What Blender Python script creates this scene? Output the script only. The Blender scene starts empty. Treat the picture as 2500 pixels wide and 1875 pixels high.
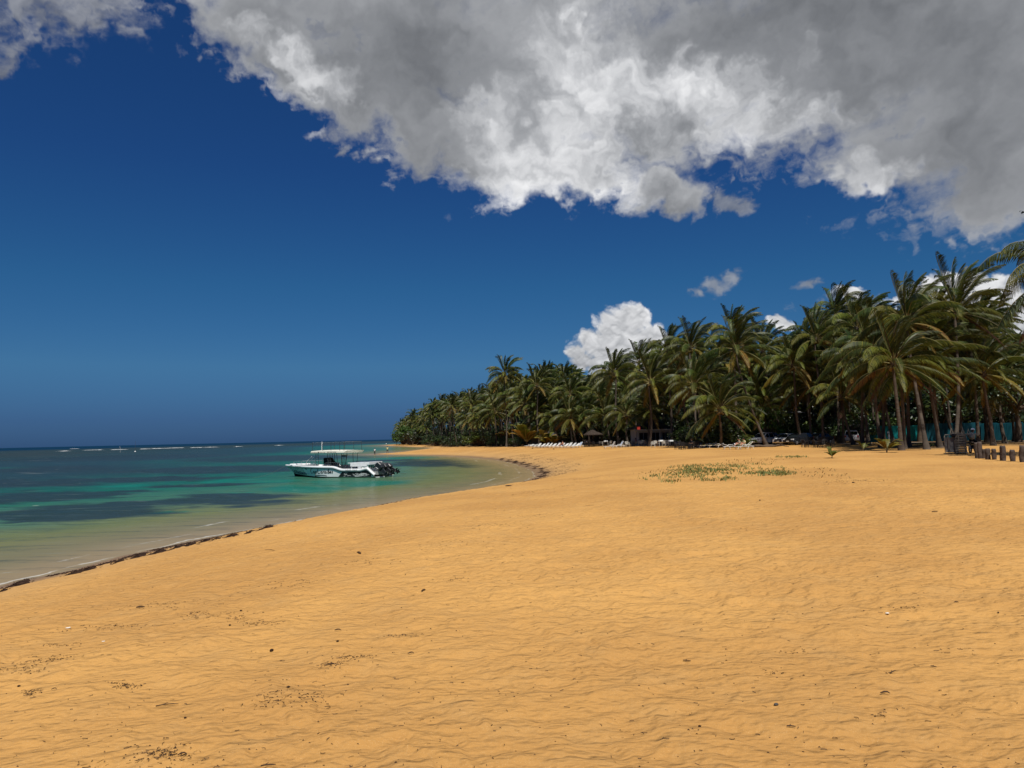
import bpy, bmesh, math, random
import numpy as np
from mathutils import Vector, Matrix

random.seed(7)
np.random.seed(7)
scene = bpy.context.scene
col = scene.collection
PI = math.pi

# ------------------------------------------------------------------ camera
F_PX, CX, CY = 1800.0, 1250.0, 937.5          # focal length and centre in photo pixels (2500 wide)
EYE = np.array([0.0, 0.0, 3.7])
PITCH, ROLL = math.radians(4.09), math.radians(1.26)
_f = np.array([0, math.cos(PITCH), math.sin(PITCH)])
_u0 = np.array([0, -math.sin(PITCH), math.cos(PITCH)])
_r0 = np.array([1.0, 0, 0])
_u = _u0 * math.cos(ROLL) + _r0 * math.sin(ROLL)
_r = _r0 * math.cos(ROLL) - _u0 * math.sin(ROLL)
cam_d = bpy.data.cameras.new('camera')
cam = bpy.data.objects.new('camera', cam_d)
col.objects.link(cam)
cam.matrix_world = Matrix(((_r[0], _u[0], -_f[0], EYE[0]), (_r[1], _u[1], -_f[1], EYE[1]), (_r[2], _u[2], -_f[2], EYE[2]), (0, 0, 0, 1)))
cam_d.sensor_width = 36.0
cam_d.lens = 36.0 * F_PX / 2500.0
cam_d.clip_start = 0.1
cam_d.clip_end = 60000
scene.camera = cam

def ray(px, py):
    d = _f * F_PX + _r * (px - CX) + _u * (CY - py)
    return d / np.linalg.norm(d)

def azel(px, py):
    d = ray(px, py)
    return math.degrees(math.atan2(d[0], d[1])), math.degrees(math.asin(d[2]))

# ------------------------------------------------------------------ light
SUN_DIR = Vector((0.08, -0.46, 0.88)).normalized()      # towards the sun
sun_el = math.asin(SUN_DIR.z)
sun_az = math.atan2(SUN_DIR.x, SUN_DIR.y)
sd = bpy.data.lights.new('sun', 'SUN')
sd.energy = 5.0
sd.angle = math.radians(0.5)
sd.color = (1.0, 0.955, 0.88)
so = bpy.data.objects.new('sun', sd)
so.rotation_euler = SUN_DIR.to_track_quat('Z', 'Y').to_euler()
so.location = (30, -20, 80)
col.objects.link(so)
scene.view_settings.view_transform = 'Standard'
scene.view_settings.look = 'None'
scene.view_settings.exposure = 0.0
scene.view_settings.gamma = 1.0
scene.view_settings.use_curve_mapping = False

world = bpy.data.worlds.new('World')
scene.world = world
world.use_nodes = True
world.cycles.sampling_method = 'MANUAL'
world.cycles.sample_map_resolution = 512
scene.cycles.max_bounces = 5
scene.cycles.diffuse_bounces = 3
scene.cycles.glossy_bounces = 2
scene.cycles.transmission_bounces = 3
scene.cycles.caustics_reflective = False
scene.cycles.caustics_refractive = False
WN = world.node_tree.nodes
WL = world.node_tree.links
WN.clear()
SKY_STRENGTH = 0.07

def wmath(op, a, b=None, c=None, clamp=False):
    n = WN.new('ShaderNodeMath'); n.operation = op; n.use_clamp = clamp
    for i, v in enumerate((a, b, c)):
        if v is None: continue
        if isinstance(v, (int, float)): n.inputs[i].default_value = v
        else: WL.new(v, n.inputs[i])
    return n.outputs[0]

def wmap(v, a, b, c=0.0, d=1.0, smooth=True):
    n = WN.new('ShaderNodeMapRange')
    n.interpolation_type = 'SMOOTHSTEP' if smooth else 'LINEAR'
    WL.new(v, n.inputs['Value'])
    for k, x in zip(('From Min', 'From Max', 'To Min', 'To Max'), (a, b, c, d)): n.inputs[k].default_value = x
    return n.outputs['Result']

# ------------------------------------------------------------------ clouds, computed as a map over the sky's own directions
_rng = np.random.RandomState(3)
_T = _rng.rand(256, 256).astype(np.float64)
def vnoise(x, y):
    xi = np.floor(x).astype(int); yi = np.floor(y).astype(int)
    fx = x - xi; fy = y - yi
    fx = fx * fx * fx * (fx * (fx * 6 - 15) + 10); fy = fy * fy * fy * (fy * (fy * 6 - 15) + 10)
    a = _T[xi & 255, yi & 255]; b = _T[(xi + 1) & 255, yi & 255]
    c = _T[xi & 255, (yi + 1) & 255]; d = _T[(xi + 1) & 255, (yi + 1) & 255]
    return (a * (1 - fx) + b * fx) * (1 - fy) + (c * (1 - fx) + d * fx) * fy - 0.5
def fbm(x, y, o=4, g=0.5, billow=False):
    s = 0; a = 1.0
    for i in range(o):
        n = vnoise(x + 17.3 * i, y + 9.1 * i)
        s = s + a * (np.sqrt(n * n + 0.0012) if billow else n)
        cx = x * 1.62 - y * 1.21; y = x * 1.21 + y * 1.62; x = cx
        a *= g
    return s

def blob_field(A, E, blobs, soft=0.3):
    acc = 0
    k = 180 / PI / F_PX
    for (px, py, rx, ry, rot) in blobs:
        a, e = azel(px, py); r = math.radians(rot)
        dx = (A - a); dy = (E - e)
        u = (dx * math.cos(r) - dy * math.sin(r)) / (rx * k); v = (dx * math.sin(r) + dy * math.cos(r)) / (ry * k)
        acc = acc + np.exp(-np.sqrt(u * u + v * v + .01) / soft)
    return 1 + soft * np.log(acc + 1e-12)

def sstep(x, a, b):
    t = np.clip((x - a) / (b - a), 0, 1); return t * t * (3 - 2 * t)

BIG = [(570, 40, 120, 90, 25), (730, 140, 210, 110, 20), (980, 260, 230, 110, 25), (1190, 350, 210, 95, 12), (1380, 390, 140, 90, 0), (1330, 170, 300, 220, 0), (1590, 455, 120, 62, 0),
       (1780, 150, 340, 150, 6), (2150, 110, 440, 190, 0), (2300, 360, 250, 80, 8), (2490, 440, 110, 90, 0), (2110, 430, 90, 30, 8), (1600, 290, 170, 90, 0), (1560, -420, 1350, 400, 0),
       (2700, 0, 500, 420, 0), (960, 40, 330, 130, 10)]
SMALL = [(60, 20, 150, 45, 0), (190, 10, 110, 45, 0), (-40, 110, 110, 40, 0), (5200, 700, 500, 170, 0), (4200, 250, 700, 260, 0)]
CUM = [(1505, 815, 72, 56, 0), (1545, 778, 50, 38, 0), (1455, 840, 62, 40, 10), (1580, 832, 78, 44, 0), (1622, 838, 36, 42, 0), (1520, 890, 120, 60, 0), (1400, 866, 30, 26, 0), (1420, 888, 42, 30, 0),
       (2300, 705, 55, 34, 0), (2355, 700, 44, 30, 0), (2240, 722, 44, 20, 0), (2440, 750, 70, 60, 0), (2480, 775, 60, 70, 0), (2070, 712, 38, 18, 0), (2340, 745, 130, 60, 0), (1900, 792, 34, 22, 0), (-900, 820, 260, 60, 0)]
WISP = [(1745, 692, 56, 24, -24), (1785, 668, 36, 15, -20), (1978, 692, 30, 14, 0), (2010, 690, 18, 9, 0), (1760, 480, 60, 26, 20), (1800, 500, 40, 16, 10), (2060, 740, 90, 16, 0), (860, 365, 70, 26, 10)]
DARK = [(700, 210, 210, 100, 15), (1000, 160, 280, 110, 0), (880, 300, 180, 60, 22), (1590, 515, 120, 40, 0), (1490, 350, 80, 60, 0), (1080, 420, 110, 36, 10)]
DARK_R = [(2150, 120, 480, 180, 0), (1900, 60, 200, 70, 0), (2500, 250, 250, 200, 0), (1200, -420, 1500, 320, 0), (2300, 330, 160, 40, 0)]
LIGHT = [(1360, 330, 95, 75, -35), (1330, 450, 170, 45, 8), (1230, 330, 110, 60, 20), (1420, 120, 95, 130, 10), (1650, 225, 160, 65, 0), (1820, 300, 170, 36, 0), (690, 140, 130, 34, 20), 
         (860, 385, 170, 30, 25), (1500, 210, 120, 100, 0), (2080, 450, 110, 30, 0), (1230, 490, 120, 22, 5)]

def cloud_maps(A, E):
    """brightness and cover of the clouds for azimuth A and elevation E in degrees"""
    wx = fbm(A * .10, E * .10, 3) ; wy = fbm(A * .10 + 50, E * .10, 3)
    w2x = fbm(A * .42 + 9, E * .42, 5, .55); w2y = fbm(A * .42 + 70, E * .42, 5, .55)
    A1 = A + 2.2 * wx + 2.2 * w2x; E1 = E + 1.6 * wy + 1.9 * w2y
    A2 = A + .7 * w2x; E2 = E + .6 * w2y
    A3 = A + 1.6 * wx + 1.8 * w2x; E3 = E + 1.2 * wy + 1.8 * w2y
    fB = blob_field(A1, E1, BIG, .22); fS = blob_field(A1, E1, SMALL, .3); fC = blob_field(A2, E2, CUM, .12); fW = blob_field(A2, E2, WISP, .25)
    bl = fbm(A1 * .26, E1 * .32, 6, .55, True)             # heaps: rounded tops, sharp creases
    blf = fbm(A2 * .95, E2 * 1.1, 5, .55, True)
    fine = fbm(A * 1.1 + w2x, E * 1.25, 6, .52)
    mid = fbm(A1 * .22 + 20, E1 * .3, 5, .55)
    streak = fbm(A * .45 + .5 * E + 2 * w2x, E * .9 - .2 * A, 6, .62)
    da = abs(A[0, 1] - A[0, 0])
    def shade(h):
        gy, gx = np.gradient(h); return np.clip((-gy * 1.0 + gx * 0.5) / da, -1.2, 1.2)
    def blur(h, n):
        for ax in (0, 1):
            for _ in range(2):
                c = np.cumsum(np.concatenate([np.repeat(np.take(h, [0], ax), n, ax), h, np.repeat(np.take(h, [-1], ax), n, ax)], ax), ax)
                h = (np.take(c, range(2 * n, c.shape[ax]), ax) - np.take(c, range(0, c.shape[ax] - 2 * n), ax)) / (2 * n)
                h = h if h.shape[ax] == A.shape[ax] else np.take(h, range(A.shape[ax]), ax)
        return h
    n1 = max(1, int(.28 / da)); n2 = max(1, int(.10 / da))
    rel = shade(blur(bl, n1)); relf = shade(blur(blf, n2))
    inside = np.exp(-np.clip(fB, 0, 9) * 2.6)
    rough = fB * 1.15 + (.40 * (bl - .5) + .24 * fine + .34 * streak) * inside
    aB = sstep(rough, -.14, .52)
    aB = aB * (1 - .5 * sstep(fine + streak + .8 * mid, .75, 1.3) * sstep(fB, .7, .1))
    aS = sstep(fS + .25 * fine + .8 * streak, -.2, 1.1) * .72 * sstep(fS, -.35, .05)
    aC = sstep(fC + .55 * (blf - .42) + .26 * fine, -.04, .34)
    aW = sstep(fW + 1.0 * fine + .6 * streak, -.1, 1.0) * .65
    dk = sstep(blob_field(A3, E3, DARK, .45) + .5 * mid, -.6, 1.0); dr = sstep(blob_field(A3, E3, DARK_R, .45) + .4 * mid, -.6, 1.0)
    lt = sstep(blob_field(A3, E3, LIGHT, .32) + .9 * mid + .7 * (bl - .5) + .15 * streak, -.6, 1.1)
    soft = fbm(A1 * .16 + 3, E1 * .2, 4)
    b = .36 + .36 * lt - (.125 * dk + .14 * dr) * (1 - .7 * lt) + .10 * soft + .06 * mid
    b = b + (bl - .5) * (.05 + .30 * lt) + rel * (.025 + .12 * lt) + relf * (.003 + .008 * lt) + fine * (.012 + .02 * lt)
    thin = np.clip(1 - fB / .55, 0, 1)
    b = b + .13 * thin * (1 - .8 * dr)
    b = np.clip(b, .10, .92)
    # small cumulus: sunlit heaps, bluish grey foot
    foot = sstep(E, 3.0, 9.0)
    bc = .44 + .20 * foot + (blf - .45) * .45 + relf * .05 + rel * .03 + .18 * sstep(-fC, -.5, .1)
    bc = np.clip(bc, .26, .90)
    bs = np.clip(.33 + .3 * (bl - .5) + .10 * fine, .15, .7)
    out_a = 1 - (1 - aB) * (1 - aS) * (1 - aC) * (1 - aW)
    c = bs * aW
    for bb, aa in ((bc, aC), (bs, aS), (b, aB)):
        c = bb * aa + c * (1 - aa)
    c = c / np.maximum(out_a, 1e-4)
    return c, out_a

def map_image(name, az0, az1, el1, w, h):
    """brightness (red) and cover (green) of the computed clouds"""
    A, E = np.meshgrid(np.linspace(az0, az1, w), np.linspace(0, el1, h))
    c, a = cloud_maps(A, E)
    im = bpy.data.images.new(name, w, h, alpha=False, float_buffer=True)
    im.colorspace_settings.name = 'Non-Color'
    px = np.ones((h, w, 4), np.float32); px[..., 0] = c; px[..., 1] = a; px[..., 2] = 0
    im.pixels.foreach_set(px.ravel()); im.update()
    return im

def build_sky():
    tc = WN.new('ShaderNodeTexCoord')
    D = tc.outputs['Generated']
    sky = WN.new('ShaderNodeTexSky')
    sky.sky_type = 'NISHITA'
    sky.sun_disc = False
    sky.sun_elevation = sun_el
    sky.sun_rotation = sun_az
    sky.altitude = 0
    sky.air_density = 1.0
    sky.dust_density = 0.3
    sky.ozone_density = 3.0
    sep = WN.new('ShaderNodeSeparateXYZ'); WL.new(D, sep.inputs[0])
    az = wmath('MULTIPLY', wmath('ARCTAN2', sep.outputs['X'], sep.outputs['Y']), 180 / PI)
    el = wmath('MULTIPLY', wmath('ARCSINE', sep.outputs['Z']), 180 / PI)
    def look(im, az0, az1, el1):
        comb = WN.new('ShaderNodeCombineXYZ')
        WL.new(wmath('DIVIDE', wmath('SUBTRACT', az, az0), az1 - az0), comb.inputs[0])
        WL.new(wmath('DIVIDE', wmath('MAXIMUM', el, 0.0), el1), comb.inputs[1])
        t = WN.new('ShaderNodeTexImage'); t.image = im; t.extension = 'EXTEND'; t.interpolation = 'Linear'
        WL.new(comb.outputs[0], t.inputs['Vector'])
        s_ = WN.new('ShaderNodeSeparateColor'); WL.new(t.outputs['Color'], s_.inputs[0])
        return s_.outputs[0], s_.outputs[1]
    b1, a1 = look(map_image('clouds_ahead', -60, 60, 60, 1800, 900), -60, 60, 60)
    b2, a2 = look(map_image('clouds_around', -180, 180, 90, 720, 180), -180, 180, 90)
    m = wmath('MULTIPLY', wmap(wmath('ABSOLUTE', az), 58.0, 50.0), wmap(el, 58.0, 52.0))
    def lerp(x, y): return wmath('ADD', wmath('MULTIPLY', x, wmath('SUBTRACT', 1.0, m)), wmath('MULTIPLY', y, m))
    b = lerp(b2, b1); a = lerp(a2, a1)
    tint = WN.new('ShaderNodeCombineColor')
    for i, (k, g) in enumerate(((1.0, 1.03), (1.0, 1.0), (1.01, .955))): WL.new(wmath('MULTIPLY', wmath('POWER', b, g), k / SKY_STRENGTH), tint.inputs[i])
    ramp = WN.new('ShaderNodeValToRGB')                  # clear tropical air: deep blue overhead, slate at the rim
    WL.new(wmath('DIVIDE', wmath('MAXIMUM', el, 0.0), 90.0), ramp.inputs[0])
    stops = [(0.0, (.078, .20, .58)), (1.8, (.105, .24, .60)), (5.5, (.185, .42, .70)), (11.5, (.145, .43, .70)), (20, (.125, .36, .70)), (90, (.125, .36, .70))]
    els = ramp.color_ramp.elements
    els[0].position = 0.0; els[0].color = (*stops[0][1], 1); els[1].position = 1.0; els[1].color = (*stops[-1][1], 1)
    for e_, c_ in stops[1:-1]:
        k_ = els.new(e_ / 90.0); k_.color = (*c_, 1)
    grade = WN.new('ShaderNodeMix'); grade.data_type = 'RGBA'; grade.blend_type = 'MULTIPLY'
    grade.inputs['Factor'].default_value = 1.0
    WL.new(sky.outputs[0], grade.inputs['A']); WL.new(ramp.outputs[0], grade.inputs['B'])
    mx = WN.new('ShaderNodeMix'); mx.data_type = 'RGBA'
    WL.new(a, mx.inputs['Factor']); WL.new(grade.outputs['Result'], mx.inputs['A']); WL.new(tint.outputs[0], mx.inputs['B'])
    bg = WN.new('ShaderNodeBackground')
    bg.inputs['Strength'].default_value = SKY_STRENGTH
    WL.new(mx.outputs['Result'], bg.inputs['Color'])
    out = WN.new('ShaderNodeOutputWorld')
    WL.new(bg.outputs[0], out.inputs['Surface'])

build_sky()

# ------------------------------------------------------------------ helpers
class MB:
    """collects shapes, then links them as ONE mesh object"""
    def __init__(s): s.v, s.f, s.m, s.sm = [], [], [], []
    def add(s, vs, fs, mi=0, smooth=False):
        o = len(s.v)
        s.v.extend([tuple(float(c) for c in p) for p in vs])
        for f in fs:
            s.f.append(tuple(i + o for i in f)); s.m.append(mi); s.sm.append(smooth)
        return s
    def box(s, c, size, mi=0, rot=0.0, taper=1.0, M=None):
        x, y, z = size[0] / 2, size[1] / 2, size[2] / 2
        vs = []
        for dz in (-z, z):
            t = taper if dz > 0 else 1.0
            for dx, dy in ((-x, -y), (x, -y), (x, y), (-x, y)):
                p = Vector((dx * t, dy * t, dz))
                if M is not None: p = M @ p
                elif rot: p = Matrix.Rotation(rot, 3, 'Z') @ p
                vs.append((p.x + c[0], p.y + c[1], p.z + c[2]))
        return s.add(vs, [(0, 3, 2, 1), (4, 5, 6, 7), (0, 1, 5, 4), (1, 2, 6, 5), (2, 3, 7, 6), (3, 0, 4, 7)], mi)
    def tube(s, pts, rad, n=6, mi=0, caps=True, smooth=True, flat=1.0):
        pts = [Vector(p) for p in pts]
        if not hasattr(rad, '__len__'): rad = [rad] * len(pts)
        vs, fs = [], []
        ref = Vector((0, 0, 1)) if abs((pts[-1] - pts[0]).normalized().z) < 0.9 else Vector((1, 0, 0))
        for i, p in enumerate(pts):
            t = (pts[min(i + 1, len(pts) - 1)] - pts[max(i - 1, 0)]).normalized()
            a = t.cross(ref)
            a = a.normalized() if a.length > 1e-5 else Vector((1, 0, 0))
            b = a.cross(t)
            for k in range(n):
                th = 2 * PI * k / n
                vs.append(p + (a * math.cos(th) + b * math.sin(th) * flat) * rad[i])
        for i in range(len(pts) - 1):
            for k in range(n):
                k2 = (k + 1) % n
                fs.append((i * n + k, i * n + k2, (i + 1) * n + k2, (i + 1) * n + k))
        s.add(vs, fs, mi, smooth)
        if caps:
            s.add([vs[k] for k in range(n)], [tuple(range(n))[::-1]], mi)
            s.add([vs[(len(pts) - 1) * n + k] for k in range(n)], [tuple(range(n))], mi)
        return s
    def prism(s, poly, y0, y1, mi=0, inset=None):
        """polygon in x,z carried from y0 to y1"""
        n = len(poly)
        vs = [(x, y0, z) for x, z in poly] + [(x, y1, z) for x, z in (inset or poly)]
        fs = [tuple(range(n)), tuple(range(2 * n - 1, n - 1, -1))] + [(i, i + n, (i + 1) % n + n, (i + 1) % n) for i in range(n)]
        return s.add(vs, fs, mi)
    def ball(s, c, r, n=8, m=6, mi=0, sc=(1, 1, 1)):
        vs = [(c[0], c[1], c[2] - r * sc[2])]
        for i in range(1, m):
            ph = -PI / 2 + PI * i / m
            for k in range(n):
                th = 2 * PI * k / n
                vs.append((c[0] + r * sc[0] * math.cos(ph) * math.cos(th), c[1] + r * sc[1] * math.cos(ph) * math.sin(th), c[2] + r * sc[2] * math.sin(ph)))
        vs.append((c[0], c[1], c[2] + r * sc[2]))
        fs = [(0, 1 + (k + 1) % n, 1 + k) for k in range(n)]
        for i in range(m - 2):
            for k in range(n):
                a, b = 1 + i * n + k, 1 + i * n + (k + 1) % n
                fs.append((a, b, b + n, a + n))
        L = len(vs) - 1
        fs += [(L, L - n + k, L - n + (k + 1) % n) for k in range(n)]
        return s.add(vs, fs, mi, True)
    def mesh(s, name, mats):
        me = bpy.data.meshes.new(name)
        me.from_pydata(s.v, [], s.f)
        for m in (mats if isinstance(mats, (list, tuple)) else [mats]): me.materials.append(m)
        me.polygons.foreach_set('material_index', s.m)
        me.polygons.foreach_set('use_smooth', s.sm)
        me.update()
        return me
    def build(s, name, mats, parent=None, loc=(0, 0, 0), rz=0.0):
        return link(name, s.mesh(name, mats), parent, loc, rz)

def link(name, me, parent=None, loc=(0, 0, 0), rz=0.0):
    o = bpy.data.objects.new(name, me)
    col.objects.link(o)
    o.location = loc
    o.rotation_euler = (0, 0, rz)
    if parent is not None: o.parent = parent
    return o

def tag(o, label=None, cat=None, group=None, kind=None):
    if label: o['label'] = label
    if cat: o['category'] = cat
    if group: o['group'] = group
    if kind: o['kind'] = kind
    return o

def thing(name, label, cat, loc=(0, 0, 0), rz=0.0, group=None):
    o = bpy.data.objects.new(name, None)
    col.objects.link(o)
    o.empty_display_size = 0.3
    o.location = loc; o.rotation_euler = (0, 0, rz)
    return tag(o, label, cat, group)

KIDS = {}
def part(name, mb, mats, parent):
    o = mb.build(name, mats, parent)
    return o

def copy_tree(src, loc, rz, label, group=None, parent=None, first=True, scale=None):
    c = src.copy(); col.objects.link(c)
    if first:
        c.location = loc; c.rotation_euler = (0, 0, rz)
        c['label'] = label
        if group: c['group'] = group
        if scale: c.scale = (scale,) * 3
    else:
        c.parent = parent
    for ch in src.children:
        copy_tree(ch, None, None, None, None, c, False)
    return c

def MAT(name, color, rough=0.7, spec=0.3, metal=0.0, var=0.0, vscale=3.0, bump=0.0, bscale=20.0, transl=0.0, randval=0.0, coat=0.0):
    m = bpy.data.materials.new(name); m.use_nodes = True
    N, L = m.node_tree.nodes, m.node_tree.links
    p = N['Principled BSDF']
    p.inputs['Base Color'].default_value = (*color, 1)
    p.inputs['Roughness'].default_value = rough
    p.inputs['Specular IOR Level'].default_value = spec
    p.inputs['Metallic'].default_value = metal
    p.inputs['Coat Weight'].default_value = coat
    tc = N.new('ShaderNodeTexCoord')
    cur = None
    if var > 0:
        nz = N.new('ShaderNodeTexNoise'); nz.inputs['Scale'].default_value = vscale; nz.inputs['Detail'].default_value = 5
        L.new(tc.outputs['Object'], nz.inputs['Vector'])
        mr = N.new('ShaderNodeMapRange'); L.new(nz.outputs['Fac'], mr.inputs['Value'])
        mr.inputs['From Min'].default_value = 0.3; mr.inputs['From Max'].default_value = 0.7
        mr.inputs['To Min'].default_value = 1 - var; mr.inputs['To Max'].default_value = 1 + var
        hs = N.new('ShaderNodeHueSaturation'); hs.inputs['Color'].default_value = (*color, 1)
        L.new(mr.outputs[0], hs.inputs['Value'])
        cur = hs.outputs[0]
    if randval > 0:
        oi = N.new('ShaderNodeObjectInfo')
        hs2 = N.new('ShaderNodeHueSaturation')
        if cur is None: hs2.inputs['Color'].default_value = (*color, 1)
        else: L.new(cur, hs2.inputs['Color'])
        r1 = N.new('ShaderNodeMapRange'); L.new(oi.outputs['Random'], r1.inputs['Value'])
        r1.inputs['To Min'].default_value = 1 - randval; r1.inputs['To Max'].default_value = 1 + randval
        L.new(r1.outputs[0], hs2.inputs['Value'])
        r2 = N.new('ShaderNodeMath'); r2.operation = 'MULTIPLY_ADD'
        fr = N.new('ShaderNodeMath'); fr.operation = 'FRACT'
        ml = N.new('ShaderNodeMath'); ml.operation = 'MULTIPLY'; L.new(oi.outputs['Random'], ml.inputs[0]); ml.inputs[1].default_value = 7.31
        L.new(ml.outputs[0], fr.inputs[0]); L.new(fr.outputs[0], r2.inputs[0]); r2.inputs[1].default_value = 0.05; r2.inputs[2].default_value = 0.468
        L.new(r2.outputs[0], hs2.inputs['Hue'])
        cur = hs2.outputs[0]
    if cur is not None: L.new(cur, p.inputs['Base Color'])
    if bump > 0:
        nb = N.new('ShaderNodeTexNoise'); nb.inputs['Scale'].default_value = bscale; nb.inputs['Detail'].default_value = 4
        L.new(tc.outputs['Object'], nb.inputs['Vector'])
        bp = N.new('ShaderNodeBump'); bp.inputs['Strength'].default_value = bump; bp.inputs['Distance'].default_value = 0.02
        L.new(nb.outputs['Fac'], bp.inputs['Height']); L.new(bp.outputs[0], p.inputs['Normal'])
    if transl > 0:
        t = N.new('ShaderNodeBsdfTranslucent')
        if cur is not None: L.new(cur, t.inputs['Color'])
        else: t.inputs['Color'].default_value = (*color, 1)
        mx = N.new('ShaderNodeMixShader'); mx.inputs[0].default_value = transl
        L.new(p.outputs[0], mx.inputs[1]); L.new(t.outputs[0], mx.inputs[2])
        L.new(mx.outputs[0], N['Material Output'].inputs['Surface'])
    return m

# ------------------------------------------------------------------ terrain
def at_z(px, py, z=0.0):
    d = ray(px, py)
    t = (z - EYE[2]) / d[2]
    return EYE + d * t

shore_px = [(0, 1432), (69, 1413), (158, 1391), (234, 1372), (316, 1353), (411, 1332), (506, 1312), (600, 1295), (696, 1277), (780, 1262), (869, 1246), (950, 1233),
            (1039, 1219), (1110, 1208), (1175, 1197), (1242, 1184), (1285, 1174), (1308, 1163), (1306, 1153), (1285, 1142), (1249, 1131), (1208, 1122.5), (1141, 1116.5), (1085, 1113.5), (1039, 1112),
            (988, 1111), (940, 1110.5), (905, 1109), (925, 1107.6), (961, 1106), (1002, 1100), (1032, 1096.6), (1051, 1093.6),
            (1002, 1091.2), (961, 1089.3), (930, 1087.6), (950, 1085.5), (985, 1083.5)]
shore = [tuple(at_z(a, b)[:2]) for a, b in shore_px]
COAST = [(-75, -400), (-38, -80), (-22, -20), (-17, 2), (-15, 12)] + shore + [(-30, 760), (150, 1200), (600, 3000)]
LAND = COAST + [(9000, 3000), (9000, -400)]
_A = np.array(COAST[:-1]); _B = np.array(COAST[1:])
_P = np.array(LAND)

def coast_dist(x, y):
    """signed distance to the waterline, positive on land"""
    x = np.asarray(x, float); y = np.asarray(y, float)
    sh = x.shape; x = x.ravel(); y = y.ravel()
    best = np.full(x.shape, 1e18)
    for a, b in zip(_A, _B):
        ab = b - a
        t = np.clip(((x - a[0]) * ab[0] + (y - a[1]) * ab[1]) / (ab @ ab), 0, 1)
        best = np.minimum(best, (x - a[0] - t * ab[0]) ** 2 + (y - a[1] - t * ab[1]) ** 2)
    ins = np.zeros(x.shape, bool)
    n = len(_P)
    for i in range(n):
        x1, y1 = _P[i]; x2, y2 = _P[(i + 1) % n]
        if y1 == y2: continue
        c = ((y1 > y) != (y2 > y)) & (x < (x2 - x1) * (y - y1) / (y2 - y1) + x1)
        ins ^= c
    return (np.sqrt(best) * np.where(ins, 1, -1)).reshape(sh)

def ground_z(x, y):
    x = np.asarray(x, float); y = np.asarray(y, float)
    d = coast_dist(x, y)
    d = d + fbm(x * 0.35, y * 0.35, 3) * 0.5
    wide = 7.0 + 17.0 * np.clip((y - 155) / 35, 0, 1)          # the bay beach and the bars rise more gently
    up = 1.85 * (1 - np.exp(-(np.maximum(d, 0) / wide) ** 1.25))
    dn = -2.6 * (1 - np.exp(-np.maximum(-d, 0) / 22.0))
    z = np.where(d > 0, up, dn)
    z = z + fbm(x * 0.06, y * 0.06, 3) * 0.12 * np.clip(d / 10, 0, 1)
    return z

def relief(x, y):
    """footprints, hollows and small wind ridges in the dry sand"""
    wx = x + fbm(x * 0.9, y * 0.9, 2) * 0.5; wy = y + fbm(x * 0.9 + 31, y * 0.9, 2) * 0.5
    a = fbm(wx * 1.6, wy * 2.6, 2, 0.5)
    h1 = fbm(wx * 3.4 + 5, wy * 4.4, 2, 0.55)
    h1 = -np.clip(np.sqrt(h1 * h1 + .006) * 3.0, 0, 1)                 # ridges between shallow dimples
    h2 = fbm(wx * 8 + 50, wy * 10.5, 2, 0.5)
    patch = 0.55 + 0.9 * np.clip(fbm(x * 0.33, y * 0.33, 2) + 0.35, 0, 1)
    return (a * 0.060 + h1 * 0.020 * patch + h2 * 0.022 * patch)

def gz(x, y): return float(ground_z(np.array([x]), np.array([y]))[0])

def hit(px, py, lift=0.0):
    d = ray(px, py); z = 1.8
    p = None
    for _ in range(14):
        t = (z + lift - EYE[2]) / d[2]
        if t < 0 or t > 3000: t = 3000
        p = EYE + d * t
        z = 0.5 * z + 0.5 * gz(p[0], p[1])
    return Vector((p[0], p[1], gz(p[0], p[1])))

def at_depth(px, py, depth):
    """the point on the line of sight at a given forward distance (world y)"""
    d = ray(px, py); t = depth / d[1]
    return Vector(EYE + d * t)

def polar(r0, r1, fine_to, ra, rb, na=600, spread=42.0):
    rs = [r0]
    while rs[-1] < r1: rs.append(rs[-1] * (1 + (ra if rs[-1] < fine_to else rb)))
    an = list(np.linspace(-spread, spread, na)) + list(np.linspace(spread, 360 - spread, 70)[1:-1])
    return np.array(rs), np.radians(np.array(an))

def polar_mesh(name, rs, an, zf, attrs, mats, centre_z):
    R, A = np.meshgrid(rs, an, indexing='ij')
    X = R * np.sin(A); Y = R * np.cos(A)
    at = attrs(X, Y)
    Z = zf(X, Y, at)
    nr, na = R.shape
    co = np.stack([X, Y, Z], -1).reshape(-1, 3)
    i = np.arange(nr - 1)[:, None] * na; j = np.arange(na)[None, :]; j2 = (j + 1) % na
    q = np.stack([i + j, i + j2, i + na + j2, i + na + j], -1).reshape(-1, 4)[:, ::-1]
    cen = len(co)
    co = np.vstack([co, [[0, 0, centre_z]]])
    me = bpy.data.meshes.new(name)
    nq = len(q)
    tri = np.stack([np.full(na, cen), (np.arange(na) + 1) % na, np.arange(na)], -1)
    me.vertices.add(len(co)); me.vertices.foreach_set('co', co.ravel())
    me.loops.add(nq * 4 + na * 3)
    me.loops.foreach_set('vertex_index', np.concatenate([q.ravel(), tri.ravel()]))
    me.polygons.add(nq + na)
    st = np.concatenate([np.arange(nq) * 4, nq * 4 + np.arange(na) * 3])
    me.polygons.foreach_set('loop_start', st)
    me.polygons.foreach_set('use_smooth', np.ones(nq + na, bool))
    me.update(calc_edges=True)
    for k, v in at.items():
        a = me.attributes.new(k, 'FLOAT', 'POINT')
        a.data.foreach_set('value', np.append(v.ravel(), v.ravel()[0]).astype(np.float32))
    for m in mats: me.materials.append(m)
    me.validate()
    return link(name, me)

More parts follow.
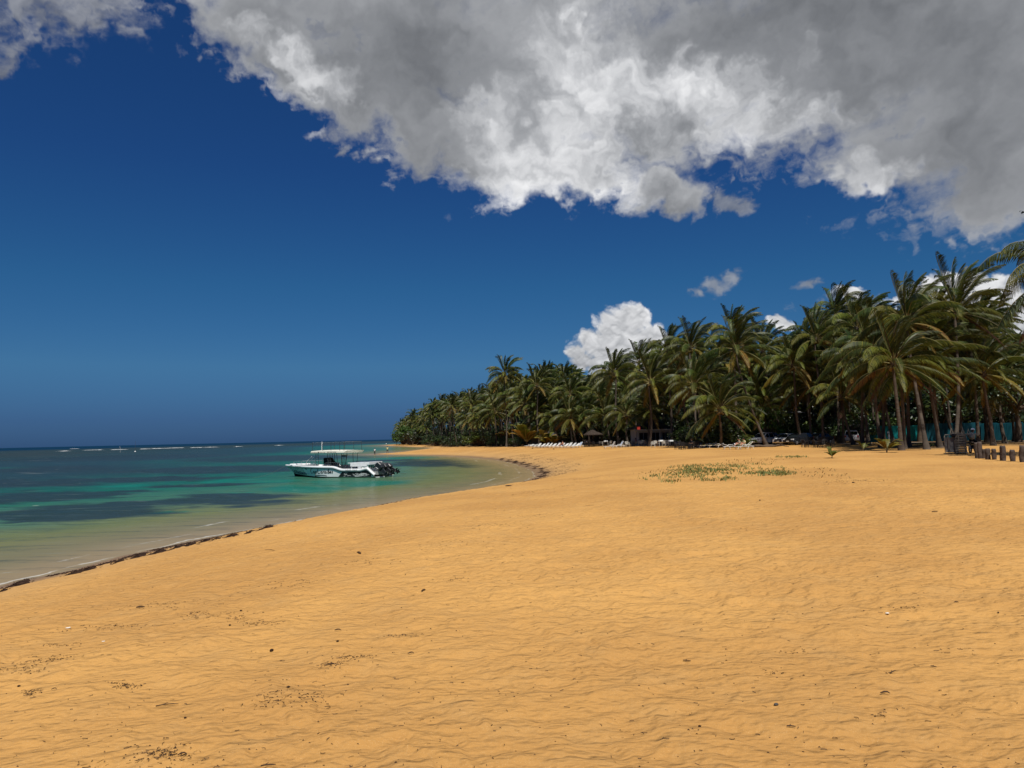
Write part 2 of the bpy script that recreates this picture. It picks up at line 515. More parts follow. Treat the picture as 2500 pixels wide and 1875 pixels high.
# tree line of the grove: photo column -> forward distance of its first trees
TL = [(960, 455), (1000, 425), (1050, 335), (1100, 262), (1130, 235), (1200, 182), (1280, 152), (1330, 142), (1420, 132), (1450, 126), (1550, 113), (1650, 102), (1735, 88),
      (1870, 100), (1960, 97), (2050, 86), (2151, 74), (2201, 62), (2300, 60), (2411, 70), (2500, 62), (2900, 50)]
def tree_line(px): return float(np.interp(px, [a for a, b in TL], [b for a, b in TL]))

def sand_attrs(X, Y):
    d = coast_dist(X, Y)
    px = CX + F_PX * X / np.maximum(Y, 1.0)
    tl = np.interp(px, [a for a, b in TL], [b for a, b in TL])
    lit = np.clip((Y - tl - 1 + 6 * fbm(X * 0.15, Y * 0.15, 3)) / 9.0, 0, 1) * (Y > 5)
    return {'inland': np.clip(d, -50, 200), 'litter': lit}

def sand_z(X, Y, at):
    z = ground_z(X, Y)
    d = at['inland']
    r = np.sqrt(X ** 2 + Y ** 2)
    amp = np.clip((d - 0.8) / 4.0, 0, 1) * np.clip((70 - r) / 35, 0, 1)
    return z + relief(X, Y) * amp

def nodes_of(m): return m.node_tree.nodes, m.node_tree.links

def sand_material():
    m = bpy.data.materials.new('beach_sand'); m.use_nodes = True
    N, L = nodes_of(m); p = N['Principled BSDF']
    geo = N.new('ShaderNodeNewGeometry')
    def noise(scale, det=4, rough=0.55, vec=None, out='Fac'):
        n = N.new('ShaderNodeTexNoise'); n.inputs['Scale'].default_value = scale
        n.inputs['Detail'].default_value = det; n.inputs['Roughness'].default_value = rough
        L.new(vec if vec is not None else geo.outputs['Position'], n.inputs['Vector']); return n.outputs[out]
    def mr(v, a, b, c=0.0, d=1.0):
        n = N.new('ShaderNodeMapRange'); n.interpolation_type = 'SMOOTHSTEP'; L.new(v, n.inputs['Value'])
        for k, x in zip(('From Min', 'From Max', 'To Min', 'To Max'), (a, b, c, d)): n.inputs[k].default_value = x
        return n.outputs[0]
    def mth(op, a, b):
        n = N.new('ShaderNodeMath'); n.operation = op
        for i, v in enumerate((a, b)):
            if isinstance(v, (int, float)): n.inputs[i].default_value = v
            else: L.new(v, n.inputs[i])
        return n.outputs[0]
    def mix(f, a, b):
        n = N.new('ShaderNodeMix'); n.data_type = 'RGBA'
        L.new(f, n.inputs['Factor'])
        for k, v in (('A', a), ('B', b)):
            if isinstance(v, tuple): n.inputs[k].default_value = (*v, 1)
            else: L.new(v, n.inputs[k])
        return n.outputs['Result']
    c = mix(mr(noise(0.22, 5), 0.35, 0.65), SAND_A, SAND_B)
    c = mix(mth('MULTIPLY', mr(noise(1.7, 6, 0.65), 0.45, 0.7), 0.35), c, (0.45, 0.265, 0.098))
    # grains
    g = noise(260.0, 2, 0.6)
    c = mix(mth('MULTIPLY', mr(g, 0.56, 0.68), 0.45), c, (0.27, 0.145, 0.055))
    c = mix(mth('MULTIPLY', mr(noise(190.0, 2, 0.5), 0.62, 0.72), 0.5), c, (0.80, 0.60, 0.33))
    # dark organic crumbs blown into drifts
    sep = N.new('ShaderNodeAttribute'); sep.attribute_name = 'inland'
    inl = sep.outputs['Fac']
    cr = noise(34.0, 3, 0.75)
    drift = mr(noise(0.55, 5, 0.65), 0.50, 0.66)
    c = mix(mth('MULTIPLY', mth('MULTIPLY', mr(cr, 0.65, 0.69), drift), 0.6), c, (0.10, 0.055, 0.035))
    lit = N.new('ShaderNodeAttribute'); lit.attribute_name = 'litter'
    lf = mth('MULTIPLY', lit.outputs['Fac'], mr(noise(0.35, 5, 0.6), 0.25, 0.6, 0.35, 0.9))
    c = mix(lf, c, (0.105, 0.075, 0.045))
    # wet rim at the waterline
    wetn = mth('ADD', inl, mth('MULTIPLY', mth('SUBTRACT', noise(0.35, 4), 0.5), 1.4))
    dry = mr(wetn, 0.2, 2.4)
    wet = mth('SUBTRACT', 1.0, dry)
    paler = mth('MULTIPLY', mr(wetn, 1.2, 7.0, 1.0, 0.0), 0.45)
    c = mix(paler, c, (0.47, 0.30, 0.135))
    c = mix(mth('MULTIPLY', wet, 0.9), c, (0.20, 0.125, 0.062))
    L.new(c, p.inputs['Base Color'])
    rg = mr(wet, 0.0, 1.0, 0.95, 0.35); L.new(rg, p.inputs['Roughness'])
    p.inputs['Specular IOR Level'].default_value = 0.12
    # relief
    mp = N.new('ShaderNodeMapping'); mp.inputs['Scale'].default_value = (1.0, 1.45, 1.0); L.new(geo.outputs['Position'], mp.inputs['Vector'])
    h = mth('ADD', mth('MULTIPLY', noise(5.0, 2, 0.42, mp.outputs[0]), 1.0), mth('MULTIPLY', noise(13.0, 1.5, 0.45, mp.outputs[0]), 0.34))
    b1 = N.new('ShaderNodeBump'); b1.inputs['Strength'].default_value = 0.9; b1.inputs['Distance'].default_value = 0.085
    L.new(h, b1.inputs['Height'])
    b2 = N.new('ShaderNodeBump'); b2.inputs['Strength'].default_value = 0.5; b2.inputs['Distance'].default_value = 0.004
    L.new(g, b2.inputs['Height']); L.new(b1.outputs[0], b2.inputs['Normal'])
    L.new(b2.outputs[0], p.inputs['Normal'])
    return m
SAND_A = (0.550, 0.298, 0.088)
SAND_B = (0.455, 0.238, 0.070)
rs, an = polar(1.2, 9000, 32, 0.0085, 0.022, 620)
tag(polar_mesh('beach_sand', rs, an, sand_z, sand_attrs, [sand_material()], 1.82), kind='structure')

# ------------------------------------------------------------------ the sea
def world_blob(px, py, rx, ry):
    c = at_z(px, py); a = at_z(px + rx, py - 0.022 * rx); b = at_z(px, py - ry); e = at_z(px, py + ry)
    return c[0], c[1], abs(a[0] - c[0]), abs(b[1] - c[1]), abs(c[1] - e[1]), c[0] / c[1]

weed_px = [(330, 1235, 330, 9), (520, 1215, 150, 8), (100, 1262, 210, 14), (120, 1245, 180, 10), (60, 1215, 200, 14), (1075, 1131, 130, 9), (1190, 1136, 60, 4),
           (60, 1180, 160, 12), (480, 1185, 160, 5), (300, 1170, 300, 6), (520, 1147, 330, 9), (120, 1145, 200, 8), (640, 1120, 240, 8), (300, 1118, 300, 7),
           (780, 1163, 60, 2), (960, 1124, 90, 3), (420, 1225, 110, 5), (240, 1205, 130, 5)]
sandy_px = [(270, 1187, 100, 4.5), (220, 1208, 60, 4), (560, 1172, 90, 3), (700, 1195, 110, 10), (640, 1178, 110, 5), (30, 1143, 60, 3), (290, 1255, 90, 3), (780, 1180, 80, 6),
            (900, 1180, 120, 10), (980, 1118, 90, 3.5), (560, 1205, 60, 2)]
WB = [world_blob(*b) for b in weed_px]; SB = [world_blob(*b) for b in sandy_px]

def blobs(X, Y, B):
    best = np.zeros_like(X)
    for cx, cy, rx, ru, rd, sl in B:
        dy = Y - cy; dx = X - cx - dy * sl
        v = 1.25 - np.sqrt((dx / rx) ** 2 + np.where(dy > 0, dy / ru, dy / rd) ** 2)
        best = np.maximum(best, v)
    return best

def sea_attrs(X, Y):
    d = -coast_dist(X, Y)
    r = np.sqrt(X ** 2 + Y ** 2) + 1
    near = r < 900
    Xn, Yn = X[near], Y[near]
    s = 26.0 / np.clip(r[near], 26, 400)
    wx = Xn + 5 * fbm(Xn * 0.05, Yn * 0.05, 4); wy = Yn + 7 * fbm(Xn * 0.06 + 40, Yn * 0.05, 4) + 2.2 * fbm(Xn * 0.4, Yn * 0.4, 3)
    weed = np.zeros_like(X); sand = np.zeros_like(X)
    weed[near] = blobs(wx, wy, WB); sand[near] = blobs(wx, wy, SB)
    return {'offshore': np.clip(d, -5, 5000), 'weed': weed, 'clear': sand}

def sea_z(X, Y, at):
    d = at['offshore']; r = np.sqrt(X ** 2 + Y ** 2)
    w = 0.035 * np.sin(Y * 0.9 + 1.8 * fbm(X * 0.1, Y * 0.1, 2) + X * 0.35) + 0.10 * fbm(X * 0.35, Y * 0.8, 3)
    return w * np.clip(d / 12, 0.08, 1) * np.clip(1 - r / 400, 0, 1)

def sea_material():
    m = bpy.data.materials.new('sea_water'); m.use_nodes = True
    N, L = nodes_of(m); p = N['Principled BSDF']
    geo = N.new('ShaderNodeNewGeometry')
    def attr(n):
        a = N.new('ShaderNodeAttribute'); a.attribute_name = n; return a.outputs['Fac']
    def mapping(sx, sy, rz=0.0):
        mp = N.new('ShaderNodeMapping'); mp.inputs['Scale'].default_value = (sx, sy, 1); mp.inputs['Rotation'].default_value = (0, 0, rz)
        L.new(geo.outputs['Position'], mp.inputs['Vector']); return mp.outputs[0]
    def noise(scale, det=4, rough=0.55, vec=None):
        n = N.new('ShaderNodeTexNoise'); n.inputs['Scale'].default_value = scale
        n.inputs['Detail'].default_value = det; n.inputs['Roughness'].default_value = rough
        L.new(vec if vec is not None else geo.outputs['Position'], n.inputs['Vector']); return n.outputs['Fac']
    def mr(v, a, b, c=0.0, d=1.0):
        n = N.new('ShaderNodeMapRange'); n.interpolation_type = 'SMOOTHSTEP'; L.new(v, n.inputs['Value'])
        for k, x in zip(('From Min', 'From Max', 'To Min', 'To Max'), (a, b, c, d)): n.inputs[k].default_value = x
        return n.outputs[0]
    def mth(op, a, b):
        n = N.new('ShaderNodeMath'); n.operation = op
        for i, v in enumerate((a, b)):
            if isinstance(v, (int, float)): n.inputs[i].default_value = v
            else: L.new(v, n.inputs[i])
        return n.outputs[0]
    def mix(f, a, b):
        n = N.new('ShaderNodeMix'); n.data_type = 'RGBA'
        if isinstance(f, float): n.inputs['Factor'].default_value = f
        else: L.new(f, n.inputs['Factor'])
        for k, v in (('A', a), ('B', b)):
            if isinstance(v, tuple): n.inputs[k].default_value = (*v, 1)
            else: L.new(v, n.inputs[k])
        return n.outputs['Result']
    off = attr('offshore')
    band = mapping(0.05, 0.16)
    offn = mth('ADD', off, mth('MULTIPLY', mth('SUBTRACT', noise(1.0, 5, 0.6, band), 0.5), mr(off, 0, 14, 0.3, 9.0)))
    # water over sand, shallow to deep
    c = mix(mr(offn, 0.3, 4.0), (0.255, 0.190, 0.098), (0.175, 0.152, 0.070))
    c = mix(mr(offn, 3.0, 9.0), c, (0.135, 0.150, 0.050))
    c = mix(mr(offn, 7.0, 17.0), c, (0.050, 0.130, 0.080))
    c = mix(mr(offn, 14.0, 34.0), c, (0.008, 0.104, 0.068))
    c = mix(mr(offn, 26.0, 62.0), c, (0.016, 0.038, 0.042))
    reef = mr(noise(1.0, 5, 0.6, mapping(0.012, 0.03)), 0.40, 0.62)
    c = mix(mth('MULTIPLY', mth('MULTIPLY', reef, mr(offn, 60.0, 160.0)), 0.7), c, (0.036, 0.040, 0.038))
    c = mix(mth('MULTIPLY', mr(mth('ADD', attr('clear'), mth('MULTIPLY', mth('SUBTRACT', noise(1.0, 5, 0.65, mapping(0.10, 0.45)), 0.5), 0.8)), 0.1, 0.8), 0.85), c, (0.006, 0.135, 0.095))
    wn = mth('ADD', attr('weed'), mth('MULTIPLY', mth('SUBTRACT', noise(1.0, 6, 0.7, mapping(0.22, 0.8)), 0.5), 1.7))
    weedf = mth('MULTIPLY', mr(wn, 0.02, 0.55), mr(offn, 3.0, 9.0))
    c = mix(mth('MULTIPLY', weedf, 0.92), c, (0.018, 0.030, 0.032))
    c = mix(mr(off, 350.0, 900.0), c, (0.003, 0.022, 0.050))
    # streaks from wind and suspended sand
    st = noise(1.0, 7, 0.7, mapping(0.25, 1.3, 0.05))
    c = mix(mth('MULTIPLY', mth('MULTIPLY', mr(st, 0.54, 0.75), 0.30), mr(off, 700.0, 250.0)), c, (0.22, 0.27, 0.22))
    c = mix(mth('MULTIPLY', mr(st, 0.48, 0.32), 0.5), c, (0.008, 0.03, 0.035))
    # foam at the lip, along two small spilling lines, and whitecaps on the reef
    lip = mth('ADD', off, mth('MULTIPLY', mth('SUBTRACT', noise(0.6, 5, 0.6), 0.5), 0.9))
    def line(c0, w):
        a = mth('ABSOLUTE', mth('SUBTRACT', lip, c0), 0.0)
        return mr(a, w, w * 0.25)
    frag = mr(noise(2.6, 6, 0.7), 0.42, 0.58)
    foam_glint = mth('MULTIPLY', mth('MULTIPLY', line(0.12, 0.10), 0.6), mr(noise(0.45, 5, 0.65), 0.42, 0.62))
    far_lip = mth('ADD', off, mth('MULTIPLY', mth('SUBTRACT', noise(0.11, 5, 0.6), 0.5), 1.3))
    a2 = mth('ABSOLUTE', mth('SUBTRACT', far_lip, 1.5), 0.0)
    foam_glint = mth('MAXIMUM', foam_glint, mth('MULTIPLY', mth('MULTIPLY', mr(a2, 0.14, 0.04), mr(noise(0.16, 3), 0.45, 0.56)), mth('MULTIPLY', frag, 0.4)))
    a3 = mth('ABSOLUTE', mth('SUBTRACT', far_lip, 3.4), 0.0)
    foam_glint = mth('MAXIMUM', foam_glint, mth('MULTIPLY', mth('MULTIPLY', mr(a3, 0.22, 0.05), mr(noise(0.13, 3, 0.5, mapping(1, 1, 0.7)), 0.56, 0.62)), mth('MULTIPLY', frag, 0.5)))
    caps = mth('MULTIPLY', mr(noise(1.0, 3, 0.5, mapping(0.035, 0.5)), 0.69, 0.72), mr(off, 25.0, 90.0))
    caps = mth('MULTIPLY', caps, mr(off, 700.0, 300.0))
    foam_glint = mth('MAXIMUM', foam_glint, mth('MULTIPLY', caps, 0.35))
    glint = mth('MULTIPLY', mr(noise(1.0, 2, 0.5, mapping(0.6, 1.5, 0.4)), 0.765, 0.80), mr(off, 5.0, 25.0, 0.0, 0.55))  # sun glints painted as pale flecks into the water colour
    foam_glint = mth('MAXIMUM', foam_glint, glint)
    c = mix(foam_glint, c, (0.62, 0.60, 0.54))
    L.new(c, p.inputs['Base Color'])
    L.new(mr(off, 1.0, 200.0, 0.10, 0.32), p.inputs['Roughness'])
    p.inputs['IOR'].default_value = 1.33
    L.new(mr(off, 150.0, 1500.0, 0.08, 0.03), p.inputs['Specular IOR Level'])
    h = mth('ADD', mth('MULTIPLY', noise(1.0, 5, 0.6, mapping(0.9, 2.2, 0.08)), 1.0), mth('MULTIPLY', noise(1.0, 4, 0.6, mapping(4.0, 8.0, -0.1)), 0.25))
    b1 = N.new('ShaderNodeBump'); b1.inputs['Distance'].default_value = 0.22
    L.new(mr(off, 0.0, 25.0, 0.12, 0.75), b1.inputs['Strength'])
    L.new(h, b1.inputs['Height']); L.new(b1.outputs[0], p.inputs['Normal'])
    df = N.new('ShaderNodeBsdfDiffuse'); L.new(c, df.inputs['Color'])          # wave faces turned towards the eye show the water's own colour
    ms = N.new('ShaderNodeMixShader'); ms.inputs[0].default_value = 0.5
    L.new(p.outputs[0], ms.inputs[1]); L.new(df.outputs[0], ms.inputs[2]); L.new(ms.outputs[0], N['Material Output'].inputs['Surface'])
    return m
rs, an = polar(8.0, 22000, 400, 0.014, 0.05, 520)
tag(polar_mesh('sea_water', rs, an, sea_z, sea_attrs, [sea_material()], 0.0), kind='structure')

# breakers on the outer reef: low curling ridges of foam
foam_m = MAT('breaker_foam', (0.78, 0.80, 0.80), 0.8, 0.1, var=0.12, vscale=1.5)
for bx0, bx1, by in ((212, 258, 1099.0), (265, 303, 1098.2), (340, 363, 1096.4), (366, 404, 1095.4), (412, 452, 1094.0), (468, 492, 1093.0), (496, 530, 1092.2), (144, 168, 1101.5), (172, 190, 1095.7), (672, 690, 1087.5), (572, 588, 1090.5)):
    a = at_z(bx0, by); b = at_z(bx1, by - 0.022 * (bx1 - bx0))
    mb = MB(); n = 26
    prof = [(-2.2, -0.05), (-1.0, 0.35), (0.2, 0.6), (1.2, 0.4), (2.6, -0.05)]
    ring = []; near_ = a[1] < 100
    for i in range(n + 1):
        t = i / n
        s_ = math.sin(PI * t) ** 0.5 * (0.55 + 0.6 * random.random())
        x = a[0] + (b[0] - a[0]) * t; y = a[1] + (b[1] - a[1]) * t + (0.15 if near_ else 5) * math.sin(t * 7 + bx0)
        ring.append([(x, y + py_ * (.12 if near_ else 1.5), max(-0.05, pz * s_ * (.4 if near_ else 1) * (0.36 if a[1] > 400 else 0.3))) for py_, pz in prof])
    vs = [p_ for r_ in ring for p_ in r_]
    fs = [(i * 5 + k, i * 5 + k + 1, (i + 1) * 5 + k + 1, (i + 1) * 5 + k) for i in range(n) for k in range(4)]
    mb.add(vs, fs, 0, True)
    o = mb.build('breaker', foam_m)
    tag(o, 'white line of surf breaking on the outer reef near the horizon', 'wave', 'breakers on the outer reef')
# ------------------------------------------------------------------ palms
WIND = Vector((1.0, -0.22, 0.0)).normalized()
leaf_mats = [MAT('frond_green', (0.042, 0.064, 0.011), 0.45, 0.25, transl=0.22, randval=0.3, var=0.25, vscale=1.2),
             MAT('frond_olive', (0.105, 0.118, 0.014), 0.5, 0.25, transl=0.25, randval=0.25, var=0.25, vscale=1.2),
             MAT('frond_yellow', (0.210, 0.145, 0.018), 0.55, 0.3, transl=0.28, randval=0.25, var=0.3, vscale=1.2),
             MAT('frond_brown', (0.075, 0.042, 0.020), 0.8, 0.15, transl=0.15, randval=0.3, var=0.3, vscale=1.5),
             MAT('frond_deep', (0.020, 0.034, 0.007), 0.45, 0.25, transl=0.18, randval=0.3, var=0.25, vscale=1.2)]
rib_mat = MAT('frond_rib', (0.26, 0.22, 0.08), 0.5, 0.3)

def trunk_material():
    m = MAT('palm_bark', (0.082, 0.065, 0.050), 0.9, 0.15, var=0.35, vscale=1.6)
    N, L = nodes_of(m); p = N['Principled BSDF']
    tc = N.new('ShaderNodeTexCoord')
    mp = N.new('ShaderNodeMapping'); mp.inputs['Scale'].default_value = (1.2, 1.2, 9.0); L.new(tc.outputs['Object'], mp.inputs['Vector'])
    nz = N.new('ShaderNodeTexNoise'); nz.inputs['Scale'].default_value = 1.0; nz.inputs['Detail'].default_value = 4; L.new(mp.outputs[0], nz.inputs['Vector'])
    b = N.new('ShaderNodeBump'); b.inputs['Distance'].default_value = 0.05; b.inputs['Strength'].default_value = 0.9
    L.new(nz.outputs['Fac'], b.inputs['Height']); L.new(b.outputs[0], p.inputs['Normal'])
    return m
bark = trunk_material()
nut_mat = MAT('coconut', (0.16, 0.12, 0.03), 0.5, 0.3, randval=0.2)

RINGS = [  # elevation at the base, droop, length factor, materials by choice
    (84, 0.55, 0.86, (0, 4)), (66, 0.90, 1.0, (4, 0)), (44, 1.25, 1.04, (0, 0, 1)), (20, 1.35, 1.04, (1, 0, 1)), (-8, 1.1, 0.98, (1, 0, 2, 1)), (-42, 0.7, 0.86, (2, 3, 2))]

def frond_mesh(mb, az, el, droop, Lr, lod, rng, mi, origin=(0, 0, 0), wind=1.0):
    """one feather leaf: curved rib with narrow leaflets hanging off both sides"""
    nseg = 11
    d = Vector((math.sin(az) * math.cos(el), math.cos(az) * math.cos(el), math.sin(el)))
    pts = [Vector(origin)]; tans = []
    ds = Lr / nseg
    for i in range(nseg):
        s = (i + 0.5) / nseg
        dd = d + Vector((0, 0, -1)) * droop * (s ** 1.7) * 1.15 + WIND * wind * (0.08 + 0.42 * s ** 1.3) * (0.75 if el > 0.9 else 0.45)
        dd.normalize(); tans.append(dd)
        pts.append(pts[-1] + dd * ds)
    tans.append(tans[-1])
    rad = [0.045 * (1 - 0.85 * i / nseg) * Lr / 5 for i in range(nseg + 1)]
    mb.tube(pts, rad, 3, 5 if mi < 3 else 3, caps=False)
    n = 54 if lod == 0 else 25
    wid = 0.066 if lod == 0 else 0.16
    twist = rng.uniform(-0.5, 0.5)
    for k in range(n):
        s = 0.14 + 0.86 * (k + 0.5) / n
        f = s * nseg; i = min(int(f), nseg - 1); t = f - i
        p = pts[i].lerp(pts[i + 1], t); T = tans[i].lerp(tans[min(i + 1, nseg)], t).normalized()
        side0 = T.cross(Vector((0, 0, 1)))
        if side0.length < 0.15: side0 = Vector((math.cos(az), -math.sin(az), 0))
        side0.normalize()
        up = side0.cross(T).normalized()
        ll = Lr * 0.215 * (math.sin(PI * min(1, (s - 0.05)) ** 0.85) ** 0.55) * (1.0 if s < 0.75 else 1 - (s - 0.75) * 1.5)
        for sg in (-1, 1):
            if rng.random() < (0.04 if mi < 3 else 0.25): continue
            l = ll * rng.uniform(0.85, 1.12)
            sd_ = side0 * sg
            lift = 0.18 + twist * sg * 0.35
            vz = max(0.0, T.z); gv = 1 - 0.85 * vz
            a = (sd_ * (0.85 - 0.4 * vz) + T * (0.45 + 0.5 * s + 0.5 * vz) + up * lift * gv + WIND * 0.30 * wind + Vector((0, 0, -0.25 * gv))).normalized()
            b = (sd_ * 0.35 + T * (0.65 + 0.5 * vz) + WIND * 0.42 * wind + Vector((0, 0, -0.85 * gv))).normalized()
            c = (b * 0.6 + Vector((0, 0, -0.5 * gv)) + Vector((rng.uniform(-.12, .12), rng.uniform(-.12, .12), 0))).normalized()
            q1 = p + a * l * 0.36; q2 = q1 + b * l * 0.36; q3 = q2 + c * l * 0.30
            w = T * wid * 0.5 * Lr / 5
            mb.add([p - w * 0.6, p + w * 0.6, q1 + w, q1 - w, q2 + w * 0.8, q2 - w * 0.8, q3], [(0, 1, 2, 3), (3, 2, 4, 5), (5, 4, 6)], (mi if rng.random() < .62 else rng.choice((0, 1, 4, 4)) if mi < 2 or mi == 4 else rng.choice((mi, 1, 3))), False)

NAZ = 12
frond_lib = {}
_r2 = random.Random(11)
for ri, (e0, dr, lf, ms) in enumerate(RINGS):
    for a in range(NAZ):
        for lod in (0,):
            mb = MB()
            mi = ms[a % len(ms)]
            frond_mesh(mb, 2 * PI * (a + _r2.uniform(-0.3, 0.3)) / NAZ, math.radians(e0 + _r2.uniform(-7, 7)), dr * _r2.uniform(0.85, 1.2), 5.0 * lf * _r2.uniform(0.92, 1.06), lod, _r2, mi)
            frond_lib[(ri, a)] = mb.mesh('frond', leaf_mats + [rib_mat])

def crown_plan(rng, dead=True):
    plan = []
    for ri, n in enumerate((6, 9, 8, 7, 6, 2)):
        off = rng.random() * NAZ
        for k in range(n):
            plan.append((ri, int(off + k * NAZ / n + rng.uniform(-0.4, 0.4)) % NAZ))
    return plan

crown_lib = []
for i in range(7):
    rr = random.Random(100 + i); mb = MB()
    for ri, a in crown_plan(rr):
        e0, dr, lf, ms = RINGS[ri]
        frond_mesh(mb, 2 * PI * (a + rr.uniform(-0.5, 0.5)) / NAZ, math.radians(e0 + rr.uniform(-9, 9)), dr * rr.uniform(0.85, 1.2), 5.0 * lf * rr.uniform(0.85, 1.06), 1, rr, rr.choice(ms))
    crown_lib.append(mb.mesh('crown', leaf_mats + [rib_mat]))
mb = MB()
for k in range(9):
    a = k * 2.4; mb.ball((0.3 * math.cos(a), 0.3 * math.sin(a), -0.35 - 0.06 * (k % 4)), 0.13, 7, 5)
for k in range(7):
    a = k * 0.9; mb.tube([(0, 0, -0.05), (0.25 * math.cos(a), 0.25 * math.sin(a), 0.05), (0.42 * math.cos(a), 0.42 * math.sin(a), -0.5)], [0.03, 0.02, 0.008], 3)
nuts_mesh = mb.mesh('coconut_cluster', nut_mat)

def trunk_mb(base, crown, r0=0.17, r1=0.11, rng=random):
    """base at the origin, crown offset given; sweeps out first and then rises"""
    mb = MB(); n = 14
    c = Vector(crown); pts = []; rad = []
    bx = rng.uniform(-0.25, 0.25)
    for i in range(n + 1):
        t = i / n
        h = Vector((c.x, c.y, 0)) * (t ** 0.85 + 0.35 * math.sin(PI * t) * 0.35) + Vector((bx * math.sin(PI * t * 1.5), bx * 0.6 * math.sin(PI * t * 1.2), 0))
        pts.append(h + Vector((0, 0, c.z * t)))
        rad.append((r0 * (1 - t) + r1 * t) * (1 + 1.15 * math.exp(-t * c.z / 0.45)) * (1 + 0.05 * (i % 2)))
    pts[0] = Vector((0, 0, -0.25)); pts[-1] = c
    mb.tube(pts, rad, 9)
    # crown shaft fibres
    mb.ball((c.x, c.y, c.z - 0.05), 0.26, 8, 5, 0, (1, 1, 1.5))
    return mb

_pr = random.Random(5)
def palm(base, crown, label, group, detail=True, scale=1.0, cat='palm tree'):
    root = thing('palm_tree', label, cat, tuple(base), 0.0, group)
    off = Vector(crown) - Vector(base)
    trunk_mb(base, off, 0.17 * (0.8 + 0.2 * scale), 0.11, _pr).build('trunk', bark, root)
    if detail:
        for ri, a in crown_plan(_pr):
            o = link('frond', frond_lib[(ri, a)], root, off + Vector((_pr.uniform(-.08, .08), _pr.uniform(-.08, .08), 0.12 - 0.05 * ri)), _pr.uniform(-0.24, 0.24))
            s = scale * _pr.uniform(0.92, 1.14); o.scale = (s, s, s)
        link('coconut_cluster', nuts_mesh, root, off, _pr.uniform(0, 6))
    else:
        o = link('crown', crown_lib[_pr.randrange(len(crown_lib))], root, off, _pr.uniform(-0.45, 0.45))
        s = scale * _pr.uniform(1.0, 1.2); o.scale = (s, s, s * _pr.uniform(0.95, 1.1))
    return root

G = 'coconut palms of the beach grove'
# crown heart (photo px), foot px, depth change of the crown, size, label
heroes = [
    ((2182, 880), (2201, 1100), -1.0, 0.98, 'broad coconut palm whose slanting trunk stands in front of the lit turquoise fence'),
    ((2275, 858), (2292, 1090), 0, 1.06, 'wide coconut palm with hanging fronds left of the sunbed stack'),
    ((2340, 835), (2348, 1084), 0, 1.10, 'tall coconut palm with an upright trunk directly behind the stack of sunbeds'),
    ((2402, 905), (2425, 1088), 0, 0.92, 'low coconut palm whose leaning bare trunk stands before the shaded turquoise fence by the posts'),
    ((2128, 850), (2151, 1092), 0, 1.0, 'coconut palm with a slim straight trunk left of the turquoise fence panels'),
    ((2092, 775), (2120, 1086), 6, 1.05, 'tallest coconut palm above the brown hut, its crown tip against blue sky'),
    ((2215, 760), (2262, 1080), 8, 1.05, 'tall coconut palm behind the fence end whose trunk bends low to the ground'),
    ((2335, 735), (2330, 1078), 9, 1.1, 'highest coconut palm of the grove with spiky fronds against the white cloud'),
    ((1935, 885), (1958, 1086), 0, 1.0, 'coconut palm whose trunk crosses the black parked car'),
    ((1992, 800), (2010, 1086), 6, 1.0, 'coconut palm above the parked cars with a pale split trunk'),
    ((1862, 850), (1919, 1068), 6, 1.0, 'coconut palm whose long trunk leans left behind the silver car'),
    ((1797, 845), (1874, 1090), 0, 1.02, 'coconut palm with the longest bare leaning trunk, its foot at the silver car'),
    ((1790, 812), (1800, 1080), 16, 1.0, 'tall coconut palm standing clear above its neighbours behind the pair of cream loungers'),
    ((1694, 935), (1738, 1092), 0, 1.0, 'low wide coconut palm with yellow hanging fronds beside the orange lounger'),
    ((1686, 842), (1700, 1080), 16, 0.95, 'tall coconut palm rising behind the blue lounger'),
    ((1588, 925), (1585, 1090), 0, 1.0, 'coconut palm standing in the terrace chairs before the white building'),
    ((1630, 850), (1640, 1082), 14, 0.95, 'coconut palm with dark upright fronds beside the cumulus cloud'),
    ((1560, 880), (1548, 1086), 8, 1.0, 'broad coconut palm above the red lantern'),
    ((1500, 905), (1512, 1082), 5, 1.0, 'coconut palm above the dark thatched parasol'),
    ((1418, 960), (1425, 1086), 3, 0.95, 'coconut palm with drooping yellowish fronds above the blue end lounger of the row'),
    ((1310, 935), (1318, 1080), 6, 0.95, 'coconut palm over the grey roofed hut behind the white sunbeds'),
    ((1152, 985), (1168, 1082), 0, 1.0, 'coconut palm with two long lit fronds above the round shrub on the far beach'),
    ((1103, 985), (1118, 1086), 0, 0.95, 'coconut palm whose foot stands on the far sand near the seaward end'),
    ((1232, 905), (1236, 1078), 8, 1.05, 'tall dark coconut palm crowning the middle of the far grove'),
    ((2040, 740), (2048, 1082), 16, 1.05, 'coconut palm partly hidden behind the tall palm over the hut'),
]
def foot(px, py):
    p = hit(px, py)
    return p
occupied = []
for (cp, fp, dd, sc, lab) in heroes:
    b = foot(*fp)
    lim = tree_line(fp[0]) + 18
    if b.y > lim or b.y < tree_line(fp[0]) * 0.75:
        d = ray(*fp); y = tree_line(fp[0]) + (4 if b.y > lim else 0)
        x = d[0] / d[1] * y; b = Vector((x, y, gz(x, y)))
    c = at_depth(cp[0], cp[1] + (28 if cp[1] < 820 and cp[0] > 1900 else 8), b.y + dd * 0.3)
    palm(b, c, lab, G, True, sc)
    occupied.append((b.x, b.y, 2.2))

# palm at the edge of the frame, nearer than the rest
b = Vector((33.2, 42.5, 0)); b.z = gz(b.x, b.y)
palm(b, at_depth(2600, 668, 43.0), 'nearest coconut palm, its crown cut by the edge of the photo above the last post', G, True, 1.0)

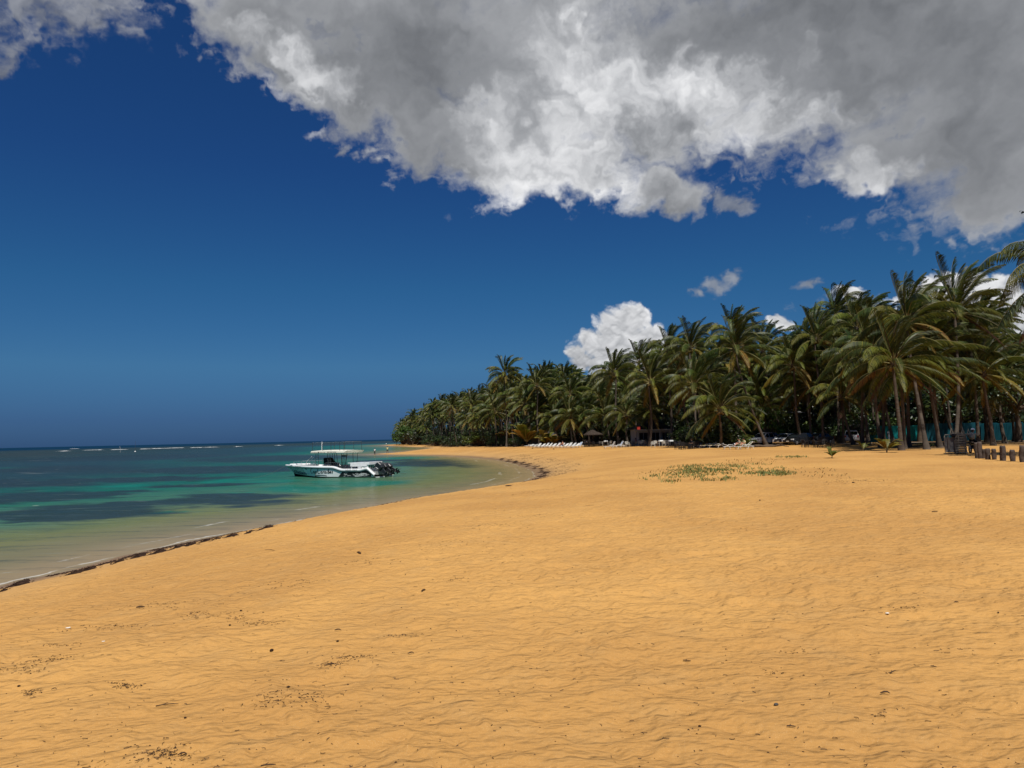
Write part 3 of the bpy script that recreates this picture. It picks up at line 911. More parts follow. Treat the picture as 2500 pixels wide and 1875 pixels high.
ENV = [(965, 1030), (985, 1002), (1010, 985), (1040, 968), (1060, 950), (1090, 925), (1110, 928), (1150, 930), (1190, 925), (1215, 880), (1240, 878), (1262, 905), (1310, 872), (1345, 880), (1370, 872),
       (1395, 880), (1425, 900), (1465, 875), (1500, 875), (1530, 880), (1560, 855), (1590, 850), (1625, 820), (1650, 825), (1680, 800), (1710, 815), (1750, 808), (1795, 775), (1835, 805), (1865, 785), (1895, 812), (1940, 748),
       (1975, 740), (2010, 755), (2060, 700), (2085, 680), (2140, 690), (2175, 705), (2220, 700), (2260, 672), (2330, 655), (2375, 672), (2420, 700), (2450, 745)]
def env(px): return (20 if px > 1900 else 6) + float(np.interp(px, [a for a, b in ENV], [b for a, b in ENV]))

zones = [(1010, 'at the seaward tip of the grove'), (1060, 'beside the low dark shrub near the seaward tip'), (1110, 'above the far bend of the shore'), (1160, 'above the round leafy shrub'), (1210, 'behind the wide dark shrub'),
         (1270, 'behind the young bushy palm'), (1320, 'behind the left end of the white sunbed row'), (1370, 'behind the grey hut and the white sunbeds'), (1430, 'behind the right end of the white sunbed row'), (1480, 'behind the thatched parasol'),
         (1540, 'behind the beige and blue-grey loungers'), (1600, 'behind the red lantern'), (1660, 'behind the right end of the white building'), (1730, 'behind the orange lounger'), (1800, 'behind the pair of cream loungers'), (1860, 'above the bright sea grape shrub'),
         (1930, 'behind the silver and white cars'), (2000, 'behind the black car'), (2070, 'behind the dark grey car'), (2140, 'above the brown hut'), (2220, 'at the lit turquoise fence'), (2310, 'at the shaded turquoise fence'), (2400, 'behind the sunbed stack'), (2900, 'behind the weathered posts')]
def zone(px):
    for k, l in zones:
        if px < k: return l
    return zones[-1][1]

def try_place(x, y, r):
    for ox, oy, orr in occupied:
        if (ox - x) ** 2 + (oy - y) ** 2 < r * r: return False
    occupied.append((x, y, r)); return True

n_front = 0
for row, (dd0, dd1, f0, f1, gap, det) in enumerate([(0.5, 6, 0.52, 0.78, 3.2, True), (6, 13, 0.68, 0.93, 3.3, True), (15, 24, 0.55, 0.85, 3.8, False), (20, 32, 0.86, 1.0, 3.3, False), (34, 54, 0.75, 1.0, 3.6, False)]):
    px = 978.0
    while px < 2452:
        tl = tree_line(px)
        depth = tl * (1 + 0.0) + _pr.uniform(dd0, dd1) * (1.0 if tl < 150 else 1.3) + (3 if px < 1480 and tl < 150 else 0)
        x = (px - CX) / F_PX * depth
        top = at_depth(px, env(px), depth)
        if depth * 0 + tl > 55:
            z0 = gz(x, depth)
            if z0 > 0.35 and try_place(x, depth, gap * 0.7):
                H = (top.z - z0) * _pr.uniform(f0, f1)
                H = max(6.0, min(H, 21.5))
                sc = _pr.uniform(0.84, 1.06)
                ch = max(4.6 if tl < 200 else 3.2, H - 4.1 * sc)
                lean = _pr.uniform(-3.0, 0.6) * ch / 14
                crown = Vector((x, depth - _pr.uniform(-0.5, 1.8), z0 + ch))
                base = Vector((x - lean, depth, gz(x - lean, depth)))
                palm(base, crown, ('low front-row', 'mid-height', 'half-hidden', 'tall', 'rearmost')[row] + ' coconut palm ' + zone(px), 'coconut palms ' + zone(px), det and tl < 300, sc)
        px += (gap if px < 1850 or row > 1 else gap * .72) * F_PX / depth * _pr.uniform(0.8, 1.2) * (1.0 if tl < 200 else 1.15)

# ------------------------------------------------------------------ broadleaf trees and shrubs
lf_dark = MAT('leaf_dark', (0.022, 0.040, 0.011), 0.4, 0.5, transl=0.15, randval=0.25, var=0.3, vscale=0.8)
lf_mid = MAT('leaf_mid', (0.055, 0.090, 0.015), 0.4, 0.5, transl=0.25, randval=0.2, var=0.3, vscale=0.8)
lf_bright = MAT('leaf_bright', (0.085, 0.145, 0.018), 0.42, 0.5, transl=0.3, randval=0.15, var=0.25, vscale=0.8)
wood = MAT('tree_bark', (0.10, 0.075, 0.055), 0.9, 0.1, var=0.3, vscale=3, bump=0.6, bscale=14)

def leaves(rng, centres, n, size, mb=None):
    """leaf blades gathered round the ends of the branches"""
    mb = mb or MB()
    for _ in range(n):
        c, r = rng.choice(centres)
        u = Vector((rng.gauss(0, 1), rng.gauss(0, 1), rng.gauss(0, 1))).normalized()
        p = Vector(c) + u * r * (rng.random() ** 0.4) * 1.0
        nrm = (u * 0.8 + Vector((rng.uniform(-1, 1), rng.uniform(-1, 1), rng.uniform(0.1, 1.3)))).normalized()
        t = nrm.cross(Vector((rng.uniform(-1, 1), rng.uniform(-1, 1), rng.uniform(-1, 1)))).normalized()
        b = nrm.cross(t)
        s = size * rng.uniform(0.6, 1.3)
        mi = 0 if rng.random() < 0.72 else 1
        mb.add([p - t * s * .5, p + b * s * .33 - nrm * s * .06, p + t * s * .55, p - b * s * .33 - nrm * s * .06], [(0, 1, 2, 3)], mi)
    return mb

def shrub_meshes(seed, w, h, nclump, nleaf, size):
    rng = random.Random(seed)
    cs = []; tb = MB()
    for k in range(nclump):
        a = rng.uniform(0, 2 * PI); rr = w * 0.5 * math.sqrt(rng.random()); z = h * (0.25 + 0.62 * rng.random() * (1 - 0.45 * (rr / (w * .5)) ** 2))
        c = Vector((rr * math.cos(a), rr * math.sin(a), z)); cs.append((c, w * rng.uniform(0.10, 0.2)))
        tb.tube([(rng.uniform(-.1, .1), rng.uniform(-.1, .1), -0.1), (c.x * 0.4, c.y * 0.4, z * 0.5), tuple(c)], [0.05 + 0.008 * h, 0.035, 0.012], 4)
    return cs, rng, tb
shrub_lib = {}
def shrub(x, y, w, h, kind, label, group=None, key=None, name='shrub', cat='shrub'):
    z = gz(x, y)
    key = key or (kind, 0)
    if key not in shrub_lib:
        cs, rng, tb = shrub_meshes(hash(str(key)) % 1000 if False else sum(map(ord, str(key))), 3.0, 3.0, 26, 0, 0)
        lb = leaves(rng, cs, 1500, 0.2)
        ms = {'dark': [lf_dark, lf_mid], 'mid': [lf_mid, lf_bright], 'bright': [lf_bright, lf_mid]}[kind]
        shrub_lib[key] = (lb.mesh('foliage', ms), tb.mesh('stem', wood))
    lm, tm = shrub_lib[key]
    root = thing(name, label, cat, (x, y, z), _pr.uniform(0, 6), group)
    root.scale = (w / 3, w / 3, h / 3)
    link('foliage', lm, root); link('stem', tm, root)
    return root

def px_ground(px, depth):
    x = (px - CX) / F_PX * depth
    return x, depth
# shrubs one can tell apart
for (px, dep, w, h, kind, lab) in [
    (1168, 205, 9.0, 5.0, 'mid', 'round leafy shrub alone at the foot of the far palms'),
    (1198, 214, 9.5, 6.2, 'dark', 'wide dark shrub right of the round leafy shrub on the far beach'),
    (1000, 405, 17, 12, 'mid', 'rounded shrub at the seaward tip of the grove'),
    (1022, 385, 16, 9, 'dark', 'dark low shrub beside the seaward tip of the grove'),
    (984, 432, 13, 11, 'mid', 'outermost leafy shrub overhanging the water at the point'),
    (1065, 320, 13, 6, 'dark', 'dark undergrowth shrub below the far palms'),
    (1871, 104, 4.6, 5.4, 'bright', 'bright green leafy shrub above the silver car'),
    (1838, 106, 3.4, 3.0, 'bright', 'low bright branch of sea grape left of the silver car'),
    (1962, 104, 3.2, 3.6, 'bright', 'small bright shrub behind the black car'),
    (1788, 97, 4.6, 1.9, 'mid', 'low spreading shrub behind the pair of cream loungers'),
    (1725, 96, 5.6, 5.2, 'dark', 'tall dark shrub behind the orange lounger'),
    (1760, 97, 4.6, 4.4, 'dark', 'dark shrub with glinting leaves right of the orange lounger'),
    (1655, 121, 5.0, 4.8, 'dark', 'dark shrub behind the terrace at the corner of the white building'),
    (1672, 112, 4.0, 3.2, 'mid', 'shrub with yellowish leaves behind the terrace tables'),
    (2150, 104, 4.8, 4.6, 'mid', 'leafy shrub rising over the turquoise fence'),
    (2098, 99, 4.2, 4.2, 'dark', 'dark shrub beside the brown hut'),
    (2185, 112, 5.0, 5.4, 'mid', 'larger leafy shrub behind the lit fence panels'),
]:
    x, y = px_ground(px, dep)
    shrub(x, y, w, h, kind, lab, key=(kind, int(px) % 3))

# undergrowth in the shade of the grove
_ur = random.Random(21)
for row in range(4):
    px = 1010.0
    while px < 2600:
        tl = tree_line(px); dep = tl + (9, 18, 32, 46)[row] * (1 if tl < 150 else 1.5) + _ur.uniform(-3, 3)
        x, y = px_ground(px, dep)
        h = (2.6, 4.6, 6.5, 8.5)[row] * _ur.uniform(0.75, 1.25)
        w = (4.5, 6, 8, 9)[row] * _ur.uniform(0.9, 1.2)
        skip = (row == 0 and (1290 < px < 1660 or 1800 < px)) or (2050 < px and dep < 106)
        if not skip and gz(x, y) > 0.3:
            lab = ('low undergrowth shrub', 'shaded shrub', 'tall shaded shrub', 'tallest dark shrub')[row] + ' under the palms ' + zone(px)
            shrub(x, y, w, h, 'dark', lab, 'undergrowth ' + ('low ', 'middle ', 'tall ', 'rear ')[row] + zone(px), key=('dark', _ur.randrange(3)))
        px += w * 0.62 * F_PX / dep * _ur.uniform(0.85, 1.15)

# the wood behind, which reads as one mass
wm = MB()
for i in range(22000):
    px = _ur.uniform(1000, 2700); tl = tree_line(px)
    dep = tl + _ur.uniform(54, 66) * (1 if tl < 150 else 1.5)
    x, y = px_ground(px, dep)
    zt = 3.7 + (1066 - env(min(px, 2450)) - 45) / F_PX * dep
    z = _ur.random() ** 1.0 * min(17.0, max(4, zt)) + 0.8
    p = Vector((x, y, z)); n = Vector((_ur.uniform(-1, 1), _ur.uniform(-1.6, 0.2), _ur.uniform(-.2, 1))).normalized()
    t = n.cross(Vector((_ur.uniform(-1, 1), _ur.uniform(-1, 1), _ur.uniform(-1, 1)))).normalized(); b = n.cross(t); s = _ur.uniform(0.7, 1.5)
    wm.add([p - t * s, p + b * s * .6, p + t * s, p - b * s * .6], [(0, 1, 2, 3)], 0)
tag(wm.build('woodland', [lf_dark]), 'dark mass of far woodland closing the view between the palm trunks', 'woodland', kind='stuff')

# big broadleaf trees
def tree(x, y, h, w, seed, label, kind='dark', trunk_r=0.28, nleaf=5200, size=0.30, fine=False, group=None):
    rng = random.Random(seed); z = gz(x, y)
    root = thing('broadleaf_tree', label, 'tree', (x, y, z), 0, group)
    tb = MB(); cs = []
    th = h * 0.35
    tb.tube([(0, 0, -0.3), (0.15, 0, th * .5), (rng.uniform(-.3, .3), 0.1, th)], [trunk_r * 1.5, trunk_r, trunk_r * .8], 8)
    for k in range(22):
        a = k * 2.4 + rng.uniform(-.4, .4); rr = w * 0.5 * math.sqrt((k + 0.5) / 22); zz = h * (0.45 + 0.5 * (1 - (rr / (w * .5)) ** 2) * rng.uniform(0.7, 1.0) - 0.12 * rng.random())
        e = Vector((rr * math.cos(a), rr * math.sin(a), zz))
        tb.tube([(0, 0, th * 0.9), (e.x * .45, e.y * .45, th + (zz - th) * .6), tuple(e)], [trunk_r * .45, trunk_r * .25, 0.03], 5)
        cs.append((e, w * rng.uniform(0.09, 0.15)))
        for q in range(2):
            e2 = e + Vector((rng.uniform(-1, 1), rng.uniform(-1, 1), rng.uniform(-.8, .6))) * w * 0.13
            cs.append((e2, w * rng.uniform(0.05, 0.10)))
    tb.build('trunk', wood, root)
    ms = {'dark': [lf_dark, lf_mid], 'mid': [lf_mid, lf_dark]}[kind]
    leaves(rng, cs, nleaf, size).build('crown', ms, root)
    return root
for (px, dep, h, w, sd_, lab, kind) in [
    (2478, 84, 11.5, 12, 3, 'large leafy tree behind the shaded fence at the edge of the photo', 'mid'),
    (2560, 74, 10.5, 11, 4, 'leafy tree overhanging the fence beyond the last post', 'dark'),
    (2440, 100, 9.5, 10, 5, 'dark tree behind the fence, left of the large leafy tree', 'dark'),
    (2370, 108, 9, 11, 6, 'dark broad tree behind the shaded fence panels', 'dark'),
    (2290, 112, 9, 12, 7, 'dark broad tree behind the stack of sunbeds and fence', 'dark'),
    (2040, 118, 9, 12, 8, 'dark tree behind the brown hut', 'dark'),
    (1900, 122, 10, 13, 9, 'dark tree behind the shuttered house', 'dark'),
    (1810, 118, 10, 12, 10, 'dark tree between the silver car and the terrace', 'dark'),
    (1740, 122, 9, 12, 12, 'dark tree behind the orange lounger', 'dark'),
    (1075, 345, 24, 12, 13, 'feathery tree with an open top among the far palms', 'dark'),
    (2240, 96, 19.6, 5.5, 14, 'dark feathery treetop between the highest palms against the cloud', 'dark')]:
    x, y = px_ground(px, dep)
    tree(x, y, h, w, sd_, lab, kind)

# young palms and seedlings
def sapling(x, y, h, n, label, yellow=False, group=None, seed=1, name='palm_seedling'):
    rng = random.Random(seed); z = gz(x, y)
    root = thing(name, label, 'young palm', (x, y, z - 0.03), 0, group)
    mbt = MB(); mbt.tube([(0, 0, -0.1), (0.01, 0, h * 0.12), (0.02, 0, h * .3)], [0.05 * h / 1.2, 0.045 * h / 1.2, 0.03 * h / 1.2], 7)
    mbt.build('trunk', bark, root)
    for k in range(n):
        mb = MB(); az = k * 2.4 + rng.uniform(-.3, .3); e = math.radians(rng.uniform(38, 72))
        L_ = h * rng.uniform(0.8, 1.05)
        d = Vector((math.sin(az) * math.cos(e), math.cos(az) * math.cos(e), math.sin(e)))
        pts = [Vector((0.02, 0, h * 0.16))]
        for i in range(7):
            s = (i + .5) / 7; dd = (d + Vector((0, 0, -1)) * 0.9 * s ** 1.8 + WIND * 0.25 * s).normalized(); pts.append(pts[-1] + dd * L_ / 7)
        mb.tube(pts, [0.018 * h * (1 - .1 * i) for i in range(8)], 4, 1)
        for i in range(2, 8):
            T = (pts[i] - pts[i - 1]).normalized(); sdv = T.cross(Vector((0, 0, 1))).normalized()
            for q in range(4):
                pp = pts[i - 1].lerp(pts[i], q / 4)
                for sg in (-1, 1):
                    l = L_ * 0.30 * math.sin(PI * (i + q / 4 - 1) / 8) + 0.05
                    a = (sdv * sg * 0.8 + T * 0.9 + Vector((0, 0, -.25))).normalized()
                    w = T * 0.035 * h
                    mb.add([pp - w, pp + w, pp + a * l * .6 + w * .6, pp + a * l, pp + a * l * .6 - w * .6], [(0, 1, 2, 3, 4)], 0)
        mb.build('frond', [leaf_mats[2 if yellow and k % 2 else 1], rib_mat], root)
    return root
for (px, py, h, n, lab, yl) in [
    (2031, 1118, 0.72, 6, 'young coconut seedling standing alone on the open sand', False),
    (2165, 1105, 1.35, 8, 'young palm between the trunks before the turquoise fence', True),
    (2108, 1101, 0.9, 4, 'thin bent palm shoot in the tree shade', False)]:
    p = hit(px, py); sapling(p.x, p.y, h, n, lab, yl, seed=px)
for (px, dep, h, lab) in [(1252, 186, 5.6, 'young bushy palm left of the white sunbeds'), (1283, 151, 5.2, 'young palm at the left end of the row of white sunbeds'),
                          (1330, 141, 3.0, 'small green palm behind the white sunbeds'), (1350, 140, 2.8, 'small green palm right of the hut behind the white sunbeds'), (1227, 200, 4.2, 'small palm between the dark shrub and the young bushy palm')]:
    x, y = px_ground(px, dep); sapling(x, y, h, 16, lab, True, seed=px, name='young_palm')
# ------------------------------------------------------------------ the tour boat
white = MAT('gelcoat_white', (0.80, 0.81, 0.80), 0.28, 0.5, var=0.05, vscale=1.5, coat=0.3)
hull_tint = MAT('hull_pale', (0.80, 0.83, 0.81), 0.5, 0.3, var=0.05, vscale=0.8)
black = MAT('black_plastic', (0.012, 0.013, 0.015), 0.35, 0.5)
matte_black = MAT('matte_black', (0.015, 0.015, 0.016), 0.8, 0.2)
cream = MAT('canopy_cream', (0.72, 0.69, 0.58), 0.5, 0.3, var=0.05, vscale=2)
steel = MAT('steel_rail', (0.55, 0.56, 0.56), 0.25, 0.5, metal=0.9)
dark_tube = MAT('dark_tube', (0.035, 0.05, 0.055), 0.4, 0.5)
grey = MAT('engine_grey', (0.014, 0.016, 0.019), 0.35, 0.5, coat=0.3)
print_black = MAT('print_black', (0.015, 0.017, 0.02), 0.5, 0.3)
print_white = MAT('print_white', (0.72, 0.72, 0.70), 0.5, 0.3)
deck_m = MAT('deck', (0.42, 0.42, 0.40), 0.7, 0.2, var=0.1, vscale=2)
glass = MAT('dark_glass', (0.012, 0.015, 0.018), 0.06, 0.6)

BL = 12.0; TH = math.radians(26)
stern = at_z(915, 1166)
hx, hy = -math.cos(TH), math.sin(TH)
# near stern corner is 6 m aft and 1.4 m to port of the middle
BS = 1.07
cxb = stern[0] + (hx * 6.0 - (-math.sin(TH)) * 1.4) * BS
cyb = stern[1] + (hy * 6.0 - (-math.cos(TH)) * 1.4) * BS
boat = thing('tour_boat', 'white tour boat with black outboard engines and a cream roof, moored in the shallow bay', 'boat', (cxb, cyb, 0.0), PI - TH)
boat.scale = (BS, BS, 0.97)
# local: x forward, y to port (towards the beach), z up
def sheer(x):          # top of the side
    t = (x + 6) / 12
    fwd = 1.16 + 0.22 * max(0, (t - 0.35)) ** 1.2
    if t > 0.41: return fwd
    if t > 0.30: return 0.88 + (fwd - 0.88) * (0.5 - 0.5 * math.cos(PI * (t - 0.30) / 0.11))
    if t > 0.14: return 0.88
    if t > 0.07: return 0.88 + 0.16 * (0.5 - 0.5 * math.cos(PI * (0.14 - t) / 0.07))
    return 1.04 - 0.70 * (0.07 - t) / 0.07
XB = {0: 4.7, 1: 4.95, 2: 5.75, 3: 6.0}     # stem position per level: keel, chine, rub, top
def beam(level, x):
    u = max(0.0, min(1.0, (XB[level] - x) / (XB[level] + 6.0)))
    full = {0: 0.02, 1: 1.43, 2: 1.50, 3: 1.55}[level]
    p = {0: 1, 1: 0.95, 2: 0.72, 3: 0.68}[level]
    b = full * min(1.0, (u / 0.50)) ** p if u < 0.5 else full
    u2 = min(1.0, u / 0.5)
    b = full * (1 - (1 - u2) ** (1.9 if level >= 2 else 1.5))
    return b * (1 - 0.06 * max(0, u - 0.7) / 0.3)
def lev_z(level, x):
    if level == 0: return -0.5 + 0.35 * max(0, (x - 2.5) / 2.5) ** 2
    if level == 1: return 0.06 + 0.30 * max(0, (x - 0.5) / 4.5) ** 1.6
    if level == 2: return sheer(x) - 0.26
    return sheer(x)
def hull_side(x, z):
    z1, z2 = lev_z(1, min(x, XB[1])), lev_z(2, x)
    w = (z - z1) / max(0.05, z2 - z1)
    return beam(1, x) * (1 - w) + beam(2, x) * w
xs = [-6 + 12 * (1 - (1 - i / 44) ** 1.15) for i in range(45)]
def hull_shell():
    mb = MB()
    def strip(l0, l1, mi, flip=False, inner=None):
        for sg in (1, -1):
            A, B = [], []
            for i in range(45):
                t = i / 44
                xa = -6 + (XB[l0] + 6) * t; xb_ = -6 + (XB[l1] + 6) * t
                A.append((xa, sg * beam(l0, xa), lev_z(l0, xa))); B.append((xb_, sg * beam(l1, xb_), lev_z(l1, xb_)))
            fs = [(i, i + 1, 46 + i, 45 + i) for i in range(44)]
            if sg < 0: fs = [f[::-1] for f in fs]
            mb.add(A + B, fs, mi, True)
    strip(0, 1, 1); strip(1, 2, 0)
    # stem closing and transom
    mb.add([(-6, 0, -0.5), (-6, beam(1, -6), lev_z(1, -6)), (-6, beam(2, -6), lev_z(2, -6)), (-6, -beam(2, -6), lev_z(2, -6)), (-6, -beam(1, -6), lev_z(1, -6))], [(0, 1, 2, 3, 4)], 2)
    return mb
hull_shell().build('hull', [hull_tint, matte_black, white], boat)
mb = MB()
for sg in (1, -1):
    rows = []
    for i in range(57):
        x = -6 + 12.0 * i / 56
        x2 = min(x, 5.75 + 0.0)
        b3, b2 = beam(3, x), beam(2, min(x, 5.75))
        zt = sheer(x)
        rows.append([(x if x < 5.75 else 5.75, sg * (b2 + 0.015), lev_z(2, x)), (x, sg * (b3 + 0.03), zt - 0.20), (x, sg * (b3 + 0.02), zt - 0.03), (x, sg * b3 * 0.985, zt), (min(x, 5.8), sg * max(0.0, b3 - 0.28), zt + 0.01), (min(x, 5.8), sg * max(0, b3 - 0.30), max(0.30, zt - 0.5))])
    vs = [p for r_ in rows for p in r_]
    fs = [(i * 6 + k, (i + 1) * 6 + k, (i + 1) * 6 + k + 1, i * 6 + k + 1) for i in range(56) for k in range(5)]
    if sg < 0: fs = [f[::-1] for f in fs]
    mb.add(vs, fs, 0, True)
gun = mb.build('gunwale', white, boat)
mb = MB()                       # dark rubbing line under the cap
for sg in (1, -1):
    mb.tube([(-5.9 + 11.6 * i / 40, sg * (beam(2, -5.9 + 11.6 * i / 40) + 0.03), lev_z(2, -5.9 + 11.6 * i / 40) - 0.015) for i in range(41)], 0.032, 5)
mb.build('rub_rail', dark_tube, boat)
mb = MB()                       # foredeck and cockpit floor
dk = [(x, beam(3, x) - 0.2) for x in [5.6, 5.2, 4.8, 4.2, 3.6, 3.0, 2.6]]
vs = [(x, max(0.02, b), sheer(x) + 0.02 + 0.05) for x, b in dk] + [(x, -max(0.02, b), sheer(x) + 0.07) for x, b in dk]
mb.add(vs, [(i, i + 7, i + 8, i + 1) for i in range(6)], 0)
mb.box((4.1, 0, sheer(4) + 0.09), (1.6, 1.3, 0.12), 0, taper=0.9)
mb.build('foredeck', white, boat)
mb = MB(); vs = [(x, beam(3, x) - 0.25, 0.34) for x in (-5.8, -3, 0, 2, 3, 4)] + [(x, -beam(3, x) + 0.25, 0.34) for x in (-5.8, -3, 0, 2, 3, 4)]
mb.add(vs, [(i, i + 1, i + 7, i + 6) for i in range(5)], 0)
mb.box((-5.85, 0, 0.42), (0.3, 2.5, 0.30), 0)
mb.build('deck', deck_m, boat)

def ribbon(mb, pts, w, off=0.012, mi=0, taper=False):
    """flat print following the port side of the hull; pts in (x along the side, z)"""
    n = len(pts); L_, R_ = [], []
    for i, (x, z) in enumerate(pts):
        x0, z0 = pts[max(0, i - 1)]; x1, z1 = pts[min(n - 1, i + 1)]
        dx, dz = x1 - x0, z1 - z0; l = math.hypot(dx, dz) or 1
        ww = w * (0.35 + 0.65 * math.sin(PI * (i + .5) / n)) if taper else w
        nx, nz = -dz / l * ww / 2, dx / l * ww / 2
        for S, s in ((L_, 1), (R_, -1)):
            xx, zz = x + nx * s, z + nz * s
            S.append((xx, hull_side(xx, zz) + off, zz))
    mb.add(L_ + R_, [(i, i + 1, n + i + 1, n + i) for i in range(n - 1)], mi)
    # seen from the other side the ribbon stays
def arc(cx, cz, rx, rz, a0, a1, n=12):
    return [(cx + rx * math.cos(math.radians(a0 + (a1 - a0) * i / n)), cz + rz * math.sin(math.radians(a0 + (a1 - a0) * i / n))) for i in range(n + 1)]
# handwritten name: strokes in letter space (u to the right as seen, v up), then onto the port side, where right is aft
def script(strokes, x_left, z_base, su, sv, w, mb, slant=0.28):
    for st in strokes:
        ribbon(mb, [(x_left - (u + slant * v) * su, z_base + v * sv) for u, v in st], w, 0.014, 0, False)
def A(cx, cy, rx, ry, a0, a1, n=10): return arc(cx, cy, rx, ry, a0, a1, n)
def letter_a(u): return [A(u + .28, .32, .24, .30, 40, 360, 12), [(u + .52, .62), (u + .50, .1), (u + .60, 0), (u + .72, .12)]]
S = []
S += [A(0.55, .75, .52, .78, 55, 305, 16)]                       # C
S += letter_a(1.05)
S += [[(1.98, .62), (1.92, -.1), (1.88, -.75)], A(2.18, .32, .24, .30, 150, -150, 12)]      # p
S += [A(3.35, .80, .60, .86, 55, 305, 16)]                       # C
S += letter_a(3.95)
S += [[(4.85, .66), (4.84, 0)], [(4.85, .35), (4.98, .62), (5.14, .60)], [(5.1, .95), (5.2, 1.05)]]   # r
S += letter_a(5.25)
S += [[(6.18, .62), (6.15, .1), (6.25, 0), (6.36, .1)], [(6.08, .92), (6.12, 1.02)], [(6.28, .92), (6.32, 1.02)]]   # i with two dots
S += [[(6.62, 1.5), (6.55, .7), (6.56, .15)], A(6.78, .28, .22, .28, 170, -150, 12)]        # b
S += [[(7.18, .3), (7.5, .38)] + A(7.38, .32, .2, .3, 20, 310, 10)]  # e
S += [[(8.12, .66), (7.92, .6), (7.86, .45), (8.06, .28), (8.02, .08), (7.78, .02)]]       # s
lett = MB()
script(S, 1.75, 0.42, 0.36, 0.33, 0.075, lett)
script([[(1.9, -.95), (2.2, -.82), (3.5, -.66), (5.2, -.66), (6.4, -.78)], [(1.9, -.95), (2.6, -.88)]], 1.85, 0.42, 0.365, 0.33, 0.06, lett, 0.1)
lett.build('lettering', print_black, boat)
# wave drawing on the bow
wv = MB(); rg = random.Random(4)
def wave_set(x0, x1, z0, amp, ph, w, k, mi=0, target=wv):
    n = 26; pts = []
    for i in range(n + 1):
        x = x0 + (x1 - x0) * i / n
        z = z0 + amp * math.sin(k * (x - 1.0) + ph)
        lo, hi = lev_z(1, min(x, XB[1])) + 0.04, lev_z(2, x) - 0.05
        if lo < z < hi and x < XB[1] + (z - lev_z(1, XB[1])) * 0.9 - 0.08: pts.append((x, z))
        else:
            if len(pts) > 2: ribbon(target, pts, w, 0.013, mi)
            pts = []
    if len(pts) > 2: ribbon(target, pts, w, 0.013, mi)
for j in range(9):
    wave_set(5.6, 2.75, 0.12 + 0.115 * j, 0.085, 0.4 + 0.25 * j, 0.034, 4.6)
for (cx_, cz_, rmax) in ((4.35, 0.28, .42), (3.55, 0.12, .44), (2.85, 0.12, .40)):
    r_ = rmax
    while r_ > 0.08:
        pts = [(x, z) for x, z in arc(cx_, cz_, r_ * 1.15, r_, 15, 165, 14) if z > lev_z(1, x) + 0.03 and z < lev_z(2, x) - 0.05]
        if len(pts) > 2: ribbon(wv, pts, 0.036, 0.017)
        r_ -= 0.085
for j in range(5):
    ribbon(wv, [(2.55 - 0.05 * j, 0.98 - 0.02 * j), (2.45 - 0.05 * j, 0.86), (2.32 - 0.05 * j, 0.80)], 0.03, 0.014)
wv.build('wave_drawing', print_black, boat)
# black stern panel with white waves
pn = MB(); xa = []
for i in range(25):
    x = -5.6 + (-1.85 - -5.6) * i / 24
    xa.append(x)
top = [(x, lev_z(2, x) - 0.03) for x in xa]; bot = [(min(x + 0.0, x), 0.08) for x in xa]
def pt(x, z, o=0.010): return (x, hull_side(x, z) + o, z)
vs = []
for i, x in enumerate(xa):
    xt = x if x < -1.35 else x
    vs += [pt(x - 0.5 * (i / 24), lev_z(2, x - 0.5 * (i / 24)) - 0.04), pt(x - 0.25 * (i / 24), 0.35), pt(x, 0.08)]
pn.add(vs, [(i * 3 + k, i * 3 + k + 1, (i + 1) * 3 + k + 1, (i + 1) * 3 + k) for i in range(24) for k in range(2)], 0)
pn.build('stern_panel', print_black, boat)
sw = MB()
for j in range(26):
    x0 = -5.4 + 3.0 * rg.random(); z0 = 0.14 + 0.42 * rg.random(); k = rg.uniform(0.35, 0.8); s_ = rg.choice((-1, 1))
    pts = [(x0 + k * t, z0 + 0.12 * s_ * t + 0.045 * math.sin(7 * t + j)) for t in [q / 9 for q in range(10)]]
    pts = [(x, z) for x, z in pts if 0.1 < z < lev_z(2, x) - 0.06 and x < -2.45]
    if len(pts) > 3: ribbon(sw, pts, 0.034, 0.020)
sw.build('stern_waves', print_white, boat)

# printed words
def words(text, size, place, name, mat, parent, spacing=1.0):
    cu = bpy.data.curves.new(name, 'FONT'); cu.body = text; cu.size = size; cu.space_character = spacing
    cu.resolution_u = 2; cu.offset = 0.012 * size
    o = bpy.data.objects.new(name, cu); col.objects.link(o)
    dg = bpy.context.evaluated_depsgraph_get()
    me = bpy.data.meshes.new_from_object(o.evaluated_get(dg))
    bpy.data.objects.remove(o)
    me.materials.clear(); me.materials.append(mat)
    for v in me.vertices: v.co = place(v.co.x, v.co.y)
    return link(name, me, parent)
def on_gunwale(x_left, dz):
    def f(u, v):
        x = x_left - u
        return Vector((x, beam(3, x) + 0.045, sheer(x) - dz + v))
    return f
words('BOAT TRIP', 0.19, on_gunwale(-2.8, 0.19), 'lettering', print_black, boat, 1.45)
words('809.767.9386', 0.12, on_gunwale(5.15, 0.155), 'lettering', print_black, boat, 1.1)
words('Cap Caraïbes', 0.17, on_gunwale(3.95, 0.18), 'lettering', print_black, boat, 1.05)

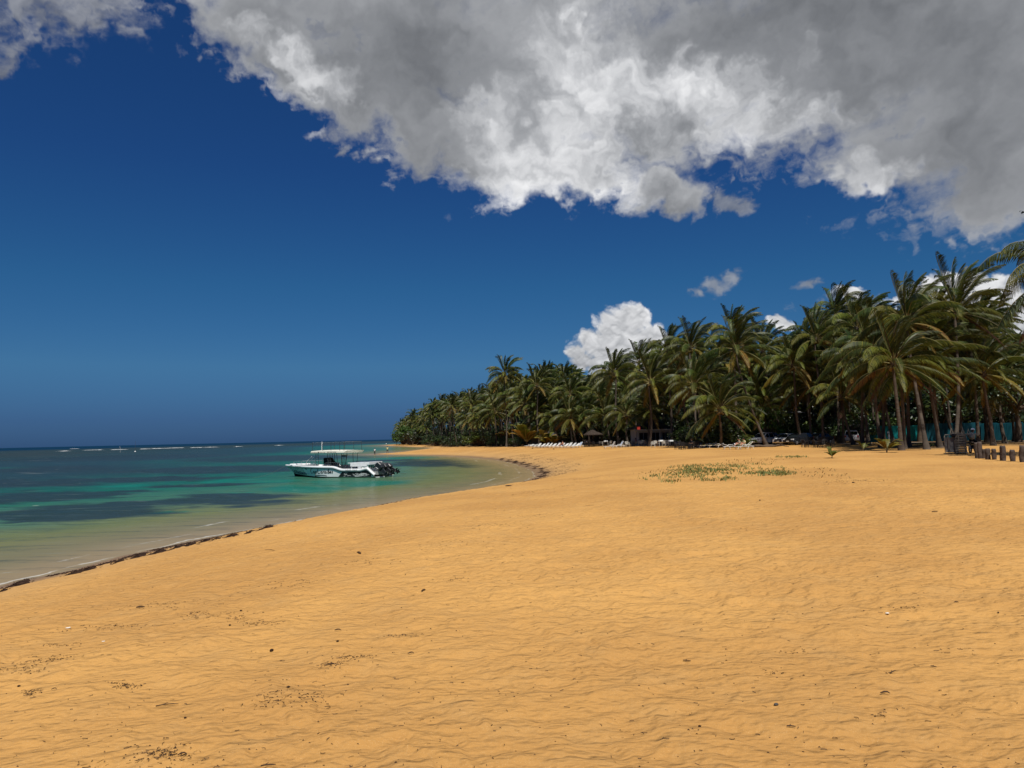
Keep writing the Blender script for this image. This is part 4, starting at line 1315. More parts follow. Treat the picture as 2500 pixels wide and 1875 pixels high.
# roof
rx0, rx1, ry, rz0, rz1 = -2.42, 1.50, 1.42, 2.50, 2.75
mb = MB()
sec = []
for i in range(13):
    x = rx0 + (rx1 - rx0) * i / 12
    zt = rz1 + 0.04 * math.sin(PI * i / 12)
    f = 0.0
    sec.append([(x, ry, rz0), (x, ry + 0.02, rz0 + 0.05), (x, ry, zt - 0.05), (x, ry - 0.1, zt), (x, 0, zt + 0.05), (x, -ry + 0.1, zt), (x, -ry, zt - 0.05), (x, -ry - .02, rz0 + 0.05), (x, -ry, rz0)])
vs = [p for s_ in sec for p in s_]
mb.add(vs, [(i * 9 + k, i * 9 + (k + 1) % 9, (i + 1) * 9 + (k + 1) % 9, (i + 1) * 9 + k) for i in range(12) for k in range(9)], 0)
e0 = sec[0]; e1 = sec[-1]
mb.add(e1, [tuple(range(9))], 0)
# raked rear face, tucked under
mb.add(e0 + [(p[0] + 0.0 - 0.30 * ((p[2] - rz0) / 0.24), p[1], p[2]) for p in e0], [(k, k + 9, (k + 1) % 9 + 9, (k + 1) % 9) for k in range(9)] + [tuple(range(9, 18))[::-1]], 0)
roof = mb.build('roof', cream, boat)
for text, xl, sz, sp in (('EXCURSION', 1.42, 0.115, 1.1), ('FISHING BOAT', 0.42, 0.10, 1.1), ('809.767.9386', -0.52, 0.165, 1.2)):
    words(text, sz, lambda u, v, xl=xl: Vector((xl - u, ry + 0.035, rz0 + 0.07 + v)), 'lettering', print_black, roof, sp)
mb = MB(); mb.add([(0.62, ry + .035, rz0 + .06), (0.50, ry + .035, rz0 + .06), (0.47, ry + .035, rz0 + .13), (0.56, ry + .035, rz0 + .21), (0.65, ry + .035, rz0 + .13)], [(0, 1, 2, 3, 4)], 0)
mb.build('logo', print_black, roof)
# upper rail
for sg in (1, -1):
    for x in ((1.4, 0.15, -0.85, -1.9, -2.4) if sg > 0 else (0.9, -0.4, -1.5, -2.45)):
        m2 = MB(); m2.tube([(x, sg * 1.3, rz1 - 0.02), (x, sg * 1.3, rz1 + .9)], 0.022, 6); m2.build('rail_post', dark_tube, boat)
mb = MB()
for sg in (1, -1): mb.tube([(1.45, sg * 1.3, rz1 + .9), (-2.45, sg * 1.3, rz1 + .92)], 0.018, 6)
mb.tube([(1.45, 1.3, rz1 + .9), (1.5, 0, rz1 + .9), (1.45, -1.3, rz1 + .9)], 0.018, 6)
mb.tube([(-2.45, 1.3, rz1 + .92), (-2.45, -1.3, rz1 + .92)], 0.018, 6)
mb.build('top_rail', steel, boat)
mb = MB(); mb.tube([(0.85, 0.6, rz1), (0.85, 0.6, rz1 + 0.98)], 0.025, 6); mb.box((0.79, 0.6, rz1 + 0.85), (0.14, 0.02, 0.16), 0); mb.build('flagpole', white, boat)
# roof supports
for sg in (1, -1):
    for xb, xt in ((1.15, 1.05), (0.75, 0.8), (-0.45, -0.35), (-0.68, -0.65), (-1.6, -1.45), (-1.95, -2.05)):
        m2 = MB(); m2.tube([(xb, sg * 1.12, 0.6), (xt, sg * 1.22, rz0 + 0.02)], 0.024, 6); m2.build('roof_support', dark_tube, boat)
mb = MB()
for sg in (1, -1):
    for z, a, b_ in ((1.15, -0.56, -0.78), (1.7, -0.5, -0.77), (1.5, -1.9, -2.36), (0.95, 1.3, -2.3)):
        mb.tube([(a, sg * 1.15, z), (b_, sg * 1.15, z)], 0.018, 5)
mb.build('support_brace', dark_tube, boat)
# rod holder rack under the rear of the roof
mb = MB()
mb.box((-2.1, 0.9, 2.2), (0.5, 0.25, 0.16), 0); mb.tube([(-1.9, 0.9, 0.9), (-1.8, 0.9, 2.4)], 0.03, 5); mb.tube([(-2.1, 0.9, 0.9), (-2.5, 0.9, 2.4)], 0.025, 5)
mb.build('ladder', dark_tube, boat)
# console with its black cover, seats
mb = MB()
mb.prism([(0.65, 0.34), (0.9, 0.34), (0.8, 1.15), (0.65, 1.36), (-0.2, 1.34), (-0.35, 0.34)], -0.55, 0.55, 0)
con = mb.build('console', deck_m, boat)
mb = MB()
mb.prism([(0.72, 1.32), (0.75, 1.95), (0.60, 2.02), (0.30, 1.95), (0.18, 1.68), (-0.05, 1.52), (-0.38, 1.42), (-0.40, 1.30), (0.5, 1.26)], -0.4, 0.5, 0)
mb.ball((0.42, 0.1, 1.75), 0.27, 8, 6, 0, (1.1, 1.4, .8)); mb.ball((0.0, 0.2, 1.45), 0.18, 8, 6, 0, (1.3, 1.4, .7))
mb.build('cover', matte_black, con)
for x, y in ((-0.9, 0.45), (-0.9, -0.45), (0.0, 0.9)):
    m2 = MB(); m2.box((x, y, 0.62), (0.5, 0.55, 0.5), 0); m2.box((x - 0.28, y, 1.02), (0.12, 0.55, 0.45), 1); m2.build('seat', [deck_m, deck_m], boat)
# white cooler bench across the stern
mb = MB()
mb.box((-3.85, 0.95, 1.28), (1.9, 0.12, 0.36), 0); mb.box((-3.7, 0, 1.46), (2.2, 2.0, 0.06), 0)
mb.box((-4.75, 0.0, 1.42), (0.7, 2.0, 0.26), 0)
mb.box((-3.95, 0.95, 0.85), (0.36, 0.10, 0.62), 0); mb.box((-4.85, 0.95, 0.85), (0.08, 0.08, 0.62), 0); mb.box((-3.0, 0.95, .85), (.06, .06, .62), 0)
mb.box((-4.85, -0.95, 0.85), (0.08, 0.08, 0.62), 0); mb.box((-3.0, -0.95, .85), (.06, .06, .62), 0)
mb.build('stern_bench', white, boat)
mb = MB()
for k in range(7): mb.box((-4.95, 0.75 - 0.25 * k, 1.08), (0.10, 0.05, 0.34), 0)
mb.build('rod_holders', matte_black, boat)
mb = MB(); mb.tube([(-1.55, 1.0, 0.34), (-1.55, 1.0, 1.55)], 0.05, 6); mb.tube([(-1.75, .8, 0.34), (-1.75, .8, 1.3)], 0.04, 6); mb.ball((-1.6, 1.2, 1.0), 0.10, 7, 5)
mb.build('fender_post', matte_black, boat)
# bow rail
mb = MB()
for sg in (1, -1):
    f = lambda x: (x, sg * (beam(3, x) - 0.12), sheer(x) + 0.42)
    mb.tube([(4.55, sg * (beam(3, 4.55) - .12), sheer(4.5) + 0.02), f(4.35), f(3.4), f(2.4), f(1.4), (0.95, sg * 1.35, sheer(1) + 0.05)], 0.018, 5)
    for x in (3.9, 3.1, 2.3, 1.6): mb.tube([(x, sg * (beam(3, x) - .12), sheer(x)), f(x)], 0.014, 5)
for x, y, h, l in ((3.15, 0.3, .62, .75), (2.7, -0.2, .62, .7), (2.55, 0.6, .55, .6)):
    mb.tube([(x, y, sheer(x)), (x - 0.15, y, sheer(x) + h * .7), (x - l, y, sheer(x) + h + .25)], 0.018, 5); mb.ball((x - l, y, sheer(x) + h + .27), 0.05, 6, 5)
mb.tube([(-0.2, 1.42, 1.2), (-0.2, 1.42, 1.52), (-2.0, 1.42, 1.5), (-2.0, 1.42, 0.9)], 0.015, 5)
mb.build('bow_rail', steel, boat)
for x in (4.3, 3.6): 
    m2 = MB(); m2.box((x, 0.35, sheer(x) + 0.12), (0.22, 0.06, 0.06), 0); m2.build('cleat', steel, boat)

def engine(y, tilt):
    mb = MB()
    # local frame: engine tilted up about the transom
    M_ = Matrix.Rotation(math.radians(tilt), 4, 'Y')
    def P(v): q = M_ @ (Vector(v) * 0.86); return (q.x - 6.25, q.y + y, q.z + 0.78)
    prof = [(0.28, 0.0), (0.36, 0.45), (0.28, 0.82), (-0.10, 0.92), (-0.46, 0.80), (-0.52, 0.35), (-0.38, 0.0)]
    vs = [P((x, -0.20, z)) for x, z in prof] + [P((x, 0.20, z)) for x, z in prof] + [P((x * 0.8 - .02, -0.27, 0.08 + z * .85)) for x, z in prof] + [P((x * .8 - .02, 0.27, .08 + z * .85)) for x, z in prof]
    n = 7
    fs = []
    for i in range(n):
        j = (i + 1) % n
        fs += [(i, j, n + j, n + i), (2 * n + i, 2 * n + j, j, i), (n + i, n + j, 3 * n + j, 3 * n + i)]
    fs += [tuple(range(2 * n, 3 * n)), tuple(range(3 * n, 4 * n))[::-1]]
    mb.add(vs, fs, 0, False)
    eng = thing('outboard_engine', '', 'engine') if False else None
    cw = mb.build('engine', grey, boat)
    leg = MB()
    pr = [(0.22, 0.02), (-0.28, 0.02), (-0.22, -0.75), (0.06, -0.75)]
    leg.add([P((x, -.10, z)) for x, z in pr] + [P((x, .10, z)) for x, z in pr], [(0, 1, 2, 3), (7, 6, 5, 4), (0, 3, 7, 4), (1, 5, 6, 2), (3, 2, 6, 7), (0, 4, 5, 1)], 0)
    leg.add([P((x, yy, -0.75)) for x, yy in ((0.14, -.03), (-0.45, -.16), (-0.45, .16), (0.14, .03))] + [P((x, yy, -0.70)) for x, yy in ((0.14, -.03), (-0.45, -.16), (-0.45, .16), (0.14, .03))], [(0, 1, 2, 3), (4, 5, 6, 7)][::1] + [(0, 1, 5, 4), (1, 2, 6, 5), (2, 3, 7, 6)], 0)
    leg.tube([P((0.22, 0, -1.0)), P((0.05, 0, -1.0)), P((-0.3, 0, -1.0)), P((-0.42, 0, -1.0))], [0.03, 0.085, 0.075, 0.04], 8)
    leg.add([P((x, yy, z)) for yy in (-.03, .03) for x, z in ((0.05, -.75), (-.25, -.75), (-.25, -1.25), (-.12, -1.28), (0.08, -0.95))], [(0, 1, 2, 3, 4), (9, 8, 7, 6, 5)], 0)
    leg.build('engine_leg', grey, cw)
    pm = MB()
    for k in range(3):
        a = k * 2 * PI / 3
        c_, s_ = math.cos(a), math.sin(a)
        pm.add([P((-0.46, c_ * .04 - s_ * .03, -1.0 + s_ * .04 + c_ * .03)), P((-0.42, c_ * .12 - s_ * .1, -1 + s_ * .12 + c_ * .1)), P((-0.5, c_ * .19, -1 + s_ * .19)), P((-0.54, c_ * .12 + s_ * .08, -1 + s_ * .12 - c_ * .08))], [(0, 1, 2, 3)], 0)
    pm.build('propeller', grey, cw)
    st = MB()
    for sg in (1, -1):
        st.add([P((x, sg * 0.275, z)) for x, z in ((0.12, .2), (0.2, .55), (0.14, .58), (0.05, .22))], [(0, 1, 2, 3) if sg < 0 else (3, 2, 1, 0)], 0)
    st.box(P((0.22, 0, 0.88)), (0.14, 0.14, 0.05), 0)
    st.build('engine_stripe', print_white, cw)
for y, tl_ in ((0.75, 44), (0.0, 56), (-0.75, 64)): engine(y, tl_)

# mooring lines
rope_m = MAT('rope', (0.10, 0.10, 0.09), 0.9, 0.1)
def boat_pt(x, y, z):
    a = PI - TH; x, y, z = x * BS, y * BS, z * 0.97
    return Vector((cxb + x * math.cos(a) - y * math.sin(a), cyb + x * math.sin(a) + y * math.cos(a), z))
def rope(p0, p1, sag, label, r=0.014, n=16):
    mb = MB(); pts = []
    for i in range(n + 1):
        t = i / n; p = Vector(p0).lerp(Vector(p1), t); p.z -= sag * math.sin(PI * t); pts.append(p - Vector(p0))
    mb.tube(pts, r, 5)
    tag(mb.build('mooring_rope', rope_m, None, tuple(p0)), label, 'rope')
sp = boat_pt(-5.9, -0.6, 0.6)
e = at_z(1062, 1150); rope(sp, (e[0], e[1], 0.02), 0.35, 'dark mooring rope running from the stern of the tour boat towards the beach', 0.014)
b0 = boat_pt(5.85, 0, 1.25)
e = at_z(615, 1168); rope(b0, (e[0], e[1], 0.02), 0.25, 'anchor rope slanting from the bow of the tour boat into the water', 0.010)
e = at_z(560, 1130); rope(b0, (e[0], e[1], 0.02), 0.25, 'second bow rope of the tour boat, the flatter of the two', 0.010)
# white reflection-coloured shallow hull wash is left to the water itself

# sea marks and buoys
for (px, py, h, lab, t) in [(293, 1105, 3.2, 'pale leaning stick standing in the sea before the breakers', 0.35), (330, 1102.5, 6.0, 'thin dark pole standing in the sea before the reef', 0.0)]:
    p = at_z(px, py); m2 = MB(); m2.tube([(0, 0, -1), (t * 0.5, 0, h * .5), (t * (-0.5), 0, h)], 0.05, 5)
    tag(m2.build('sea_stake', wood if t == 0 else print_white, None, (p[0], p[1], 0)), lab, 'stake')
for (px, py, lab) in [(943, 1083.8, 'white buoy floating behind the sandbar'), (330, 1103.4, 'white buoy floating at the foot of the dark pole')]:
    p = at_z(px, py); m2 = MB(); m2.ball((0, 0, 0.15), 0.42, 10, 7)
    tag(m2.build('buoy', print_white, None, (p[0], p[1], 0)), lab, 'buoy')
# ------------------------------------------------------------------ people
skin_m = MAT('skin', (0.16, 0.085, 0.05), 0.55, 0.3)
skin_pink = MAT('skin_sunburnt', (0.50, 0.24, 0.15), 0.55, 0.3)
hair_m = MAT('hair', (0.012, 0.010, 0.009), 0.7, 0.2)
cl = {k: MAT('cloth_' + k, c, 0.9, 0.1) for k, c in {'white': (0.75, 0.76, 0.75), 'black': (0.012, 0.013, 0.018), 'yellow': (0.62, 0.60, 0.30), 'olive': (0.34, 0.33, 0.24), 'red': (0.35, 0.03, 0.03), 'navy': (0.02, 0.03, 0.07)}.items()}

def skinned(name, verts, edges, radii, mats, parent, mat_of=None, sub=2):
    me = bpy.data.meshes.new(name); me.from_pydata(verts, edges, [])
    o = bpy.data.objects.new(name, me); col.objects.link(o)
    md = o.modifiers.new('skin', 'SKIN'); md.use_smooth_shade = True
    o.modifiers.new('sub', 'SUBSURF').levels = sub
    for i, v in enumerate(me.skin_vertices[0].data):
        r = radii[i]; v.radius = (r, r) if not isinstance(r, tuple) else r
        v.use_root = (i == 0)
    dg = bpy.context.evaluated_depsgraph_get(); dg.update()
    m2 = bpy.data.meshes.new_from_object(o.evaluated_get(dg))
    bpy.data.objects.remove(o)
    m2.materials.clear()
    for m in mats: m2.materials.append(m)
    if mat_of:
        for p in m2.polygons: p.material_index = mat_of(p.center)
    for p in m2.polygons: p.use_smooth = True
    return link(name, m2, parent)

POSES = {
    'stand': dict(pel=(0, 0, .95), che=(0, .01, 1.28), nek=(0, 0, 1.50), hed=(0, .02, 1.66), sl=(-.19, 0, 1.43), sr=(.19, 0, 1.43), el=(-.25, .02, 1.14), er=(.25, .02, 1.14), hl=(-.24, .12, .88), hr=(.24, .12, .88),
                  pl=(-.10, 0, .90), pr=(.10, 0, .90), kl=(-.11, .03, .50), kr=(.11, .05, .50), fl=(-.12, -.02, .08), fr=(.13, -.04, .08), tl=(-.13, .15, .03), tr=(.15, .13, .03)),
    'hands_up': dict(pel=(0, 0, .95), che=(0, .02, 1.28), nek=(0, .03, 1.49), hed=(0, .06, 1.64), sl=(-.19, .02, 1.42), sr=(.19, .02, 1.42), el=(-.36, .05, 1.22), er=(.36, .05, 1.22), hl=(-.12, .28, 1.30), hr=(.12, .28, 1.30),
                     pl=(-.10, 0, .90), pr=(.10, 0, .90), kl=(-.15, .05, .50), kr=(.15, .05, .50), fl=(-.18, -.02, .08), fr=(.18, -.04, .08), tl=(-.20, .15, .03), tr=(.20, .13, .03)),
    'walk': dict(pel=(0, 0, .94), che=(0, .03, 1.27), nek=(0, .05, 1.48), hed=(0, .08, 1.64), sl=(-.19, .02, 1.41), sr=(.19, .04, 1.41), el=(-.24, -.14, 1.16), er=(.24, .14, 1.16), hl=(-.23, -.10, .90), hr=(.23, .32, .98),
                 pl=(-.10, 0, .90), pr=(.10, 0, .90), kl=(-.10, .20, .52), kr=(.10, -.03, .49), fl=(-.10, .24, .10), fr=(.10, -.30, .13), tl=(-.10, .40, .06), tr=(.10, -.17, .03)),
    'sit': dict(pel=(0, 0, .12), che=(0, .02, .44), nek=(0, .06, .66), hed=(0, .11, .82), sl=(-.2, .04, .58), sr=(.2, .04, .58), el=(-.26, .16, .36), er=(.26, .16, .36), hl=(-.14, .40, .34), hr=(.14, .40, .34),
                pl=(-.10, .03, .10), pr=(.10, .03, .10), kl=(-.16, .42, .30), kr=(.16, .42, .30), fl=(-.15, .78, .08), fr=(.15, .78, .08), tl=(-.15, .86, .18), tr=(.15, .86, .18)),
    'ride': dict(pel=(0, 0, .85), che=(0, .10, 1.17), nek=(0, .20, 1.37), hed=(0, .27, 1.51), sl=(-.2, .16, 1.31), sr=(.2, .16, 1.31), el=(-.32, .34, 1.12), er=(.32, .34, 1.12), hl=(-.30, .56, 1.08), hr=(.30, .56, 1.08),
                 pl=(-.12, .02, .83), pr=(.12, .02, .83), kl=(-.22, .40, .70), kr=(.22, .40, .70), fl=(-.22, .22, .30), fr=(.22, .22, .30), tl=(-.22, .38, .26), tr=(.22, .38, .26)),
    'chair': dict(pel=(0, 0, .50), che=(0, .0, .80), nek=(0, .02, 1.02), hed=(0, .05, 1.17), sl=(-.2, 0, .94), sr=(.2, 0, .94), el=(-.26, .06, .70), er=(.26, .06, .70), hl=(-.16, .30, .68), hr=(.16, .30, .68),
                  pl=(-.10, .02, .48), pr=(.10, .02, .48), kl=(-.12, .44, .50), kr=(.12, .44, .50), fl=(-.12, .46, .10), fr=(.12, .46, .10), tl=(-.12, .60, .04), tr=(.12, .60, .04)),
}
def person(loc, rz, pose, label, top, bottom, skin=None, short=False, hat=None, group=None, scale=1.0, bare=False):
    sk = skin or skin_m
    root = thing('person', label, 'person', tuple(loc), rz, group); root.scale = (scale,) * 3
    J = POSES[pose]; V = {k: Vector(v) for k, v in J.items()}
    names = ['pel', 'wai', 'che', 'nek', 'hed0', 'hed', 'sl', 'el', 'hl', 'hl2', 'sr', 'er', 'hr', 'hr2', 'pl', 'kl', 'fl', 'tl', 'pr', 'kr', 'fr', 'tr']
    V['wai'] = V['pel'].lerp(V['che'], .5)
    V['hed0'] = V['nek'].lerp(V['hed'], .55)
    V['hl2'] = V['hl'] + (V['hl'] - V['el']).normalized() * .12
    V['hr2'] = V['hr'] + (V['hr'] - V['er']).normalized() * .12
    R = dict(pel=(.15, .11), wai=(.135, .10), che=(.165, .115), nek=.055, hed0=.075, hed=.092, sl=.065, el=.045, hl=.032, hl2=.030, sr=.065, er=.045, hr=.032, hr2=.03, pl=.095, kl=.065, fl=.045, tl=.035, pr=.095, kr=.065, fr=.045, tr=.035)
    E = [('pel', 'wai'), ('wai', 'che'), ('che', 'nek'), ('nek', 'hed0'), ('hed0', 'hed'), ('che', 'sl'), ('sl', 'el'), ('el', 'hl'), ('hl', 'hl2'), ('che', 'sr'), ('sr', 'er'), ('er', 'hr'), ('hr', 'hr2'),
         ('pel', 'pl'), ('pl', 'kl'), ('kl', 'fl'), ('fl', 'tl'), ('pel', 'pr'), ('pr', 'kr'), ('kr', 'fr'), ('fr', 'tr')]
    idx = {k: i for i, k in enumerate(names)}
    def near(p):
        best = None
        for a, b in E:
            ab = V[b] - V[a]; t = max(0, min(1, (p - V[a]).dot(ab) / ab.length_squared))
            d = (p - V[a] - ab * t).length - 0.0
            if best is None or d < best[0]: best = (d, a, b, t)
        return best[1:]
    def mo(p):
        a, b, t = near(p)
        if b in ('hed0', 'hed') or (b == 'nek' and t > .8): return 0
        if b in ('hl', 'hl2', 'hr', 'hr2'): return 0
        if a in ('sl', 'sr'): return 0 if (bare or t > .6) else 1
        if b in ('pl', 'pr') or a in ('pl', 'pr'): return 2 if not (short and a in ('pl', 'pr') and t > .8) else 0
        if a in ('kl', 'kr'): return 0 if short else 2
        if a in ('fl', 'fr'): return 0
        if a == 'pel' and t < .35: return 2
        return 0 if bare else 1
    skinned('body', [V[k] for k in names], [(idx[a], idx[b]) for a, b in E], [R[k] for k in names], [sk, top, bottom], root, mo, 2)
    H = V['hed']
    mb = MB(); mb.ball((H.x, H.y - .015, H.z + .035), .108, 10, 7, 0, (.95, 1.05, 1.0)); mb.build('hair', hair_m, root)
    mb = MB(); mb.add([(H.x - .018, H.y + .085, H.z - .03), (H.x + .018, H.y + .085, H.z - .03), (H.x, H.y + .125, H.z - .035), (H.x, H.y + .09, H.z + .02)], [(0, 2, 3), (1, 3, 2), (0, 1, 2)], 0); mb.build('nose', sk, root)
    if hat:
        mb = MB(); mb.ball((H.x, H.y, H.z + .07), .118, 10, 7, 0, (1, 1.08, .85)); mb.tube([(H.x, H.y + .1, H.z + .06), (H.x, H.y + .2, H.z + .045)], [.08, .05], 7, 0, flat=.2); mb.build('cap', hat, root)
    return root
def stand_at(px, py):
    p = hit(px, py); return p
p1 = at_z(915, 1109.3); p2 = at_z(946, 1108.2); p3 = at_z(968, 1088.5)
person((p1[0], p1[1], -0.15), PI * 0.85, 'stand', 'person in a white shirt and dark trousers standing at the tip of the sandbar', cl['white'], cl['black'])
person((p2[0], p2[1], gz(p2[0], p2[1])), PI * 0.1, 'hands_up', 'person in a pale yellow top and shorts with raised elbows on the sandbar', cl['yellow'], cl['black'], short=True)
person((p3[0], p3[1], gz(p3[0], p3[1])), PI * 0.5, 'walk', 'distant dark-clothed person walking at the far point of the beach', cl['black'], cl['black'])

# ------------------------------------------------------------------ sun loungers
plastic = MAT('white_plastic', (0.70, 0.69, 0.64), 0.45, 0.4, var=0.06, vscale=4)
slings = {'white': MAT('sling_white', (0.62, 0.61, 0.57), 0.8, 0.2), 'blue': MAT('sling_blue', (0.03, 0.10, 0.33), 0.8, 0.2), 'paleblue': MAT('sling_paleblue', (0.30, 0.40, 0.55), 0.8, 0.2),
          'orange': MAT('sling_orange', (0.75, 0.36, 0.02), 0.8, 0.2), 'yellow': MAT('sling_yellow', (0.78, 0.52, 0.05), 0.8, 0.2), 'sand': MAT('sling_beige', (0.33, 0.25, 0.19), 0.8, 0.2), 'green': MAT('sling_olive', (0.16, 0.17, 0.07), 0.8, 0.2), 'grey': MAT('sling_grey', (0.12, 0.115, 0.11), 0.8, 0.2)}
def lounger(sling, back=48, frame=None):
    """head end at +x"""
    fr = frame or plastic
    root = thing('sun_lounger', 'x', 'sun lounger')
    rails = MB()
    for sg in (1, -1):
        rails.tube([(-0.95, sg * .32, .28), (-0.2, sg * .33, .31), (0.45, sg * .33, .30), (0.98, sg * .32, .30)], 0.028, 6)
    rails.tube([(-0.95, .32, .28), (-0.99, 0, .28), (-0.95, -.32, .28)], .028, 6); rails.tube([(0.98, .32, .30), (.98, -.32, .30)], .025, 6)
    rails.build('frame', fr, root)
    for x, dx in ((-0.72, -.12), (0.35, -.10), (0.80, .12)):
        for sg in (1, -1):
            m2 = MB(); m2.tube([(x, sg * .33, .29), (x + dx, sg * .335, .0)], [.032, .024], 6); m2.build('leg', fr, root)
    seat = MB(); seat.box((-0.28, 0, .315), (1.22, .56, .025), 0)
    for k in range(7): seat.box((-0.80 + .18 * k, 0, .332), (.10, .54, .012), 0)
    seat.build('seat', slings[sling], root)
    a = math.radians(back); c_, s_ = math.cos(a), math.sin(a)
    bk = MB()
    M_ = Matrix.Rotation(-a, 3, 'Y')
    bk.box((0.36 + .33 * c_, 0, .32 + .33 * s_), (.68, .54, .022), 0, M=M_)
    b = bk.build('backrest', slings[sling], root)
    bf = MB()
    for sg in (1, -1): bf.tube([(0.34, sg * .29, .32), (0.34 + .70 * c_, sg * .29, .32 + .70 * s_)], .024, 6)
    bf.tube([(0.34 + .70 * c_, .29, .32 + .70 * s_), (0.34 + .74 * c_, 0, .32 + .74 * s_), (0.34 + .70 * c_, -.29, .32 + .70 * s_)], .03, 6)
    bf.tube([(0.34 + .45 * c_, .2, .32 + .45 * s_), (0.80, .2, .31)], .014, 4); bf.tube([(0.34 + .45 * c_, -.2, .32 + .45 * s_), (0.80, -.2, .31)], .014, 4)
    bf.build('back_frame', fr, b)
    ar = MB()
    for sg in (1, -1): ar.tube([(-.1, sg * .36, .30), (.02, sg * .37, .47), (.42, sg * .37, .48), (.60, sg * .36, .30)], .022, 5)
    ar.build('armrest', fr, root)
    return root
L_lib = {}
def place_lounger(sl, back, x, y, rz, label, group=None, z=None):
    k = (sl, back)
    z = gz(x, y) if z is None else z
    if k not in L_lib:
        L_lib[k] = lounger(sl, back); o = L_lib[k]
        o.location = (x, y, z); o.rotation_euler = (0, 0, rz); o['label'] = label
        if group: o['group'] = group
        return o
    return copy_tree(L_lib[k], (x, y, z), rz, label, group)
names_row = ['leftmost of the row, lying flat', 'second from the left', 'third from the left', 'fourth from the left', 'fifth from the left', 'sixth from the left', 'seventh from the left',
             'eighth from the left', 'just left of the sunbather', 'under the sunbather', 'just right of the sunbather', 'third from the right end', 'second from the right end']
nR = 13; Lrow = []
for i in range(nR):
    px = 1292 + (1404 - 1292) * i / (nR - 1) + _pr.uniform(-1, 1)
    p = hit(px, 1093.2 - (1.5 if i < 2 else 0))
    Lrow.append(p)
    place_lounger('white', (18 if i < 2 else (34, 48, 42)[i % 3]), p.x, p.y, math.radians(28 + _pr.uniform(-5, 5)), 'white sun lounger in the long row, ' + names_row[i], 'white sun loungers in the long row')
p = hit(1411, 1092); place_lounger('paleblue', 48, p.x, p.y, math.radians(28), 'sun lounger with a pale blue back at the right end of the long row', 'white sun loungers in the long row')
q = Lrow[9]; person((q.x - .15, q.y, q.z + .30), PI * 0.35, 'sit', 'bare-backed sunbather sitting on one of the white loungers', cl['white'], cl['navy'], skin=skin_pink, short=True, bare=True)
p = hit(1490, 1094.5); place_lounger('sand', 62, p.x, p.y, math.radians(8), 'sun lounger with a raised beige back left of the blue-grey one')
p = hit(1510, 1093.0); place_lounger('paleblue', 60, p.x, p.y, math.radians(10), 'white framed sun lounger with a raised blue-grey back beside the beige one')
p = hit(1704, 1092.5); place_lounger('blue', 58, p.x, p.y, math.radians(14), 'sun lounger with a bright blue back left of the orange one')
p = hit(1719, 1092.5); place_lounger('orange', 50, p.x, p.y, math.radians(14), 'orange sun lounger between the blue and the yellow ones')
p = hit(1730, 1092.8); place_lounger('yellow', 30, p.x, p.y, math.radians(12), 'yellow sun lounger behind the foot of the low palm')
p = hit(1746, 1093.2); place_lounger('yellow', 18, p.x, p.y, math.radians(5), 'yellow flat sun lounger right of the palm trunk')
p = hit(1789, 1096.5); place_lounger('green', 22, p.x, p.y, math.radians(168), 'cream sun lounger holding a black bag, left of the pair on the open sand')
bagp = p
p = hit(1817, 1096.5); place_lounger('green', 40, p.x, p.y, math.radians(6), 'cream sun lounger with an olive towel, right of the pair on the open sand')
mb = MB(); mb.ball((0, 0, .14), .26, 10, 7, 0, (1.2, .7, .6)); mb.tube([(-.2, 0, .2), (0, 0, .42), (.2, 0, .2)], .02, 5); mb.ball((.05, -.12, .2), .09, 7, 5, 1)
tag(mb.build('beach_bag', [cl['black'], cl['white']], None, (bagp.x + .15, bagp.y, bagp.z + .33)), 'black beach bag with a white patch lying on the cream lounger', 'bag')
for (px, py, lab, ang) in [(1806, 1094.5, 'person lying back on the cream lounger beside the black bag', 0.35), (1818, 1094.0, 'second person resting on the right cream lounger', 0.5)]:
    p = hit(px, py + 1.5); person((p.x, p.y, p.z + .30), PI * (0.5 + ang * .3), 'sit', lab, cl['yellow'] if px > 1810 else cl['olive'], cl['olive'], skin=skin_pink, short=True, scale=.95)

# ------------------------------------------------------------------ the stack of sunbeds near the posts
wood_pl = MAT('weathered_plastic', (0.15, 0.14, 0.12), 0.6, 0.3, var=0.2, vscale=3)
dark_sling = MAT('sling_brown', (0.045, 0.022, 0.020), 0.8, 0.1)
sp_ = hit(2346, 1108.5)
VA = math.atan2(sp_.x, sp_.y)
def by_stack(du, dv, dz=0.0):          # across and along the lie of the stack
    return (sp_.x + du * math.cos(VA) + dv * math.sin(VA), sp_.y - du * math.sin(VA) + dv * math.cos(VA), sp_.z + dz)
brown_frame = wood_pl
slings['brown'] = dark_sling
def stacked(sl):
    root = thing('sun_lounger', 'x', 'sun lounger')
    f = MB()
    f.box((0, -.31, .05), (1.9, .05, .05), 0); f.box((0, .31, .05), (1.9, .05, .05), 0); f.box((-.95, 0, .05), (.05, .66, .05), 0); f.box((.95, 0, .05), (.05, .66, .05), 0)
    f.build('frame', wood_pl, root)
    for x in (-.8, .8):
        for y in (-.31, .31):
            m2 = MB(); m2.box((x, y, .0), (.10, .07, .10), 0, taper=.9); m2.build('leg', wood_pl, root)
    m2 = MB(); m2.box((0, 0, .055), (1.84, .56, .02), 0); m2.build('sling', slings[sl], root)
    return root
st0 = None
